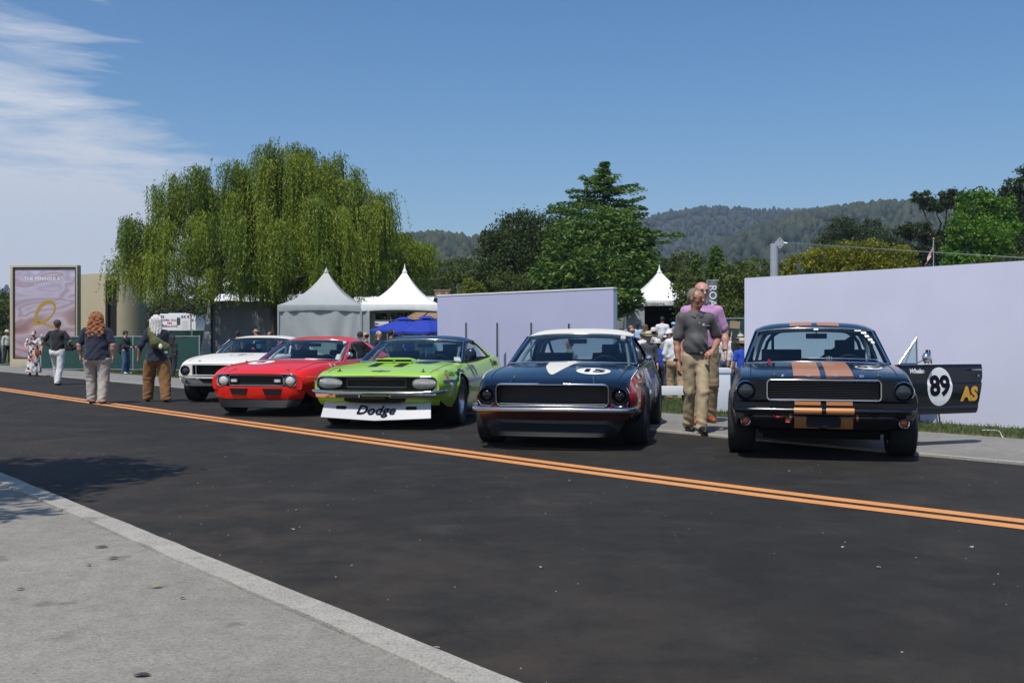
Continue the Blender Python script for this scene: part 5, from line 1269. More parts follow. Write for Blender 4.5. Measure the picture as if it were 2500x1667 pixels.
# ---- lodge with stone chimney, timber roof, sign, umbrellas
def lodge():
    Y = 52; r = empty('building', (at(1060,832,Y).x, Y, -.4)); tag(r, 'low pale building with a stone chimney behind the middle wall', 'building')
    zr = at(0,717,Y).z+.4; build('wall', MB().box(-.75,6.2,0,4,0,zr-.25), mat('pale_render', (.50,.51,.54), .7), r); build('roof', MB().prism([(-1.0,zr-.22),(6.6,zr-.05),(6.6,zr+.06),(-1.0,zr-.10)], -.4, 4.3, 'y'), mat('grey_roof', (.30,.30,.33), .6), r)
    cz = at(0,703,Y).z+.4; ch = build('chimney', MB().box(-.02,.74,.6,1.3,zr-.3,cz-.06), mat('mortar', (.20,.16,.12), .9), r)
    SM = [mat('stone_tan', (.30,.20,.12), .9, var=.2), mat('stone_brown', (.20,.125,.075), .9, var=.2), mat('stone_pale', (.40,.30,.20), .9, var=.2)]
    build('chimney_cap', MB().box(-.05,.77,.57,1.33,cz-.06,cz), SM[0], ch)
    rr = random.Random(3)
    for row in range(3):
        x = 0
        while x < .70:
            w = rr.uniform(.09,.18); x1 = min(x+w, .73); z0 = zr-.12+row*.10
            if z0+.09 < cz: build('stone', MB().box(x+.006,x1-.006,.585,.62,z0,z0+.09), SM[rr.randrange(3)], ch, bevel=.012)
            x = x1
lodge()
def timber_roof():
    Y = 43; r = empty('pavilion', (at(1000,832,Y).x, Y, -.4)); tag(r, 'open pavilion with a sloping roof of timber slats behind the white tent', 'pavilion')
    A, B, C, D = [at(x, y, yy)-Vector(r.location) for x, y, yy in ((978,778,42.2),(1028,749,44.5),(1120,748,44.5),(1120,771,42.2))]
    TM = [mat('timber_tan', (.36,.23,.13), .7, var=.15, vscale=5), mat('timber_brown', (.28,.17,.09), .7, var=.15, vscale=5)]
    n = 15
    for k in range(n):
        q0, q1 = k/n, (k+.86)/n; a, b = A.lerp(B, q0), D.lerp(C, q0); c, d = D.lerp(C, q1), A.lerp(B, q1); th = Vector((0,.0,-.02))
        build('slat', MB().add([a,b,c,d,a+th,b+th,c+th,d+th], [(0,1,2,3),(7,6,5,4),(0,4,5,1),(1,5,6,2),(2,6,7,3),(3,7,4,0)]), TM[k % 2], r)
    for t in (.02,.34,.66,.98): build('rafter', MB().tube([A.lerp(D, t)+Vector((0,0,.012)), B.lerp(C, t)+Vector((0,0,.012))], .025, 6), BROWN, r)
    for p in (A, D): build('post', MB().box(p.x-.06,p.x+.06,p.y+.1,p.y+.22,0,p.z), BROWN, r)
timber_roof()
def white_sign():
    Y = 40; p = at(909,793,Y); r = empty('sign_board', (p.x, Y, -.4)); tag(r, 'long white sign board with a dark mark under the white tent', 'sign'); z0 = p.z+.4
    build('board', MB().box(0,.64,0,.04,z0,z0+.21), WHITEM, r, bevel=.004); build('top_rail', MB().box(-.01,1.0,-.02,.06,z0+.215,z0+.235), GALV, r); build('mark', place(textmb('0=', .13, bold=.004), (.17,-.004,z0+.08), (1,0,0), (0,0,1)), INK, r)
    for x in (.05,.58): build('leg', MB().box(x-.02,x+.02,.045,.08,0,z0+.1), GALV, r)
white_sign()
BLUECAN = mat('royal_blue_canvas', (.012,.035,.33), .7, var=.1, vscale=3)
def umbrella(px, top, rim, Y, R0, label):
    p = at(px, top, Y); g = -.2; r = empty('umbrella', (p.x, Y, g)); tag(r, label, 'umbrella', 'blue market umbrellas'); zt = p.z-g; zr = at(px, rim, Y).z-g
    n = 8
    for k in range(n):
        a0, a1 = 2*math.pi*k/n+.2, 2*math.pi*(k+1)/n+.2; rows = []
        for j in range(7):
            q = j/6; z = zt+(zr-zt)*q**1.25; row = []
            for i in range(5):
                s = i/4; v = Vector((math.cos(a0),math.sin(a0),0)).lerp(Vector((math.cos(a1),math.sin(a1),0)), s)*R0*q; row.append((v.x, v.y, z-.03*math.sin(math.pi*s)*q))
            rows.append(row)
        build('canopy_panel', MB().grid(rows), BLUECAN, r, 60); b = rows[-1]; build('valance', MB().grid([b, [(x, y, z-.07) for x, y, z in b]]), BLUECAN, r, 60)
        build('rib', MB().tube([(0,0,zt-.04),(math.cos(a0)*R0*.97,math.sin(a0)*R0*.97,zr-.03)], .010, 5), STEEL, r)
    build('vent_cap', MB().lathe([(0,zt+.06),(.12,zt+.05),(.26,zt-.02)], 8), BLUECAN, r, 20); build('pole', MB().tube([(0,0,0),(0,0,zt)], .024, 8), GALV, r); build('base', MB().lathe([(0,0),(.28,0),(.28,.05),(.05,.09),(0,.09)], 20), STEEL, r)
umbrella(985,776,803,31.0,1.02,'blue market umbrella on the left of the overlapping pair'); umbrella(1040,773,806,29.6,1.0,'blue market umbrella nearer the middle wall')
# ---- mast, cable, flag, banner
def mast():
    Y = 30; b = at(1890,832,Y); top = at(1890,593,Y); r = empty('mast', (b.x, Y, -.4)); tag(r, 'thick grey mast with diamond plate rising behind the right wall', 'mast'); h = top.z+.4; MG = mat('mast_grey', (.36,.37,.42), .5)
    build('column', MB().lathe([(.118,0),(.118,h-.01),(.105,h),(0,h)], 24), MG, r, 40)
    pl = plate([(0,-.17),(.16,0),(0,.17),(-.16,0)], [circ(0,.09,.022,10),circ(.09,0,.022,10),circ(0,-.09,.022,10)], .02, 0).xf(Matrix(((1,0,0,.14),(0,0,1,-.10),(0,1,0,h+.02),(0,0,0,1)))); build('head_plate', pl, MG, r)
    build('shackle', MB().tube([(.25,-.1,h+.02),(.36,-.12,h+.01)], .022, 6), STEEL, r)
    c = Vector((b.x,Y,-.4)); p0 = c+Vector((.36,-.12,h+.01)); p1 = at(2500,627,25); d = (p1-p0); k = (p0.z+.4)/max(-(d.z),.01)
    pts = [p0+d*t for t in np.linspace(0, k, 12)]; cb = build('stay_cable', MB().tube(pts, .012, 6), STEEL, None); tag(cb, 'thin steel stay cable running right from the mast head', 'cable')
mast()
def us_flag():
    Y = 42; b = at(2279,648,Y); r = empty('flag', (b.x, Y, -.4)); tag(r, 'limp red and white striped flag on a pole above the right wall', 'flag'); zt = at(2279,583,Y).z+.4; build('pole', MB().tube([(0,0,0),(0,0,zt)], .022, 8), GALV, r); build('pole_ball', MB().sphere((0,0,zt+.04), .045, 10, 8), mat('brass', (.6,.45,.15), .3, 1), r)
    FR, FW, FB = mat('flag_red', (.45,.02,.03), .7), mat('flag_white', (.75,.75,.75), .7), mat('flag_blue', (.03,.04,.16), .7)
    def fp(u, v): # limp flag: u along fly 0..1, v down hoist 0..1
        return (-.02-.34*u**.7*(.35+.65*v)+.02*math.sin(9*u), .10*math.sin(11*u+3*v)*u, zt-.06-.38*v-.62*u**.9)
    for k in range(13):
        v0, v1 = k/13, (k+1)/13; rows = [[fp(u, v0), fp(u, v1)] for u in np.linspace(.36 if k < 7 else 0, 1, 9)]; build('stripe', MB().grid(rows), FR if k % 2 == 0 else FW, r, 60)
    build('canton', MB().grid([[fp(u, v) for v in np.linspace(0,7/13,4)] for u in np.linspace(0,.36,5)]), FB, r, 60)
us_flag()
def banner():
    Y = 27; a, b = at(1727,682,Y), at(1727,832,Y); r = empty('banner', (a.x, Y, -.4)); tag(r, 'tall grey vertical banner lettered ROAD behind the two walking men', 'banner'); zt = a.z+.4
    build('pole', MB().tube([(-.01,0,0),(-.01,0,zt+.01)], .014, 8), GALV, r); build('arm', MB().tube([(-.02,0,zt),(.31,0,zt)], .010, 6), GALV, r)
    build('cloth', MB().grid([[(.01+.25*i/8, .012*math.sin(i), zt-.02-2.0*j/12+(.03*abs(math.sin(i*1.2)) if j == 0 else 0)) for j in range(13)] for i in range(9)]), mat('banner_grey', (.17,.165,.20), .7), r, 60)
    build('lettering', place(textmb('ROAD & TRACK', .27, bold=.003, sx=1.0, align='LEFT'), (.13,-.030,zt-.12), (0,0,-1), (1,0,0)), WHITEM, r)
banner()
# ---- small things near the cars
def pedestal():
    p = gp(1752,1003); r = empty('pedestal', (p.x-.06, 16.6, 0), R(-3)); tag(r, 'white square pedestal box on the grass behind the walking man', 'pedestal')
    build('body', MB().box(-.16,.28,0,.44,0,.62), mat('pedestal_white', (.66,.70,.78), .45), r, bevel=.004); build('lid', MB().box(-.175,.295,-.015,.455,.625,.705), MATS['pedestal_white'], r, bevel=.006)
pedestal()
def low_board(px, py, w, label):
    p = gp(px, py); r = empty('barrier_board', (p.x, p.y, lawn_z(dist_edge(p))), R(4)); tag(r, label, 'board'); build('board', MB().box(0,w,0,.05,.10,.28), WHITEM, r, bevel=.005)
    for x in (.1,w-.15): build('foot', MB().box(x,x+.05,-.15,.20,0,.099), BLACKM, r)
low_board(1600,972,.72,'low white board on the lawn left of the walking men'); low_board(1662,968,.62,'low white board on the lawn behind the walking man')
def easel():
    p = gp(2262,1031); r = empty('easel', (p.x, p.y, 0)); tag(r, 'black three legged easel standing behind the open car door', 'easel')
    for a, b in (((-.13,-.05,0),(.0,.0,1.02)), ((.17,-.05,0),(.04,.0,1.02)), ((.26,.38,0),(.03,.05,1.02))): build('leg', MB().tube([a, b], .012, 6), BLACKM, r)
    build('ledge', MB().box(-.15,.2,-.06,-.01,.45,.47), BLACKM, r); build('board', MB().box(-.16,.22,-.035,-.02,.475,.83), WHITEM, r)
easel()
def crate():
    p = gp(2229,1029); r = empty('bin', (p.x-.06, p.y, 0)); tag(r, 'small black bin beside the easel behind the open door', 'bin'); build('bucket', MB().lathe([(0,0),(.07,0),(.085,.13),(.09,.135),(.082,.14),(.068,.01)], 18), BLACKM, r, 40); build('lid', MB().lathe([(.095,.141),(.09,.155),(0,.16)], 18), BLACKM, r, 40)
crate()
pts = [gp(2398,1047,.03), gp(2440,1047,.035), gp(2446,1063,.03), gp(2449,1066,.022)]
tag(build('hose', MB().tube(chaikin([tuple(p) for p in pts], 2), .008, 6), mat('pale_plastic', (.6,.6,.5), .5), None, 60), 'thin pale hose lying on the grass at the right', 'hose')
# litter on the asphalt and the path
def leaf(px, py, L, m, ang, label, z=.012, thick=.004, curl=.02):
    p = gp(px, py); r = []
    for i in range(7):
        t = i/6; w = L*.24*math.sin(math.pi*min(t*1.02,1))**.8+.001; r.append([(L*(t-.5), -w, curl*w+.004*math.sin(t*3)), (L*(t-.5), 0, .001+.004*math.sin(t*3)), (L*(t-.5), w, curl*w+.004*math.sin(t*3))])
    o = build('leaf', MB().grid(r), m, None, 60); o.location = (p.x, p.y, z+.004); o.rotation_euler = (0,0,ang); tag(o, label, 'leaf', 'fallen leaves')
LG, LB = mat('green_leaf', (.28,.34,.05), .5), mat('brown_leaf', (.055,.04,.03), .7)
PZ = .02
leaf(384,1442,.050,LG,.4,'yellow green leaf lying on the grey path',PZ,curl=.25); leaf(447,1470,.030,LB,.9,'small brown leaf right of the green leaf on the path',PZ); leaf(248,1342,.075,LB,.1,'largest brown leaf on the path',PZ); leaf(278,1370,.05,LB,.3,'brown leaf just below the largest one on the path',PZ); leaf(216,1388,.035,LB,-.3,'small brown leaf on the path left of the others',PZ); leaf(347,1661,.060,LB,.1,'brown leaf at the bottom edge of the path',PZ); leaf(50,1447,.04,LB,.2,'brown leaf near the left edge of the path',PZ)
def scrap(px, py, s, label):
    p = gp(px, py); rr = random.Random(px); pts = [(s*math.cos(a)*rr.uniform(.6,1.1), s*.6*math.sin(a)*rr.uniform(.6,1.1), .004+rr.uniform(0,.012)) for a in [2*math.pi*k/8 for k in range(8)]]
    mb = MB().add(pts+[(0,0,.014)], [(i,(i+1)%8,8) for i in range(8)]); o = build('paper_scrap', mb, mat('paper_white', (.34,.33,.29), .8), None, 0); o.location = (p.x, p.y, .002); o.scale = (.75,.75,.75); tag(o, label, 'litter', 'scraps on the road')
for a in ((723,1244,.010,'tiny white scrap on the road left of centre'), (714,1292,.020,'white paper scrap on the middle of the road'), (1067,1582,.020,'white scrap on the road close to the kerb'), (2372,1335,.018,'pale scrap on the road below the double line at right'), (2058,1335,.02,'yellowish scrap on the road below the dark striped car'), (2145,1385,.018,'pale scrap low on the right of the road'), (936,1057,.02,'small white scrap in front of the lime car'), (1320,1385,.014,'pale scrap below the middle of the double line')): scrap(*a)
def pebbles():
    n = 520; r = np.random.default_rng(5); V = []; F = []
    a = r.uniform(-14, 14, n); d = NEAR_D+.1+r.random(n)**1.3*6.0
    for i in range(n):
        p = rdp(a[i], d[i], .001); s = r.uniform(.0025,.006)*(1.6 if r.random() < .06 else 1); o = len(V); 
        for (x, y, z) in ((-1,-.6,0),(1,-.5,0),(.8,.7,0),(-.7,.8,0),(0,0,1)): V.append((p.x+x*s, p.y+y*s, p.z+z*s*.9))
        F += [(o,o+1,o+4),(o+1,o+2,o+4),(o+2,o+3,o+4),(o+3,o,o+4)]
    o = fast_mesh('grit', V, F, mat('grit_stone', (.24,.225,.20), .9)); o['kind'] = 'stuff'; o['label'] = 'loose pale grit scattered on the asphalt'
pebbles()
# ------------------------------------------------------------------ trees and shrubs
BARK = mat('bark', (.075,.058,.042), .9, var=.3, vscale=6, bump=.5, bscale=14)
def unit(v): return v/np.maximum(np.linalg.norm(v, axis=1, keepdims=True), 1e-9)
def leaves(P, L, w, tone, up=None, droop=0.0, flat=0.0, rg=rng):
    """diamond leaves at P; returns verts, faces, tones"""
    n = len(P); d = rg.normal(size=(n,3)); d[:,2] *= (1-flat)
    if up is not None: d = d*(1-droop)+np.asarray(up)*droop*1.6
    d = unit(d); s = unit(np.cross(d, rg.normal(size=(n,3)))); L = np.asarray(L)*rg.uniform(.65,1.25,n); w = np.asarray(w)*rg.uniform(.7,1.25,n)
    V = np.stack([P-d*L[:,None]*.5, P+s*w[:,None]*.5, P+d*L[:,None]*.5, P-s*w[:,None]*.5], 1).reshape(-1,3)
    return V, np.arange(4*n).reshape(-1,4), np.repeat(tone, 4)
def limb(mb, a, b, r0, r1, bend=.12, n=5, seed=0):
    rr = random.Random(seed); a, b = Vector(a), Vector(b); P = [a.lerp(b, i/n)+Vector((rr.uniform(-1,1), rr.uniform(-1,1), 0))*bend*(a-b).length*math.sin(math.pi*i/n)*.5 for i in range(n+1)]
    mb.tube(P, 1, 7, scale=[r0+(r1-r0)*i/n for i in range(n+1)]); return P
def tree_at(name, base, label, cat='tree', group=None):
    r = empty(name, base); tag(r, label, cat, group); return r
def lobe_tree(name, base, lobes, n, L, w, lm, label, cat='tree', group=None, trunk_r=.2, clump=.22, per=26, limbs=True, flat=0.0, fill=.55, seed=1, fork=None, trunk=True):
    """lobes: world (x,y,z,rx,ry,rz); foliage in clumps spread over and inside each lobe"""
    rg = np.random.default_rng(seed); base = Vector(base); r = tree_at(name, base, label, cat, group); bo = np.array(base)
    vol = np.array([l[3]*l[4]*l[5] for l in lobes])**(2/3); share = vol/vol.sum(); PP = []; TT = []
    for l, sh in zip(lobes, share):
        nc = max(int(n*sh/per), 6); d = unit(rg.normal(size=(nc,3))); rad = (fill+(1.02-fill)*rg.random(nc)**.45)
        c = np.array(l[:3])+d*rad[:,None]*np.array(l[3:6]); sg = clump*min(l[3:6])
        k = rg.integers(int(per*.5), int(per*1.5), nc); q = np.repeat(c, k, 0)+rg.normal(size=(k.sum(),3))*sg*np.array([1,1,.75])*.75
        PP.append(q); TT.append(np.clip(np.repeat(rg.random(nc), k)*.62+rg.random(k.sum())*.38, 0, 1))
    P = np.concatenate(PP)-bo; T = np.concatenate(TT); V, F, T = leaves(P, L, w, T, flat=flat, rg=rg)
    fast_mesh('crown', V, F, lm, r, tone=T)
    if trunk:
        mb = MB(); zc = min(l[2]-l[5]*.2 for l in lobes)-base.z; f = Vector((0,0,max(zc*.75,.3))) if fork is None else Vector(fork)
        limb(mb, (0,0,-.1), f, trunk_r, trunk_r*.75, .06, 5, seed)
        for i, l in enumerate(lobes):
            if limbs: limb(mb, f, Vector(l[:3])-base, trunk_r*.5, trunk_r*.10, .18, 5, seed+i)
        build('trunk', mb, BARK, r, 60)
    return r
def pxl(px, py, Y, r, ry=None, rz=None):
    """lobe whose centre is seen at photo pixel (px,py) at depth Y; r in metres"""
    p = at(px, py, Y); return (p.x, p.y, p.z, r, ry or r, rz or r)
G_WILLOW = leafmat('willow_leaf', [(0.061,0.101,0.006),(0.126,0.191,0.013),(0.224,0.293,0.022),(0.346,0.361,0.036)], .5, .38)
G_DARK = leafmat('dark_leaf', [(0.021,0.038,0.007),(0.045,0.072,0.011),(0.083,0.114,0.018)], .55, .25)
G_OLIVE = leafmat('olive_leaf', [(0.038,0.059,0.009),(0.078,0.107,0.015),(0.147,0.182,0.026)], .55, .3)
G_CONIFER = leafmat('conifer_leaf', [(0.021,0.049,0.009),(0.045,0.103,0.013),(0.103,0.187,0.024),(0.190,0.267,0.033)], .55, .28)
G_BRIGHT = leafmat('bright_leaf', [(0.053,0.112,0.009),(0.105,0.225,0.013),(0.180,0.330,0.024)], .5, .42)
G_YELLOW = leafmat('yellow_leaf', [(0.102,0.124,0.008),(0.225,0.237,0.016),(0.383,0.338,0.026)], .5, .4)
G_PINE = leafmat('pine_needles', [(0.019,0.034,0.009),(0.041,0.064,0.014),(0.075,0.101,0.024)], .6, .2)
G_LIGHT = leafmat('light_bush_leaf', [(0.090,0.128,0.013),(0.180,0.225,0.024),(0.300,0.330,0.044)], .5, .42)

# ---- the big weeping willow
def willow(base, lobes, nstr, label, seed, zmin, lmax, trunk_pts, tr=.30, bough=56, sp=.058, LL=.15, LW=.033):
    rg = np.random.default_rng(seed); base = Vector(base); r = tree_at('willow_tree', base, label, 'tree', 'weeping willows'); bo = np.array(base)
    area = np.array([l[3]*l[4] for l in lobes]); share = area/area.sum(); S = []; D = []; TN = []; LF = []
    for l, sh in zip(lobes, share):
        n = int(nstr*sh); nb = max(int(n/bough), 3); c = np.array(l[:3]); rr = np.array(l[3:6])
        d = unit(rg.normal(size=(nb,3))); d[:,2] = np.abs(d[:,2])*1.0-.10; d = unit(d); reach = .80+.46*rg.random(nb); bt = rg.random(nb); bl = rg.uniform(.40,1.0,nb)
        k = rg.integers(0, nb, n); q = .62+.38*rg.random(n)**.6; st = c+d[k]*(reach[k]*q)[:,None]*rr+rg.normal(0,.20,(n,3))*np.array([1,1,.55])
        S.append(st); D.append(unit(d[k]+rg.normal(0,.25,(n,3)))); LF.append(bl[k]); TN.append(np.clip(bt[k]*.6+.4*rg.random(n)**1.2, 0, 1))
    S = np.concatenate(S); D = np.concatenate(D); TN = np.concatenate(TN); LF = np.concatenate(LF); n = len(S)
    Ls = rg.uniform(.45, 1.0, n)*LF*lmax; zl = zmin+rg.random(n)**2*1.5; Ls = np.minimum(Ls, np.maximum(S[:,2]-zl, .25))
    K = np.maximum((Ls/sp).astype(int), 4); tot = K.sum(); sid = np.repeat(np.arange(n), K); j = np.concatenate([np.arange(k) for k in K]); t = (j+rg.random(tot))*sp
    out = D[:,:2]*rg.uniform(.15,.55,n)[:,None]; q = np.minimum(t/.55, 1); sway = rg.normal(0,.05,(n,2))
    P = S[sid].copy(); o2 = out[sid]*(1-np.exp(-t[:,None]*2.2)); P[:,:2] += o2+sway[sid]*t[:,None]+rg.normal(0,.012,(tot,2)); P[:,2] += .10*np.sin(np.minimum(q,1)*math.pi*.5)*(1-q)-t*np.clip(t/.35,.25,1)*.97
    d = rg.normal(size=(tot,3))*.42; d[:,2] -= 1.0; d[:,:2] += D[sid,:2]*.25; d = unit(d); s = unit(np.cross(d, rg.normal(size=(tot,3)))); L = LL*rg.uniform(.6,1.3,tot); w = LW*rg.uniform(.7,1.3,tot)
    P -= bo; V = np.stack([P, P+d*L[:,None]*.5+s*w[:,None]*.5, P+d*L[:,None], P+d*L[:,None]*.5-s*w[:,None]*.5],1).reshape(-1,3)
    T = np.clip(TN[sid]+rg.normal(0,.10,tot), 0, 1); fast_mesh('crown', V, np.arange(4*tot).reshape(-1,4), G_WILLOW, r, tone=np.repeat(T,4))
    mb = MB(); tp = [Vector(p)-base for p in trunk_pts]; m = len(tp); mb.tube(tp, 1, 9, scale=[tr*(1-.35*i/(m-1)) for i in range(m)])
    for i, l in enumerate(lobes): limb(mb, tp[-1]-Vector((0,0,.25*(i%3))), Vector(l[:3])-base, tr*.42, tr*.06, .2, 6, seed+i)
    build('trunk', mb, BARK, r, 60)
    st = [] # hanging twigs
    return r
YW = 43.0
wl = [pxl(690,395,YW,1.0,1.2,1.15), pxl(700,440,YW,1.45,1.6,1.3), pxl(605,475,YW-.5,1.3,1.4,1.3), pxl(520,470,YW,1.15,1.2,1.1), pxl(452,468,YW+.3,.95,1.1,.95), pxl(375,492,YW-.3,.62,.8,.75), pxl(800,465,YW,1.45,1.5,1.3), pxl(868,520,YW-.4,1.25,1.3,1.2), pxl(918,505,YW+.2,.70,.9,.75),
      pxl(640,560,YW-2.2,1.5,1.3,1.1), pxl(745,540,YW-2.4,1.5,1.2,1.1), pxl(840,600,YW-2.0,1.3,1.2,1.0), pxl(545,590,YW-1.8,1.2,1.2,1.0), pxl(430,560,YW-1.2,1.25,1.3,1.1), pxl(345,570,YW-.6,.85,1.0,.9), pxl(320,640,YW-.8,.7,.9,.7), pxl(400,640,YW-1.8,1.0,1.1,.8),
      pxl(600,660,YW-2.8,1.2,1.0,.7), pxl(700,640,YW-3.0,1.3,1.0,.75), pxl(790,650,YW-2.8,1.1,1.0,.7), pxl(880,630,YW-1.5,1.0,1.0,.8), pxl(490,520,YW+2,1.6,1.6,1.3), pxl(700,520,YW+2.4,2.2,1.8,1.6), pxl(850,560,YW+2,1.5,1.4,1.2), pxl(750,425,YW+.5,1.1,1.2,1.0), pxl(640,610,YW+.5,2.0,1.6,1.0), pxl(780,600,YW+.6,1.8,1.5,1.0)]
wl = [(*l[:3], *(1.10*v for v in l[3:])) for l in wl]
tb = Vector((at(694,832,YW-.3).x, YW-.3, -.4))
willow(tb, wl, 11500, 'large weeping willow hanging over the grey tent', 21, 2.55, 3.9, [tb, tb+Vector((-.12,0,.9)), tb+Vector((-.28,0,1.7)), at(672,715,YW), at(664,690,YW)], .33)
wl2 = [pxl(985,615,48,1.2,1.2,.75), pxl(1035,622,48,.75,1.0,.7), pxl(930,625,46.5,1.1,1.2,.7), pxl(960,600,47,1.0,1.0,.7)]
tb2 = Vector((at(960,832,46.5).x, 46.5, -.4))
willow(tb2, wl2, 2200, 'smaller weeping willow behind the white pagoda tent', 22, 2.6, 1.9, [tb2, tb2+Vector((.1,0,1.5)), tb2+Vector((0,0,3.0))], .16)
# wispy upright shoots on the willow top are part of its crown

# ---- the tall ragged conifer
def conifer(base, ztop, R0, label, seed, lm, nb, zlow=.12, power=.85, L=.26, w=.07, dens=1.0, name='conifer_tree', lean=(0,0), ragged=.45, group=None, keys=None):
    rg = np.random.default_rng(seed); base = Vector(base); r = tree_at(name, base, label, 'tree', group); H = ztop-base.z; P = []; T = []; up = []; mb = MB()
    tp = [(lean[0]*q*q, lean[1]*q*q, H*q*.985) for q in np.linspace(0,1,9)]; mb.tube(tp, 1, 8, scale=[max(.028*H*(1-q)**.9,.012) for q in np.linspace(0,1,9)])
    for b in range(nb):
        q = zlow+(1-zlow)*(1-(1-(b+.5)/nb)**1.0); q = min(q+rg.normal(0,.012), .985); az = b*2.399+rg.normal(0,.35); rad = (hermite(keys, q) if keys else R0*((1-q)**power))*(1+rg.normal(0,ragged*.5)*(.4+.6*q))+.06; rad = max(rad, .10); z = H*q
        droop = rg.uniform(-.10,.14)*rad; tn = rg.random(); d = np.array([math.cos(az), math.sin(az)])
        k = max(int((18+95*rad/R0*1.4)*dens), 12); s = rg.random(k)**.75; side = rg.normal(0,1,k)*(.10+.22*rad*s*(1.15-s)); pos = np.zeros((k,3)); cx, cy = lean[0]*q*q, lean[1]*q*q
        pos[:,0] = cx+d[0]*s*rad-d[1]*side; pos[:,1] = cy+d[1]*s*rad+d[0]*side; pos[:,2] = z+.10*rad*s-droop*s*s*1.2+rg.normal(0,.05,k)-.10*np.abs(side)
        P.append(pos); T.append(np.clip(tn*.5+.25*s+.35*rg.random(k)-.05, 0, 1)); up.append(np.stack([d[0]+side*0, d[1]+0*side, 0*side-.15],1)+rg.normal(0,.45,(k,3))*[1,1,.35])
        mb.tube([(cx,cy,z-.04*rad),(cx+d[0]*rad*.5,cy+d[1]*rad*.5,z+.04*rad),(cx+d[0]*rad*.96,cy+d[1]*rad*.96,z+.08*rad-droop)], 1, 4, scale=[.010+.010*rad,.012,.005])
    P = np.concatenate(P); T = np.concatenate(T); up = np.concatenate(up); V, F, T = leaves(P, L, w, T, up=up, droop=.75, rg=rg)
    fast_mesh('crown', V, F, lm, r, tone=T); build('trunk', mb, BARK, r, 60); return r
YC = 54
cb = Vector((at(1475,832,YC).x, YC, -.4))
conifer(cb, at(1475,392,YC).z, 2.75, 'tall ragged conifer rising above the middle wall', 31, G_CONIFER, 165, zlow=.30, power=.72, L=.24, w=.07, dens=2.0, ragged=.75, keys=[(.3,3.1),(.55,2.9),(.70,2.5),(.78,2.0),(.84,1.55),(.88,1.0),(.92,.62),(.96,.26),(1,.05)])
lobe_tree('leafy_tree', (at(1460,832,50).x,50,-.4), [pxl(1400,600,50,1.3), pxl(1500,590,50.5,1.35), pxl(1550,610,50.5,1.0), pxl(1450,660,48.8,1.5,1.3,1.1), pxl(1530,675,49.5,1.3,1.2,1.2), pxl(1380,690,48.6,1.2,1.1,.9), pxl(1565,680,50,.8,1,.9), pxl(1340,665,49.5,.8), pxl(1505,738,44,.8,.8,.5), pxl(1545,728,43.5,.5,.6,.4)], 40000, .28, .10, G_CONIFER, 'broad green feathery tree at the foot of the tall conifer', trunk_r=.22, clump=.26, per=34, flat=.55, seed=33)
lobe_tree('round_tree', (at(1275,832,60).x,60,-.4), [pxl(1270,590,60,1.7), pxl(1330,580,60.5,1.5), pxl(1215,620,60,1.2), pxl(1290,640,58.8,1.7), pxl(1210,680,59,1.3), pxl(1370,640,59.5,1.4), pxl(1190,720,59,1.1), pxl(1300,700,58.5,1.5), pxl(1260,545,60.5,.75), pxl(1195,585,60.5,.6)], 44000, .20, .08, G_DARK, 'dense dark rounded tree behind the middle wall', trunk_r=.25, clump=.24, per=30, seed=34)
lobe_tree('shrub', (at(1118,832,66).x,66,-.4), [pxl(1085,665,66,1.2,1.2,.8), pxl(1135,660,66.5,1.2,1.2,.9), pxl(1060,690,66,1.0), pxl(1110,700,65,1.4), pxl(1165,700,65,1.0), pxl(1030,715,65.5,1.0)], 12000, .18, .07, G_OLIVE, 'dark olive shrub mass left of the rounded tree', 'shrub', seed=35, trunk_r=.1)
lobe_tree('shrub', (at(1152,832,56).x,56,-.4), [pxl(1150,695,56,.42), pxl(1168,705,56,.4), pxl(1135,712,56,.35)], 2600, .14, .06, G_LIGHT, 'small yellow green bush above the top of the middle wall', 'shrub', seed=36, trunk_r=.05)
lobe_tree('shrub', (at(1255,832,55).x,55,-.4), [pxl(1235,690,55,.75), pxl(1290,705,55,.8), pxl(1335,700,55,.7)], 5200, .16, .06, G_OLIVE, 'olive bush in front of the dark rounded tree', 'shrub', seed=37, trunk_r=.08)
# ---- behind the right wall
lobe_tree('hedge', (at(2070,832,40).x,40,-.4), [pxl(1955,650,40,.62,.8,.55), pxl(2010,632,40,.75,.8,.6), pxl(2075,625,40,.75,.8,.62), pxl(2135,622,40,.75,.8,.6), pxl(2195,635,40,.62,.8,.6), pxl(2225,660,40,.4), pxl(1925,668,40,.35), pxl(2050,660,39.6,.8,.6,.5), pxl(2150,660,39.6,.8,.6,.5)], 14000, .13, .06, G_YELLOW, 'yellow green rounded bush showing above the right wall', 'shrub', seed=41, trunk_r=.08, clump=.20)
def pine(px, top, Y, lobes, label, seed, n=17000, lm=None, L=.24, w=.075, per=34, clump=.3):
    b = Vector((at(px,832,Y).x, Y, -.4)); lobe_tree('pine_tree', b, lobes, n, L, w, lm or G_PINE, label, 'tree', None, .22, clump, per, True, .2, .3, seed, fork=(0,0,lobes[0][2]-2.5))
YP = 66
pine(2290, 455, YP, [pxl(2285,500,YP,.95,1,.45), pxl(2325,478,YP,.75,.9,.45), pxl(2250,480,YP,.65,.8,.40), pxl(2345,500,YP,.6,.8,.35), pxl(2240,560,YP,.8,.9,.6), pxl(2300,590,YP,1.2,1,.8), pxl(2350,560,YP,.9), pxl(2205,560,YP,.5,.6,.4), pxl(2255,620,YP,1.2,1,.7)], 'flat topped dark pine behind the right wall', 42)
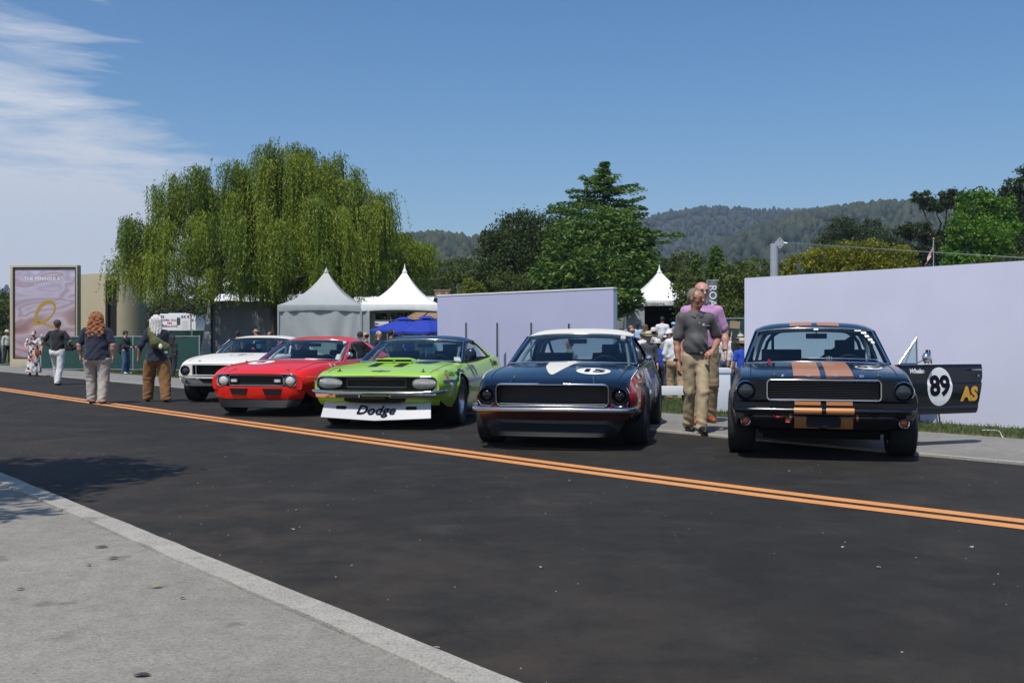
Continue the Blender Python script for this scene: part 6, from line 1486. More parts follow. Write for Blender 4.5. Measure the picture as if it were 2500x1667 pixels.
pine(2060, 520, 84, [pxl(2055,560,84,1.3,1.3,1.0), pxl(2100,580,84,1.3), pxl(2150,600,83,1.6), pxl(2020,590,84,1.0), pxl(2190,620,82,1.4), pxl(2110,640,82,1.7), pxl(2040,650,82,1.2), pxl(2130,550,85,.8,1,.6)], 'broad dark pine clump left of the flat topped pine', 43, 24000)
lobe_tree('broadleaf_tree', (at(2395,832,58).x,58,-.4), [pxl(2385,505,58,1.0), pxl(2425,510,58,.95), pxl(2360,560,57.5,1.0), pxl(2410,580,57,1.2), pxl(2450,560,58,.9), pxl(2340,610,57.5,.8), pxl(2390,640,57,1.1), pxl(2330,650,57,.6), pxl(2440,620,57.5,.8)], 15000, .22, .12, G_BRIGHT, 'bright green broadleaf tree behind the right wall', seed=44, trunk_r=.2, clump=.24)
pine(2500, 400, 62, [pxl(2490,450,62,.8,.9,.6), pxl(2520,420,62,.7), pxl(2470,500,62,.8), pxl(2500,540,61.5,1.1), pxl(2460,470,62,.5), pxl(2480,600,61,1.2), pxl(2540,500,62,1.2), pxl(2450,640,61,1.2)], 'dark pine cut by the right edge of the view', 45, 20000)
lobe_tree('shrub', (at(2440,832,50).x,50,-.4), [pxl(2400,655,50,.7,.8,.5), pxl(2450,650,50,.8,.8,.5), pxl(2490,645,50,.8,.8,.6), pxl(2350,665,50,.6,.7,.4)], 7000, .16, .07, G_OLIVE, 'olive shrub along the top of the right wall', 'shrub', seed=46, trunk_r=.08)
lobe_tree('shrub', (at(1830,832,52).x,52,-.4), [pxl(1800,668,52,.8,.9,.6), pxl(1850,655,52,.9,.9,.6), pxl(1900,665,52,.7,.9,.5), pxl(1760,680,52,.8), pxl(1830,700,51,1.2)], 9000, .16, .07, G_OLIVE, 'olive shrub behind the grey mast', 'shrub', seed=47, trunk_r=.08)
conifer(Vector((at(1748,832,46).x,46,-.4)), at(1748,598,46).z, 1.35, 'slim dark cypress behind the grey banner', 48, G_CONIFER, 110, zlow=.06, power=.75, L=.22, w=.07, dens=1.0, ragged=.3, name='cypress_tree')
conifer(Vector((at(1700,832,50).x,50,-.4)), at(1700,632,50).z, 1.25, 'second dark cypress left of the banner', 49, G_CONIFER, 100, zlow=.06, power=.75, L=.22, w=.07, dens=1.0, ragged=.3, name='cypress_tree')
lobe_tree('leafy_tree', (at(1770,832,42).x,42,-.4), [pxl(1770,720,42,.9), pxl(1800,690,42,.8), pxl(1810,745,41.5,.8), pxl(1735,745,42,.8), pxl(1780,775,41,.8), pxl(1700,740,43,.9), pxl(1690,700,44,.8)], 10000, .17, .07, G_OLIVE, 'green tree above the fence behind the man in the pink shirt', seed=50, trunk_r=.12)
lobe_tree('leafy_tree', (at(1650,832,57).x,57,-.4), [pxl(1640,660,57,1.2,1.2,.9), pxl(1600,690,57,1.0), pxl(1680,660,57,1.1), pxl(1660,700,56,1.2)], 7000, .20, .08, G_OLIVE, 'olive tree behind the lettered tent roof', seed=51, trunk_r=.12)
# ---- left side
lobe_tree('shrub', (at(430,832,74).x,74,-.4), [pxl(375,760,74,1.3,1.2,.8), pxl(420,742,74,1.5,1.2,.9), pxl(470,735,75,1.6,1.2,1.0), pxl(520,738,75,1.5,1.2,.9), pxl(365,785,73,1.1), pxl(450,770,73,1.4)], 12000, .20, .08, leafmat('sage_leaf', [(.05,.058,.018),(.085,.095,.03),(.13,.135,.05)], .6, .3), 'pale olive shrubs behind the ambulance', 'shrub', seed=52, trunk_r=.1)
lobe_tree('shrub', (at(8,832,66).x,66,-.4), [pxl(5,770,66,1.0,1,1.0), pxl(-25,760,66,1.2), pxl(22,790,66,.8), pxl(0,740,67,.8)], 6000, .18, .08, G_OLIVE, 'dark shrub left of the billboard', 'shrub', seed=53, trunk_r=.1)
lobe_tree('hedge', (at(780,832,54).x,54,-.4), [pxl(x,y,54+(x%3),1.5,1.2,1.0) for x, y in ((520,725),(580,715),(640,725),(700,715),(760,712),(830,715),(890,720),(950,715),(1010,720))]+[pxl(x,y,53,1.4,1,.9) for x, y in ((560,760),(640,765),(720,760),(900,765),(970,765),(1030,770))], 22000, .20, .085, G_DARK, 'long dark hedge behind the tents', 'hedge', seed=54, trunk_r=.08)
def bare_tree():
    b = Vector((at(955,832,45).x,45,-.4)); r = tree_at('bare_tree', b, 'pale bare branched tree under the white tent roof'); mb = MB()
    for i, (x, z) in enumerate(((-.9,2.6),(-.5,2.8),(-.1,2.9),(.3,2.7),(.6,2.9),(-1.2,2.2))): limb(mb, (0,0,.6), (x, .2*((i%3)-1), z), .05, .015, .25, 6, i)
    limb(mb, (0,0,0), (0,0,.7), .09, .06, .05, 4, 9); build('trunk', mb, mat('pale_bark', (.22,.20,.17), .8), r, 60)
bare_tree()
# tree beside the camera whose shadow falls on road and path
st = Vector((-6.3,4.6,0)); lobe_tree('street_tree', st, [(-5.7,6.0,5.2,1.5,1.4,1.0),(-5.0,6.5,5.0,1.0,.9,.7),(-6.9,5.6,5.3,1.4,1.3,1.0),(-6.2,4.7,5.8,1.4,1.3,.9),(-7.6,6.2,5.2,1.3,1.3,.9),(-4.75,6.1,5.2,.7,.6,.5),(-5.7,4.3,5.2,1.5,1.2,.8),(-6.4,3.6,5.2,1.4,1.2,.8),(-5.0,5.3,5.3,.8,.8,.6)], 16000, .16, .08, G_OLIVE, 'street tree on the left whose shadow falls across the path', seed=55, trunk_r=.14, fill=.2)
# spiky clump by the white car
def spiky():
    p = at(520,866,29); r = tree_at('spiky_plant', (p.x,29,-.02), 'yellow green spiky grass clump left of the white car', 'plant'); rg = np.random.default_rng(9); V = []; F = []; T = []; zt = at(0,848,29).z
    for i in range(150):
        az = rg.random()*6.28; l = rg.uniform(.5,1.05)*(zt+.02)*1.05; le = rg.uniform(.05,.5); b = np.array([rg.normal(0,.06),rg.normal(0,.06),0]); d = np.array([math.cos(az)*le*l, math.sin(az)*le*l, l*(1-le*.35)]); s = np.array([-math.sin(az),math.cos(az),0])*.012; o = len(V); V += [b-s, b+s, b+d*.6+s, b+d*.6-s, b+d]; T += [rg.random()]*5; F += [(o,o+1,o+2),(o,o+2,o+3),(o+3,o+2,o+4)]
    fast_mesh('blades', V, F, G_LIGHT, r, tone=T)
spiky()
# ------------------------------------------------------------------ people: bodies grown from a distance field, one continuous surface each
def surface_nets(F, o, h):
    nx, ny, nz = F.shape; ins = F < 0
    c = np.zeros((nx-1,ny-1,nz-1), np.int8)
    for dx in (0,1):
        for dy in (0,1):
            for dz in (0,1): c += ins[dx:nx-1+dx, dy:ny-1+dy, dz:nz-1+dz]
    act = (c > 0) & (c < 8); I = np.argwhere(act); n = len(I); idx = -np.ones(act.shape, np.int64); idx[act] = np.arange(n)
    S = np.zeros((n,3)); C = np.zeros(n); co = [(a,b,d) for a in (0,1) for b in (0,1) for d in (0,1)]
    val = {q: F[I[:,0]+q[0], I[:,1]+q[1], I[:,2]+q[2]] for q in co}
    for q in co:
        for ax in range(3):
            if q[ax] == 0:
                p = list(q); p[ax] = 1; a, b = val[q], val[tuple(p)]; m = (a < 0) != (b < 0); t = np.where(m, a/np.where(m, a-b, 1), 0)
                pos = np.tile(np.array(q, float), (n,1)); pos[:,ax] += t; S += pos*m[:,None]; C += m
    V = o+h*(I+S/np.maximum(C,1)[:,None]); Q = []
    for ax in range(3):
        sl = [slice(None)]*3; a = [slice(1,-1) if k != ax else slice(0,-1) for k in range(3)]; b = [slice(1,-1) if k != ax else slice(1,None) for k in range(3)]
        A, B = ins[tuple(a)], ins[tuple(b)]; E = np.argwhere(A != B)
        if len(E) == 0: continue
        e = E.copy(); off = [0 if k == ax else 1 for k in range(3)]; e = e+np.array(off); u, v = [(1,2),(2,0),(0,1)][ax]
        def cell(du, dv):
            q = e.copy(); q[:,u] += du; q[:,v] += dv; return idx[q[:,0], q[:,1], q[:,2]]
        quad = np.stack([cell(-1,-1), cell(0,-1), cell(0,0), cell(-1,0)], 1); flip = A[E[:,0],E[:,1],E[:,2]]
        quad[~flip] = quad[~flip][:,::-1]; Q.append(quad)
    return V, np.concatenate(Q)
def grow(prims, h, k=.03, cuts=(), rough=0, seed=0, fold=None):
    """prims: (a, b, ra, rb, flat) tapered limbs; flat squeezes them front to back"""
    A = np.array([p[0] for p in prims]); B = np.array([p[1] for p in prims]); r = np.array([max(p[2], p[3]) for p in prims]); m = .05+k
    lo = np.minimum(A, B).min(0)-r.max()-m*.6; hi = np.maximum(A, B).max(0)+r.max()+m*.6; n = np.ceil((hi-lo)/h).astype(int)+2; F = np.full(n, .2)
    ax = [lo[i]+h*np.arange(n[i]) for i in range(3)]
    for p in prims:
        a, b = np.array(p[0], float), np.array(p[1], float); ra, rb = p[2], p[3]; fl = p[4] if len(p) > 4 else 1.0; R_ = max(ra, rb)+k*1.6+3*h
        i0 = np.maximum(((np.minimum(a,b)-R_-lo)/h).astype(int), 0); i1 = np.minimum(((np.maximum(a,b)+R_-lo)/h).astype(int)+2, n); s = tuple(slice(i0[i], i1[i]) for i in range(3))
        X, Y, Z = np.meshgrid(ax[0][s[0]], ax[1][s[1]], ax[2][s[2]], indexing='ij'); d = b-a; L2 = max((d*d).sum(), 1e-9)
        t = np.clip(((X-a[0])*d[0]+(Y-a[1])*d[1]+(Z-a[2])*d[2])/L2, 0, 1); rr = ra+(rb-ra)*t
        D = np.sqrt((X-a[0]-t*d[0])**2+((Y-a[1]-t*d[1])/fl)**2+(Z-a[2]-t*d[2])**2)-rr; D = D*(fl if fl < 1 else 1)
        f = F[s]; kk = p[5] if len(p) > 5 else k; q = np.clip(.5+.5*(f-D)/kk, 0, 1); F[s] = f*(1-q)+D*q-kk*q*(1-q)
    if rough or cuts or fold:
        X, Y, Z = np.meshgrid(*ax, indexing='ij')
        if rough: F = F+rough*(np.sin(X*61+seed+2*np.sin(Z*37))*np.sin(Y*53+Z*29+seed)+.6*np.sin(Z*83+X*47+seed*2)*np.sin(Y*71))
        if fold: F = F+fold(X, Y, Z)
        for (pt, nn) in cuts:
            nn = np.array(nn, float); nn /= np.linalg.norm(nn); F = np.maximum(F, (X-pt[0])*nn[0]+(Y-pt[1])*nn[1]+(Z-pt[2])*nn[2])
    F[0] = F[-1] = .1; F[:,0] = F[:,-1] = .1; F[:,:,0] = F[:,:,-1] = .1
    return surface_nets(F, lo, h)
def part(name, vf, m, parent=None):
    V, Q = vf; return fast_mesh(name, V, Q, m, parent, smooth=True)
def skin(t): return {'fair': mat('skin_fair', (.52,.29,.20), .5, var=.06, vscale=20), 'tan': mat('skin_tan', (.40,.19,.115), .45, var=.08, vscale=20), 'pink': mat('skin_pink', (.50,.26,.20), .5, var=.06, vscale=20), 'dark': mat('skin_dark', (.12,.06,.04), .5)}[t]
def cloth(name, c, rough=.85, var=.10): return mat('cloth_'+name, c, rough, var=var, vscale=14, sheen=.15, bump=.25, bscale=22)
def hand_prims(w, d, n, side, sc, curl=.5, spread=.0, grip=None):
    """w wrist, d forearm direction, n palm normal, side = +1/-1 for thumb side"""
    w, d, n = Vector(w), Vector(d).normalized(), Vector(n).normalized(); s = d.cross(n).normalized()*side; P = []
    pc = w+d*.055*sc; kn = w+d*.088*sc
    for q in (-.024,-.008,.008,.024): P.append((w+d*.012*sc+s*q*.7*sc, kn+s*q*sc, .0165*sc, .0125*sc, 1, .010))
    for i, (q, l) in enumerate(((.027,.068),(.009,.076),(-.009,.071),(-.026,.056))):
        b0 = kn+s*q*sc; a1 = curl*.9; a2 = curl*1.9; l *= sc; m = b0+(d*math.cos(a1)+n*math.sin(a1)+s*q*3*spread).normalized()*l*.52; e = m+(d*math.cos(a2)+n*math.sin(a2)).normalized()*l*.48
        P.append((b0, m, .0095*sc, .0085*sc, 1, .004)); P.append((m, e, .0085*sc, .0070*sc, 1, .003))
    tb = w+d*.030*sc+s*.028*sc; tm = tb+(d*.75+s*.55+n*.25).normalized()*.040*sc; te = tm+(d*.95+s*.1+n*.35).normalized()*.030*sc
    P.append((w+d*.02*sc+s*.012*sc, tb, .016*sc, .0125*sc, 1, .008)); P.append((tb, tm, .0120*sc, .0105*sc, 1, .004)); P.append((tm, te, .0105*sc, .0085*sc, 1, .003))
    return [tuple([tuple(a), tuple(b)])+tuple(r) for a, b, *r in P]
def person(X, Y, z0, H, yaw, label, top, bottom, sk='fair', hair=None, hairc=(.05,.035,.025), res=.024, girth=1.0, pose=None, sleeve='short', shoes=(.02,.02,.022), head_yaw=0, hat=None, hatc=(.7,.66,.55), skirt=False, lower=True, female=False, group=None, fine=False, glasses=False, lean=0, cat='person', belt=None, hem=.93, jacket=None):
    s = H/1.75; po = dict(ls=.10, la=None, ra=None, stride=.10, lk=0, rk=0); po.update(pose or {}); g = girth
    def S(p): return (p[0]*s, p[1]*s, p[2]*s)
    sw = (.165 if female else .185)*(.55+.45*g); SZ = 1.425
    # joints; the person faces -Y, image right is +X when yaw = 0
    st = po['stride']; hipz = .93
    hipL, hipR = (.09*g, 0, hipz), (-.09*g, 0, hipz); wl = po.get('wide', .02)
    ankL, ankR = (.10*g+wl+po.get('lx', 0), -st, .085+po.get('lz', 0)), (-.10*g-wl+po.get('rx', 0), st, .085+po.get('rz', 0))
    knL, knR = (.10*g+wl*.6+po.get('lx', 0)*.5, -st*.5-.05+po.get('lky', 0), .50), (-.10*g-wl*.6+po.get('rx', 0)*.5, st*.5-.05+po.get('rky', 0), .50)
    shL, shR = (sw, lean, SZ-.02), (-sw, lean, SZ-.02)
    la = po['la'] or ((.06,.02,-.29),(.07,-.04,-.55)); ra = po['ra'] or ((-.06,.02,-.29),(-.07,-.04,-.55))
    elL, wrL = tuple(np.add(shL, la[0])), tuple(np.add(shL, la[1])); elR, wrR = tuple(np.add(shR, ra[0])), tuple(np.add(shR, ra[1]))
    hc = np.array((0, -.015+lean*1.15, 1.635)); cy, sy = math.cos(R(head_yaw)), math.sin(R(head_yaw))
    def hd(x, y, z): return (hc[0]+x*cy-y*sy, hc[1]+x*sy+y*cy, hc[2]+z)   # head frame, face towards -y
    # ---- body
    B = [(hd(0,.018,.035), hd(0,-.010,.030), .088, .084), (hd(0,-.015,-.005), hd(0,-.020,-.060), .074, .056), (hd(0,-.038,-.075), hd(0,-.048,-.082), .038, .034), (hd(0,.01,-.06), (0, .012+lean, 1.44), .056, .062),
         ((-.10*g,.01+lean,1.42), (.10*g,.01+lean,1.42), .055, .055), ((0,.0+lean*.7,1.30), (0,.0,1.0), .115*g, .115*g, .7)]
    if fine or res < .015:
        B += [(hd(0,-.088,.012), hd(0,-.108,-.026), .0095, .0145, 1, .012), (hd(-.012,-.100,-.030), hd(.012,-.100,-.030), .0085, .0085, 1, .008), (hd(-.022,-.094,-.062), hd(.022,-.094,-.062), .0075, .0075, 1, .010), (hd(-.03,-.080,.028), hd(.03,-.080,.028), .014, .014, 1, .015)]
        for e in (-1, 1): B += [(hd(.088*e,.008,.012), hd(.086*e,.012,-.028), .016, .011, 1, .008), (hd(.050*e,-.055,-.022), hd(.045*e,-.048,-.04), .024, .020, 1, .02)]
    lr, fr = .047*(.6+.4*g), .040*(.6+.4*g)
    for sh, el, wr in ((shL,elL,wrL), (shR,elR,wrR)): B += [((sh[0]*.97, sh[1], sh[2]-.015), el, lr*1.0, lr*.88), (el, tuple(np.add(el, (np.subtract(wr, el))*.35)), lr*.86, lr*.86), (tuple(np.add(el, (np.subtract(wr, el))*.35)), wr, lr*.86, .026)]
    for hip, kn, an in ((hipL,knL,ankL), (hipR,knR,ankR)):
        if lower: B += [(hip, kn, .072*g, .052), (kn, tuple(np.add(kn, np.subtract(an, kn)*.35)), .050, .053), (tuple(np.add(kn, np.subtract(an, kn)*.35)), an, .053, .036)]
    if lower: B += [(hipL, hipR, .08*g, .08*g)]
    B = [tuple([S(p[0]), S(p[1]), p[2]*s, p[3]*s])+tuple(p[4:5])+((p[5]*s,) if len(p) > 5 else ()) for p in B]
    HP = []
    for wr, el, sd, key in ((wrL,elL,1,'lh'), (wrR,elR,-1,'rh')):
        d = np.subtract(wr, el); cfg = po.get(key) or {}
        if res < .02: HP += hand_prims(S(wr), cfg.get('d', tuple(d)), cfg.get('n', (-sd*.9,.3,.0)), cfg.get('side', sd*-1 if cfg.get('flip') else sd), s, cfg.get('curl', .45))
        else:
            u = Vector(d).normalized()*.15; HP.append((S(wr), S(tuple(np.add(wr, tuple(u)))), .030*s, .018*s))
    body = part('person', grow(B+HP, res, .028*s if res < .02 else .04*s), skin(sk))
    body.location = (X, Y, z0); body.rotation_euler = (0, 0, R(yaw)); tag(body, label, cat, group)
    # ---- shirt
    T = [((0,lean*.8,1.30), (0,lean*.35,1.08), .150*g, .150*g*(1.0 if not female else .93), .72), ((0,lean*.3,1.08), (0,0,hem), .152*g, (.160 if hem > .87 else .182)*g, .78 if hem > .87 else .84), ((-sw*.60,.008+lean,SZ-.075), (sw*.60,.008+lean,SZ-.075), .085, .085), ((0,.012+lean,1.43), (0,.012+lean,1.46), .070, .066), ((0,.012+lean,1.44), (sw*.96,.004+lean,SZ-.030), .062, .066), ((0,.012+lean,1.44), (-sw*.96,.004+lean,SZ-.030), .062, .066)]
    if po.get('belly'): T.append(((0,-.05,1.10), (0,-.04,1.04), .135*g, .13*g, .9))
    if female: T.append(((-.07,-.07,1.26), (.07,-.07,1.26), .075*g, .075*g))
    frac = {'short': (.78,0), 'three': (1,.35), 'long': (1,.97), 'none': (0,0)}[sleeve]
    cuts = [((0,0,(hem)*s), (0,0,-1))]
    if sleeve != 'none':
        for sh, el, wr in ((shL,elL,wrL), (shR,elR,wrR)):
            e2 = tuple(np.add(sh, np.subtract(el, sh)*frac[0])); sh2 = (sh[0]*1.01, sh[1], sh[2]-.012); T.append((sh2, e2, .066, .060 if sleeve != 'short' else .068))
            if frac[1]: T.append((el, tuple(np.add(el, np.subtract(wr, el)*frac[1])), .060, .046))
    T = [tuple([S(p[0]), S(p[1]), p[2]*s, p[3]*s])+tuple(p[4:]) for p in T]
    neckcut = ((0, (-.0+lean)*s, 1.485*s), (0,-.35,1)); cuts.append(neckcut)
    fl = None
    if res < .02:
        fl = lambda A, B_, C: .0045*np.sin(C*46+7*np.sin(A*9)+3*B_)*np.clip((1.32*s-C)*4, 0, 1)+.004*np.sin(A*33+C*21)
    part('shirt' if not jacket else 'jacket', grow(T, res, .035*s, cuts, fold=fl), top, body)
    if fine:   # collar and placket of a polo shirt
        rows = []
        for k in range(25):
            a = -1.30+k*(2*math.pi-.54)/24; fr = max(-math.sin(a), 0)**3; c, n_ = math.cos(a), math.sin(a)
            rows.append([S((.064*c, .012+lean+.062*n_, 1.475-.018*fr)), S((.072*c, .012+lean+.070*n_, 1.492-.022*fr)), S((.092*c, .012+lean+.092*n_, 1.470-.030*fr)), S((.104*c, .010+lean+.108*n_, 1.446-.042*fr)), S((.094*c, .012+lean+.096*n_, 1.440-.040*fr))])
        build('collar', MB().grid(rows), top, body, 50)
    # ---- legs
    if skirt:
        P = [((0,0,.98), (0,0,.60), .155*g, .19*g, .8), ((0,0,.60), (0,.02,.16), .19*g, .25*g, .85)]; P = [tuple([S(p[0]), S(p[1]), p[2]*s, p[3]*s])+tuple(p[4:]) for p in P]
        part('dress', grow(P, res, .03*s, [((0,0,.13*s), (0,0,-1))], fold=lambda A, B_, C: .018*np.sin(np.arctan2(B_, A)*9+C*3)*np.clip((.9*s-C), 0, 1)), bottom, body)
    elif lower:
        kl = po.get('loose', 1.0); P = [((-.045*g,0,.965), (.045*g,0,.965), .092*g, .092*g, 1.0), ((-.07*g,.015,.87), (.07*g,.015,.87), .104*g, .104*g, 1.05)]
        for hip, kn, an in ((hipL,knL,ankL), (hipR,knR,ankR)):
            P += [(hip, kn, .098*g*(.5+.5*kl), .082*kl*(.6+.4*g)), (kn, (an[0], an[1]+.01, an[2]-.02), .080*kl*(.6+.4*g), .074*kl)]
        P = [tuple([S(p[0]), S(p[1]), p[2]*s, p[3]*s])+tuple(p[4:]) for p in P]
        fd = None
        if res < .02: fd = lambda A, B_, C: .0022*np.sin(C*62+25*A+5*np.sin(A*17+C*6))*np.exp(-((C-.80*s)/.16)**2)+.0032*np.sin(C*58-38*A+4*np.sin(A*11+C*9))*np.exp(-((C-.46*s)/.13)**2)+.005*np.sin(C*75+30*A)*np.exp(-((C-.12*s)/.09)**2)+.0022*np.sin(C*31+A*40)
        part('trousers', grow(P, res, .03*s, [((0,0,(hem+.035)*s), (0,0,1)), ((0,0,.045*s), (0,0,-1))], fold=fd), bottom, body)
    if belt is not None:
        bl = [(S((.145*g*math.cos(a), .118*g*math.sin(a)-.005, hem+.012)), S((.145*g*math.cos(b), .118*g*math.sin(b)-.005, hem+.012)), .017*s, .017*s, 1, .004) for a, b in [(2*math.pi*k/24, 2*math.pi*(k+1)/24) for k in range(24)]]
        bo = part('belt', grow(bl, .009, .006), mat('belt_leather', belt, .5), body)
        build('buckle', MB().box(.015*s,.055*s,-(.118*g+.026)*s,-(.118*g+.018)*s,(hem-.006)*s,(hem+.030)*s), STEEL, bo, bevel=.002)
    # ---- shoes
    if lower:
        for an in (ankL, ankR):
            pz = max(an[2]-.085, 0); P = [((an[0],an[1]+.045,.045+pz), (an[0],an[1]-.03,.055+pz), .040, .044), ((an[0],an[1]-.03,.045+pz), (an[0]*1.06,an[1]-.165,.032+pz*.4), .045, .034)]; P = [tuple([S(p[0]), S(p[1]), p[2]*s, p[3]*s]) for p in P]
            part('shoe', grow(P, min(res,.016), .02, [((0,0,.004+pz*s*.4), (0,0,-1))]), mat('shoe_%d' % int(shoes[0]*1000), shoes, .5), body)
    # ---- hair, hats
    hm = mat('hair_%d_%d' % (int(hairc[0]*1000), int(hairc[2]*1000)), hairc, .65, var=.35, vscale=60, bump=.6, bscale=90); rs = min(res, .016)
    def SH(*p): return S(hd(*p))
    if hair == 'short': part('hair', grow([(SH(0,.022,.040), SH(0,-.008,.040), .097*s, .093*s), (SH(0,.06,-.02), SH(0,.06,-.02), .055*s, .055*s)], rs, .03, [(SH(0,-.052,.060), tuple(np.subtract(hd(0,-1,-.42), hc))), (SH(0,0,-.06), (0,0,-1)), (SH(0,-.035,.0), tuple(np.subtract(hd(0,-1,.15), hc)))], rough=.003*s), hm, body)
    elif hair == 'balding': part('hair', grow([(SH(0,.026,.020), SH(0,.0,.020), .094*s, .090*s)], rs, .03, [(SH(0,-.03,.0), tuple(np.subtract(hd(0,-1,0), hc))), (SH(0,0,.062), (0,0,1)), (SH(0,0,-.05), (0,0,-1))], rough=.002*s), hm, body)
    elif hair in ('long', 'curly'):
        w = po.get('hairw', .10); L = po.get('hairl', .36); P = [(SH(0,.020,.045), SH(0,.0,.045), .103*s, .098*s)]
        for e in (-1,-.5,0,.5,1): P.append((SH(e*.075,.045,.02), S((hc[0]+e*w, .085+lean-.02*abs(e), 1.70-L)), .058*s, (.062 if hair == 'curly' else .045)*s))
        part('hair', grow(P, rs, .04, [(SH(0,-.060,.06), tuple(np.subtract(hd(0,-1,-.5), hc))), (SH(0,-.045,.0), tuple(np.subtract(hd(0,-1,.05), hc)))], rough=(.010 if hair == 'curly' else .002)*s, seed=X, fold=(lambda A, B_, C: .006*np.sin(A*120+2*np.sin(C*14))) if hair == 'long' else (lambda A, B_, C: .010*np.sin(A*48+4*np.sin(C*30))*np.sin(C*44+A*9))), hm, body)
    elif hair == 'bun': part('hair', grow([(SH(0,.022,.040), SH(0,-.008,.040), .098*s, .094*s), (SH(0,.10,.04), SH(0,.11,.03), .04*s, .04*s)], rs, .03, [(SH(0,-.055,.060), tuple(np.subtract(hd(0,-1,-.42), hc))), (SH(0,0,-.07), (0,0,-1)), (SH(0,-.03,.0), tuple(np.subtract(hd(0,-1,.15), hc)))], rough=.003), hm, body)
    if hat:
        tm = mat('hat_%d_%d' % (int(hatc[0]*1000), int(hatc[2]*1000)), hatc, .8, var=.08, vscale=40); M = Matrix.Translation(S(tuple(hc))) @ Matrix.Rotation(R(head_yaw), 4, 'Z') @ Matrix.Scale(s, 4)
        if hat == 'brim':
            rows = [[(r*math.cos(a)*(1.0), r*math.sin(a)*1.12+.01, z+.018*math.cos(2*a)*max(r-.1,0)*5) for r, z in ((.001,.175),(.05,.180),(.085,.165),(.098,.12),(.102,.070),(.104,.064),(.14,.058),(.165,.060),(.166,.053),(.14,.050),(.10,.056))] for a in [2*math.pi*k/28 for k in range(28)]]
            h_ = build('hat', MB().grid(rows, close_u=True).xf(M), tm, body, 50); build('hat_band', MB().lathe([(.1045,.068),(.1035,.105)], 28).warp(lambda p: Vector((p.x, p.y*1.12+.01, p.z))).xf(M), mat('hat_band_'+('dark' if hatc[0] < .62 else 'pale'), (.02,.02,.02) if hatc[0] < .62 else (.45,.43,.38), .7), h_, 50)
        else:
            rows = [[(.101*math.cos(a)*math.cos(e), .112*math.sin(a)*math.cos(e)+.008, .045+.088*math.sin(e)) for e in np.linspace(-.12,math.pi/2,8)] for a in [2*math.pi*k/24 for k in range(24)]]
            h_ = build('cap', MB().grid(rows, close_u=True).xf(M), tm, body, 60); build('peak', MB().grid([[(.085*math.sin(t), -.10*math.cos(t)*.9-.085*q*math.cos(t), .048-.02*q+.0) for q in (0,.5,1)] for t in np.linspace(-1.2,1.2,9)]).xf(M), tm, h_, 60)
    if glasses:
        M = Matrix.Translation(S(tuple(hc))) @ Matrix.Rotation(R(head_yaw), 4, 'Z') @ Matrix.Scale(s, 4); gm = mat('sunglass', (.006,.006,.007), .06, coat=1)
        gl = MB()
        for e in (-1, 1):
            rows = [[(e*(.034+.031*q*math.cos(a)), -.101+.010*(q*math.cos(a)*e*e*(1 if e*math.cos(a) > 0 else 0))**2+.012*max(math.cos(a)*q,0), .010+.021*q*math.sin(a)) for q in (0,.5,1)] for a in [2*math.pi*k/16 for k in range(16)]]; gl.grid(rows, close_u=True)
            gl.tube([(e*.066,-.090,.016),(e*.085,-.055,.018),(e*.092,.01,.016)], .0035, 5)
        gl.tube([(-.006,-.108,.014),(.006,-.108,.014)], .003, 5); build('sunglasses', gl.xf(M), gm, body, 60)
    elif res < .02 and hair != 'back':
        M = Matrix.Translation(S(tuple(hc))) @ Matrix.Rotation(R(head_yaw), 4, 'Z') @ Matrix.Scale(s, 4); ey = MB()
        for e in (-1, 1): ey.sphere((e*.032,-.088,.006), (.012,.006,.007), 10, 6)
        build('eyes', ey.xf(M), mat('eye_dark', (.03,.025,.02), .3), body, 60)
    if res < .02:
        M = Matrix.Translation(S(tuple(hc))) @ Matrix.Rotation(R(head_yaw), 4, 'Z') @ Matrix.Scale(s, 4); build('mouth', MB().sphere((0,-.099,-.060), (.022,.006,.0045), 12, 6).xf(M), mat('lip', (.30,.11,.09), .5), body, 60)
    return body
def wpx(px, Y): return (px-1250)/FPX*Y
KHAKI = cloth('khaki', (.42,.33,.20)); KHAKI2 = cloth('khaki_dark', (.34,.255,.15)); NAVYC = cloth('navy', (.012,.015,.035)); BLKC = cloth('black', (.012,.012,.014)); GREYP = mat('cloth_grey_polo', (.072,.068,.068), .7, var=.06, vscale=30, sheen=.2); PINK = cloth('pink_purple', (.46,.24,.42), var=.22); WHC = cloth('white', (.70,.70,.71)); ROYAL = cloth('royal_blue', (.012,.06,.46)); LBLUE = cloth('light_blue', (.36,.50,.68)); DENIM = cloth('denim', (.03,.08,.16)); STONE = cloth('stone', (.42,.38,.33)); LSTONE = cloth('pale_stone', (.60,.60,.57)); BROWNC = cloth('brown_canvas', (.22,.105,.03)); GREYC = cloth('grey', (.22,.22,.23)); TANC = cloth('tan', (.42,.29,.16)); SUIT = cloth('suit_grey', (.055,.055,.065)); CREAMC = cloth('cream', (.58,.55,.47)); MINT = cloth('mint', (.36,.60,.52))
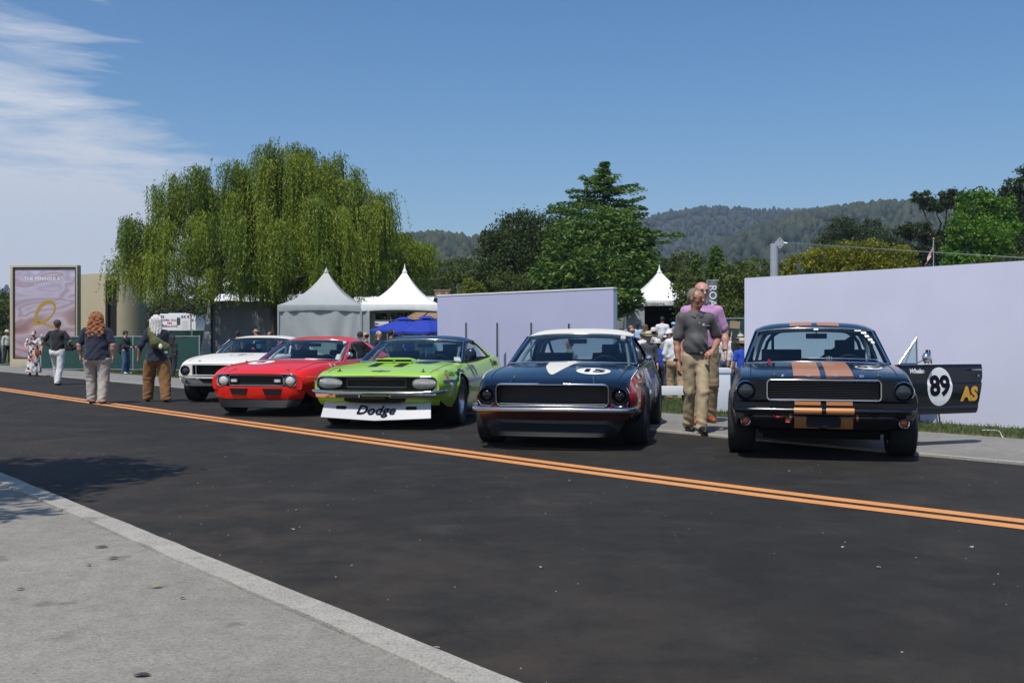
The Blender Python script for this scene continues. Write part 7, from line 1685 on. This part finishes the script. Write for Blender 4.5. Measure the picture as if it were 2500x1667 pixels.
# ---- the two men walking between the cars
m1 = person(2.265, 12.62, .018, 1.755, 6, 'man in a grey polo shirt and khaki trousers walking between the two dark cars', GREYP, KHAKI, 'tan', 'short', (.19,.155,.12),      .0105, .94,
    dict(stride=.19, wide=-.02, belly=True, la=((.115,.05,-.265),(-.015,-.17,-.40)), ra=((-.055,.01,-.30),(-.055,-.05,-.565)), lh=dict(d=(-.75,-.35,-.45), n=(-.2,.6,-.6), curl=.75, side=1), rh=dict(curl=.42), lx=-.06, rx=.035, rz=.0, loose=.90), shoes=(.008,.008,.009), head_yaw=42, glasses=True, fine=True, belt=(.012,.010,.009), hem=.965)
def on_person(o, name, mb, m): return build(name, mb, m, o, 40)
s1 = 1.755/1.75
on_person(m1, 'shirt_logo', place(textmb('@ ____', .030, bold=.001), (.085,-.155,1.325), (1,.22,0), (0,0,1)), WHITEM)
on_person(m1, 'wrist_watch', MB().lathe([(.033,-.014),(.036,-.008),(.036,.008),(.033,.014)], 20).xf(Matrix.Translation((-.255*1.0,-.035,.895))), BLACKM)
on_person(m1, 'belt_pouch', MB().box(.115,.175,-.17,-.12,.935,1.035), BLACKM)
on_person(m1, 'shirt_button', MB().sphere((0,-.158,1.345), .006, 8, 6), WHITEM)
m2 = person(2.605, 14.05, .018, 1.925, 2, 'taller balding man in a pink purple shirt walking behind the grey shirted man', PINK, KHAKI2, 'pink', 'balding', (.045,.028,.018), .013, 1.12, dict(stride=-.16, wide=.03, la=((.10,.03,-.27),(.085,-.07,-.53)), rh=dict(curl=.4), loose=1.05), shoes=(.30,.075,.022), glasses=True, head_yaw=8, belt=(.03,.02,.012))
on_person(m2, 'wrist_watch', MB().lathe([(.034,-.014),(.037,-.008),(.037,.008),(.034,.014)], 20).xf(Matrix.Translation((.305,-.06,1.0))), BLACKM)
# ---- walkers on the left
p = gp(236,983); m3 = person(p.x, p.y, .0, 1.66, 184, 'person with long wavy red hair, navy shirt and stone trousers walking away', NAVYC, STONE, 'pink', 'curly', (.30,.105,.030), .0125, 1.38, dict(stride=.10, wide=-.01, la=((.10,.03,-.27),(.085,-.01,-.48)), ra=((-.10,.03,-.27),(-.085,-.01,-.48)), hairw=.13, hairl=.40, loose=1.12), shoes=(.05,.04,.035), hem=.85)
p = gp(383,978); m4 = person(p.x, p.y, .0, 1.62, 200, 'woman with long white hair, navy top and olive shoulder bag walking away', NAVYC, BROWNC, 'tan', 'long', (.62,.60,.56), .0125, 1.22, dict(stride=.16, wide=.05, ra=((.02,-.04,-.28),(.03,-.12,-.50)), la=((.13,.03,-.25),(.17,-.03,-.50)), hairw=.10, hairl=.52, loose=1.35), sleeve='three', female=True, shoes=(.02,.015,.012), hem=.82, head_yaw=-25)
OLIVE = cloth('olive_bag', (.085,.10,.020), var=.25)
bag = part('shoulder_bag', grow([((-.14,.19,1.02), (.02,.20,1.12), .085, .095, .8), ((.02,.20,1.12), (.12,.17,1.28), .08, .05, .8), ((-.14,.19,1.02), (-.17,.18,.93), .08, .06, .8)], .016, .04, rough=.004), OLIVE, None)
bag.location = m4.location; bag.rotation_euler = m4.rotation_euler; tag(bag, 'olive green fabric bag slung on the back of the white haired woman', 'bag')
build('strap', MB().tube([(.12,.17,1.26),(.15,.08,1.40),(.11,-.08,1.40),(-.02,-.18,1.2)], .018, 6), OLIVE, bag, 60)
build('pattern_patch', MB().sphere((-.06,.285,1.05), (.035,.01,.05), 10, 6), WHITEM, bag, 60)
build('blue_tag', MB().box(-.19,-.13,.262,.27,.92,.96), mat('sky_blue_tag', (.10,.45,.70), .5), bag)
p = gp(140,937); m5 = person(p.x, p.y, .0, 1.70, 178, 'balding man in a black shirt and pale trousers walking away with a camera', BLKC, LSTONE, 'tan', 'short', (.06,.04,.03), .015, 1.15, dict(stride=.20, wide=-.02, la=((.16,.02,-.22),(.10,-.17,-.36)), ra=((-.16,.02,-.22),(-.08,-.17,-.33))), shoes=(.012,.012,.012), hem=.93)
cb_ = build('camera_bag', MB().box(-.09,.09,-.06,.06,-.08,.08), BLACKM, None, bevel=.02); cb_.location = (p.x+.30,p.y+.05,.98); tag(cb_, 'black camera hanging at the hip of the man in black', 'camera'); build('strap', MB().tube([(-.08,0,.08),(-.16,0,.30),(-.22,0,.42)], .010, 5), BLACKM, cb_); build('lens', MB().lathe([(0,.0),(.05,.0),(.055,.10),(0,.11)], 14, axis='x', origin=(.08,0,0)), BLACKM, cb_, 40)
def floralmat():
    m, nt, b = nodes('floral_print'); tc = nt.nodes.new('ShaderNodeTexCoord').outputs['Object']; v = nt.nodes.new('ShaderNodeTexVoronoi'); v.inputs['Scale'].default_value = 13; nt.links.new(tc, v.inputs['Vector'])
    s_ = nt.nodes.new('ShaderNodeSeparateColor'); nt.links.new(v.outputs['Color'], s_.inputs[0]); r_ = nt.nodes.new('ShaderNodeValToRGB'); r_.color_ramp.interpolation = 'CONSTANT'
    cs = [(0,(.70,.66,.60)),(.36,(.03,.035,.06)),(.52,(.62,.22,.16)),(.66,(.14,.38,.40)),(.78,(.72,.66,.60)),(.90,(.55,.14,.10))]
    while len(r_.color_ramp.elements) < len(cs): r_.color_ramp.elements.new(.5)
    for e, (q, c) in zip(r_.color_ramp.elements, cs): e.position = q; e.color = (*c,1)
    nt.links.new(s_.outputs[0], r_.inputs[0]); nt.links.new(r_.outputs[0], b.inputs['Base Color']); b.inputs['Roughness'].default_value = .8; return m
FLO = floralmat()
p = gp(82,916); m6 = person(p.x, p.y, .018, 1.50, 10, 'woman in a long floral dress and white face mask walking beside the billboard', FLO, FLO, 'fair', 'bun', (.10,.035,.02), .016, 1.12, dict(stride=.04, la=((.12,-.02,-.26),(.14,-.12,-.50)), ra=((-.13,.0,-.25),(-.02,-.20,-.36))), skirt=True, female=True, sleeve='short')
on_person(m6, 'face_mask', MB().sphere((0,-.085*.86,1.605*.857), (.055,.035,.042), 12, 8), WHITEM)
hb = build('handbag', MB().box(-.09,.09,-.05,.05,0,.16), mat('brown_leather', (.22,.07,.02), .45), None, bevel=.02); hb.location = (p.x+.19,p.y-.10,.70); tag(hb, 'brown leather handbag at the hip of the woman in the floral dress', 'bag'); build('strap', MB().tube([(-.07,0,.15),(-.17,.04,.40),(-.20,.06,.52)], .008, 5), MATS['brown_leather'], hb)
p = gp(306,910); m7 = person(p.x, p.y, .0, 1.52, 80, 'person in a black cap and jacket with jeans standing by the green fence', BLKC, DENIM, 'fair', 'short', (.02,.015,.012), .016, 1.0, dict(stride=.02, la=((.03,-.08,-.26),(.0,-.30,-.30)), ra=((-.03,-.08,-.26),(.0,-.30,-.30))), sleeve='long', shoes=(.65,.66,.66), hat='cap', hatc=(.014,.014,.016))
bp = part('backpack', grow([((0,.20,1.18), (0,.19,.92), .12, .13, .75)], .02, .03), BLACKM, None); bp.location = m7.location; bp.rotation_euler = m7.rotation_euler; bp.scale = (.87,.87,.87); tag(bp, 'black backpack worn by the person at the green fence', 'backpack'); build('strap', MB().tube([(-.09,.12,1.30),(-.10,-.04,1.36),(-.10,-.10,1.15),(-.08,.05,.95)], .016, 5), BLACKM, bp, 60)
p = gp(422,917); m8 = person(p.x, p.y, .0, 1.34, 150, 'person dressed in black half hidden behind the white haired woman', BLKC, BLKC, 'dark', 'long', (.015,.012,.010), .02, 1.05, dict(stride=.10), sleeve='long', female=True)
p = gp(17,882); m9 = person(p.x, p.y, 0, 1.75, 60, 'man in a straw hat and pale shirt standing left of the billboard', CREAMC, BLKC, 'tan', 'short', (.05,.04,.03), .024, 1.1, dict(stride=.05, la=((.0,-.12,-.24),(.0,-.26,-.06))), sleeve='long', hat='brim', hatc=(.66,.62,.52))
p = gp(-6,884); m10 = person(p.x, p.y, 0, 1.7, 100, 'person in a pale blue top cut by the left edge of the view', LBLUE, DENIM, 'tan', 'short', (.05,.04,.03), .024, 1.1)
# ---- the crowd by the tents
def crowd(px, top_y, Y, H, yaw, label, top, bottom, sk='fair', **k):
    hat_h = .05 if k.get('hat') == 'brim' else .03 if k.get('hat') else .0
    gz = k.pop('gz', None)
    for _ in range(40):                       # stand on the lawn at the distance that gives a natural height
        tp = at(px, top_y, Y); g = lawn_z(dist_edge(tp)) if gz is None else gz; H = tp.z-hat_h-g
        if H <= 1.86: break
        Y -= .5
    H = max(H, 1.36); tp.z = g+H+hat_h
    return person(tp.x, Y, tp.z-H-hat_h, H, yaw, label, top, bottom, sk, group='onlookers around the tents', res=k.pop('res', .026), **k)
GH, DH, BH, WH_ = (.30,.29,.28), (.018,.013,.010), (.14,.07,.03), (.6,.6,.58)
crowd(1516,800,33.0,1.66,200,'dark haired person beside the grey tent wall at the edge of the middle wall',BLKC,BLKC,'tan',hair='short',hairc=DH)
crowd(1540,791,40.2,1.72,30,'man in a pink cap and cream shirt near the grey tent wall',CREAMC,KHAKI,'pink',hair='short',hat='cap',hatc=(.50,.22,.20),gz=.32)
crowd(1542,797,29.5,1.70,20,'dark haired man in a dark jacket and sunglasses near the grey tent wall',cloth('dark_jacket',(.014,.017,.03)),BLKC,'tan',hair='short',hairc=DH,sleeve='long',glasses=True)
crowd(1556,784,40.0,1.80,-10,'man in a light blue polo and black cap',LBLUE,KHAKI,'dark',hair='short',hat='cap',hatc=(.015,.015,.018),girth=1.1,gz=.32)
crowd(1575,790,41.0,1.68,190,'brown haired woman at the corner of the dark tent opening',BLKC,BLKC,'fair',hair='long',hairc=BH,female=True,gz=.32)
crowd(1570,803,28.0,1.72,190,'man in a tan cap and white tee shirt seen from behind',WHC,KHAKI,'tan',hair='short',hat='cap',hatc=(.42,.33,.20))
crowd(1583,806,25.6,1.70,5,'man in a straw hat with dark band, grey suit and tie',SUIT,SUIT,'pink',hair='short',hairc=GH,hat='brim',hatc=(.60,.54,.38),sleeve='long',res=.02)
crowd(1617,771,41.5,1.82,170,'man in a white shirt and tan trousers standing at the dark tent opening',WHC,TANC,'tan',hair='short',hairc=DH,girth=1.05,res=.022,gz=.32)
crowd(1644,782,41.0,1.76,20,'person in a light blue cap inside the tent opening',WHC,DENIM,'dark',hair='short',hat='cap',hatc=(.25,.50,.66),gz=.32)
crowd(1635,801,27.6,1.74,-60,'person in a white peaked cap and patterned shirt',cloth('pattern_grey',(.42,.42,.46),var=.5),DENIM,'pink',hair='short',hat='cap',hatc=(.72,.73,.78))
crowd(1612,814,26.8,1.70,190,'grey haired person in a grey shirt behind the white sun hat',GREYC,SUIT,'fair',hair='short',hairc=GH)
crowd(1621,812,28.6,1.68,160,'person in a plain white cap among the crowd',CREAMC,KHAKI,'fair',hair='short',hat='cap',hatc=(.74,.73,.70))
crowd(1606,831,26.0,1.56,175,'person in a royal blue jacket and white sun hat seen from behind',ROYAL,NAVYC,'dark',hair='short',hat='brim',hatc=(.74,.74,.72),sleeve='long',girth=1.15,res=.018)
crowd(1650,795,21.5,1.78,168,'person in a white shirt and tan trousers with back turned on the lawn',WHC,TANC,'tan',hair='short',hairc=GH,sleeve='long',girth=1.15,res=.018,pose=dict(stride=.12,loose=1.15))
crowd(1776,806,25.6,1.72,175,'dark haired person in a white and grey striped shirt left of the right wall',cloth('pale_stripe',(.55,.55,.55),var=.4),DENIM,'tan',hair='short',hairc=DH,girth=1.15)
crowd(1794,829,23.8,1.58,200,'woman with long black hair in front of the right wall end',cloth('pale_stripe',(.55,.55,.55)),DENIM,'fair',hair='long',hairc=DH,female=True,res=.02)
crowd(1812,823,23.2,1.60,185,'person in a straw boater hat and royal blue shirt beside the right wall end',ROYAL,DENIM,'tan',hair='short',hat='brim',hatc=(.56,.47,.30),res=.02)
crowd(1808,813,27.0,1.72,170,'person in a pale straw hat behind the blue shirt',GREYC,DENIM,'tan',hair='short',hat='brim',hatc=(.58,.52,.42))
h = crowd(1800,822,28.5,1.66,175,'person holding up a piece of cardboard in front of the green fence',GREYC,DENIM,'tan',hair='short',hairc=DH,sleeve='three',pose=dict(la=((.05,-.05,.20),(.0,-.12,.44)),ra=((-.02,-.05,.24),(.06,-.10,.46))))
cbd = at(1794,790,28.3); c_ = build('cardboard', MB().box(-.14,.14,-.006,.006,-.10,.10), mat('cardboard_brown', (.38,.24,.14), .8, var=.08), None); c_.location = (cbd.x,28.3,cbd.z); c_.rotation_euler = (0,R(5),0); tag(c_, 'brown cardboard sheet held up in front of the green fence', 'cardboard')
crowd(1596,797,34.0,1.7,150,'person in a cream shirt and pale hat deep in the crowd',CREAMC,KHAKI,'tan',hair='short',hat='brim',hatc=(.70,.68,.62))
crowd(1628,806,31.0,1.7,185,'person in a dark shirt between the white caps',SUIT,BLKC,'tan',hair='short',hairc=GH)
crowd(1588,822,30.0,1.6,175,'grey haired woman behind the suited man with the straw hat',GREYC,SUIT,'fair',hair='long',hairc=GH,female=True)
crowd(1528,808,31.0,1.6,160,'person in a pale blue shirt at the end of the middle wall',LBLUE,DENIM,'tan',hair='short',hairc=BH)
for px, c, lab, hc_ in ((1004,ROYAL,'person in royal blue under the left side of the blue umbrella',DH), (1023,WHC,'person in white under the blue umbrella',BH), (1046,LBLUE,'person in light blue under the blue umbrella',GH), (1066,MINT,'person in pale mint beside the end of the middle wall',DH)):
    crowd(px,798,31.8,1.70,10,lab,c,DENIM,'tan',hair='short',hairc=hc_)
crowd(925,806,28.0,1.62,60,'blond person in dark clothes left of the blue umbrella',BLKC,BLKC,'fair',hair='short',hairc=(.45,.33,.16)); crowd(955,803,29.0,1.68,120,'dark haired person in black under the blue umbrella edge',BLKC,BLKC,'tan',hair='short',hairc=DH)
crowd(879,818,24.0,1.58,190,'dark haired person behind the roof of the red car',BLKC,BLKC,'tan',hair='short',hairc=DH); crowd(893,820,24.6,1.58,-90,'person leaning behind the red car roof facing left',BLKC,BLKC,'pink',hair='balding',hairc=DH)
crowd(627,799,33.0,1.74,-95,'man in a tan cap seen above the white car roof',WHC,KHAKI,'pink',hair='short',hat='cap',hatc=(.42,.28,.18))
crowd(580,806,35.0,1.66,170,'dark haired person in the shade of the grey screen wall',BLKC,BLKC,'tan',hair='short',hairc=DH); crowd(660,807,35.0,1.66,-60,'brown haired person in the shade at the screen wall end',BLKC,BLKC,'tan',hair='short',hairc=(.10,.04,.02))
person(wpx(1391,18.2),18.2,0,1.17,-80,'dark haired person seen through the windows of the navy car',cloth('teal_grey',(.14,.20,.20)),DENIM,'tan','short',DH,.016)
# ------------------------------------------------------------------ air
def haze(density):
    m = bpy.data.materials.new('haze_air'); m.use_nodes = True; nt = m.node_tree; nt.nodes.remove(nt.nodes['Principled BSDF'])
    v = nt.nodes.new('ShaderNodeVolumePrincipled'); v.inputs['Color'].default_value = (.62,.76,1,1); v.inputs['Density'].default_value = density; v.inputs['Anisotropy'].default_value = .2
    nt.links.new(v.outputs[0], nt.nodes['Material Output'].inputs['Volume'])
    o = build('haze', MB().box(-1900, 1900, -680, 2050, -1.6, 240), m, None, 0); o['kind'] = 'stuff'; o['label'] = 'thin bluish haze over the valley'
haze(.00031)
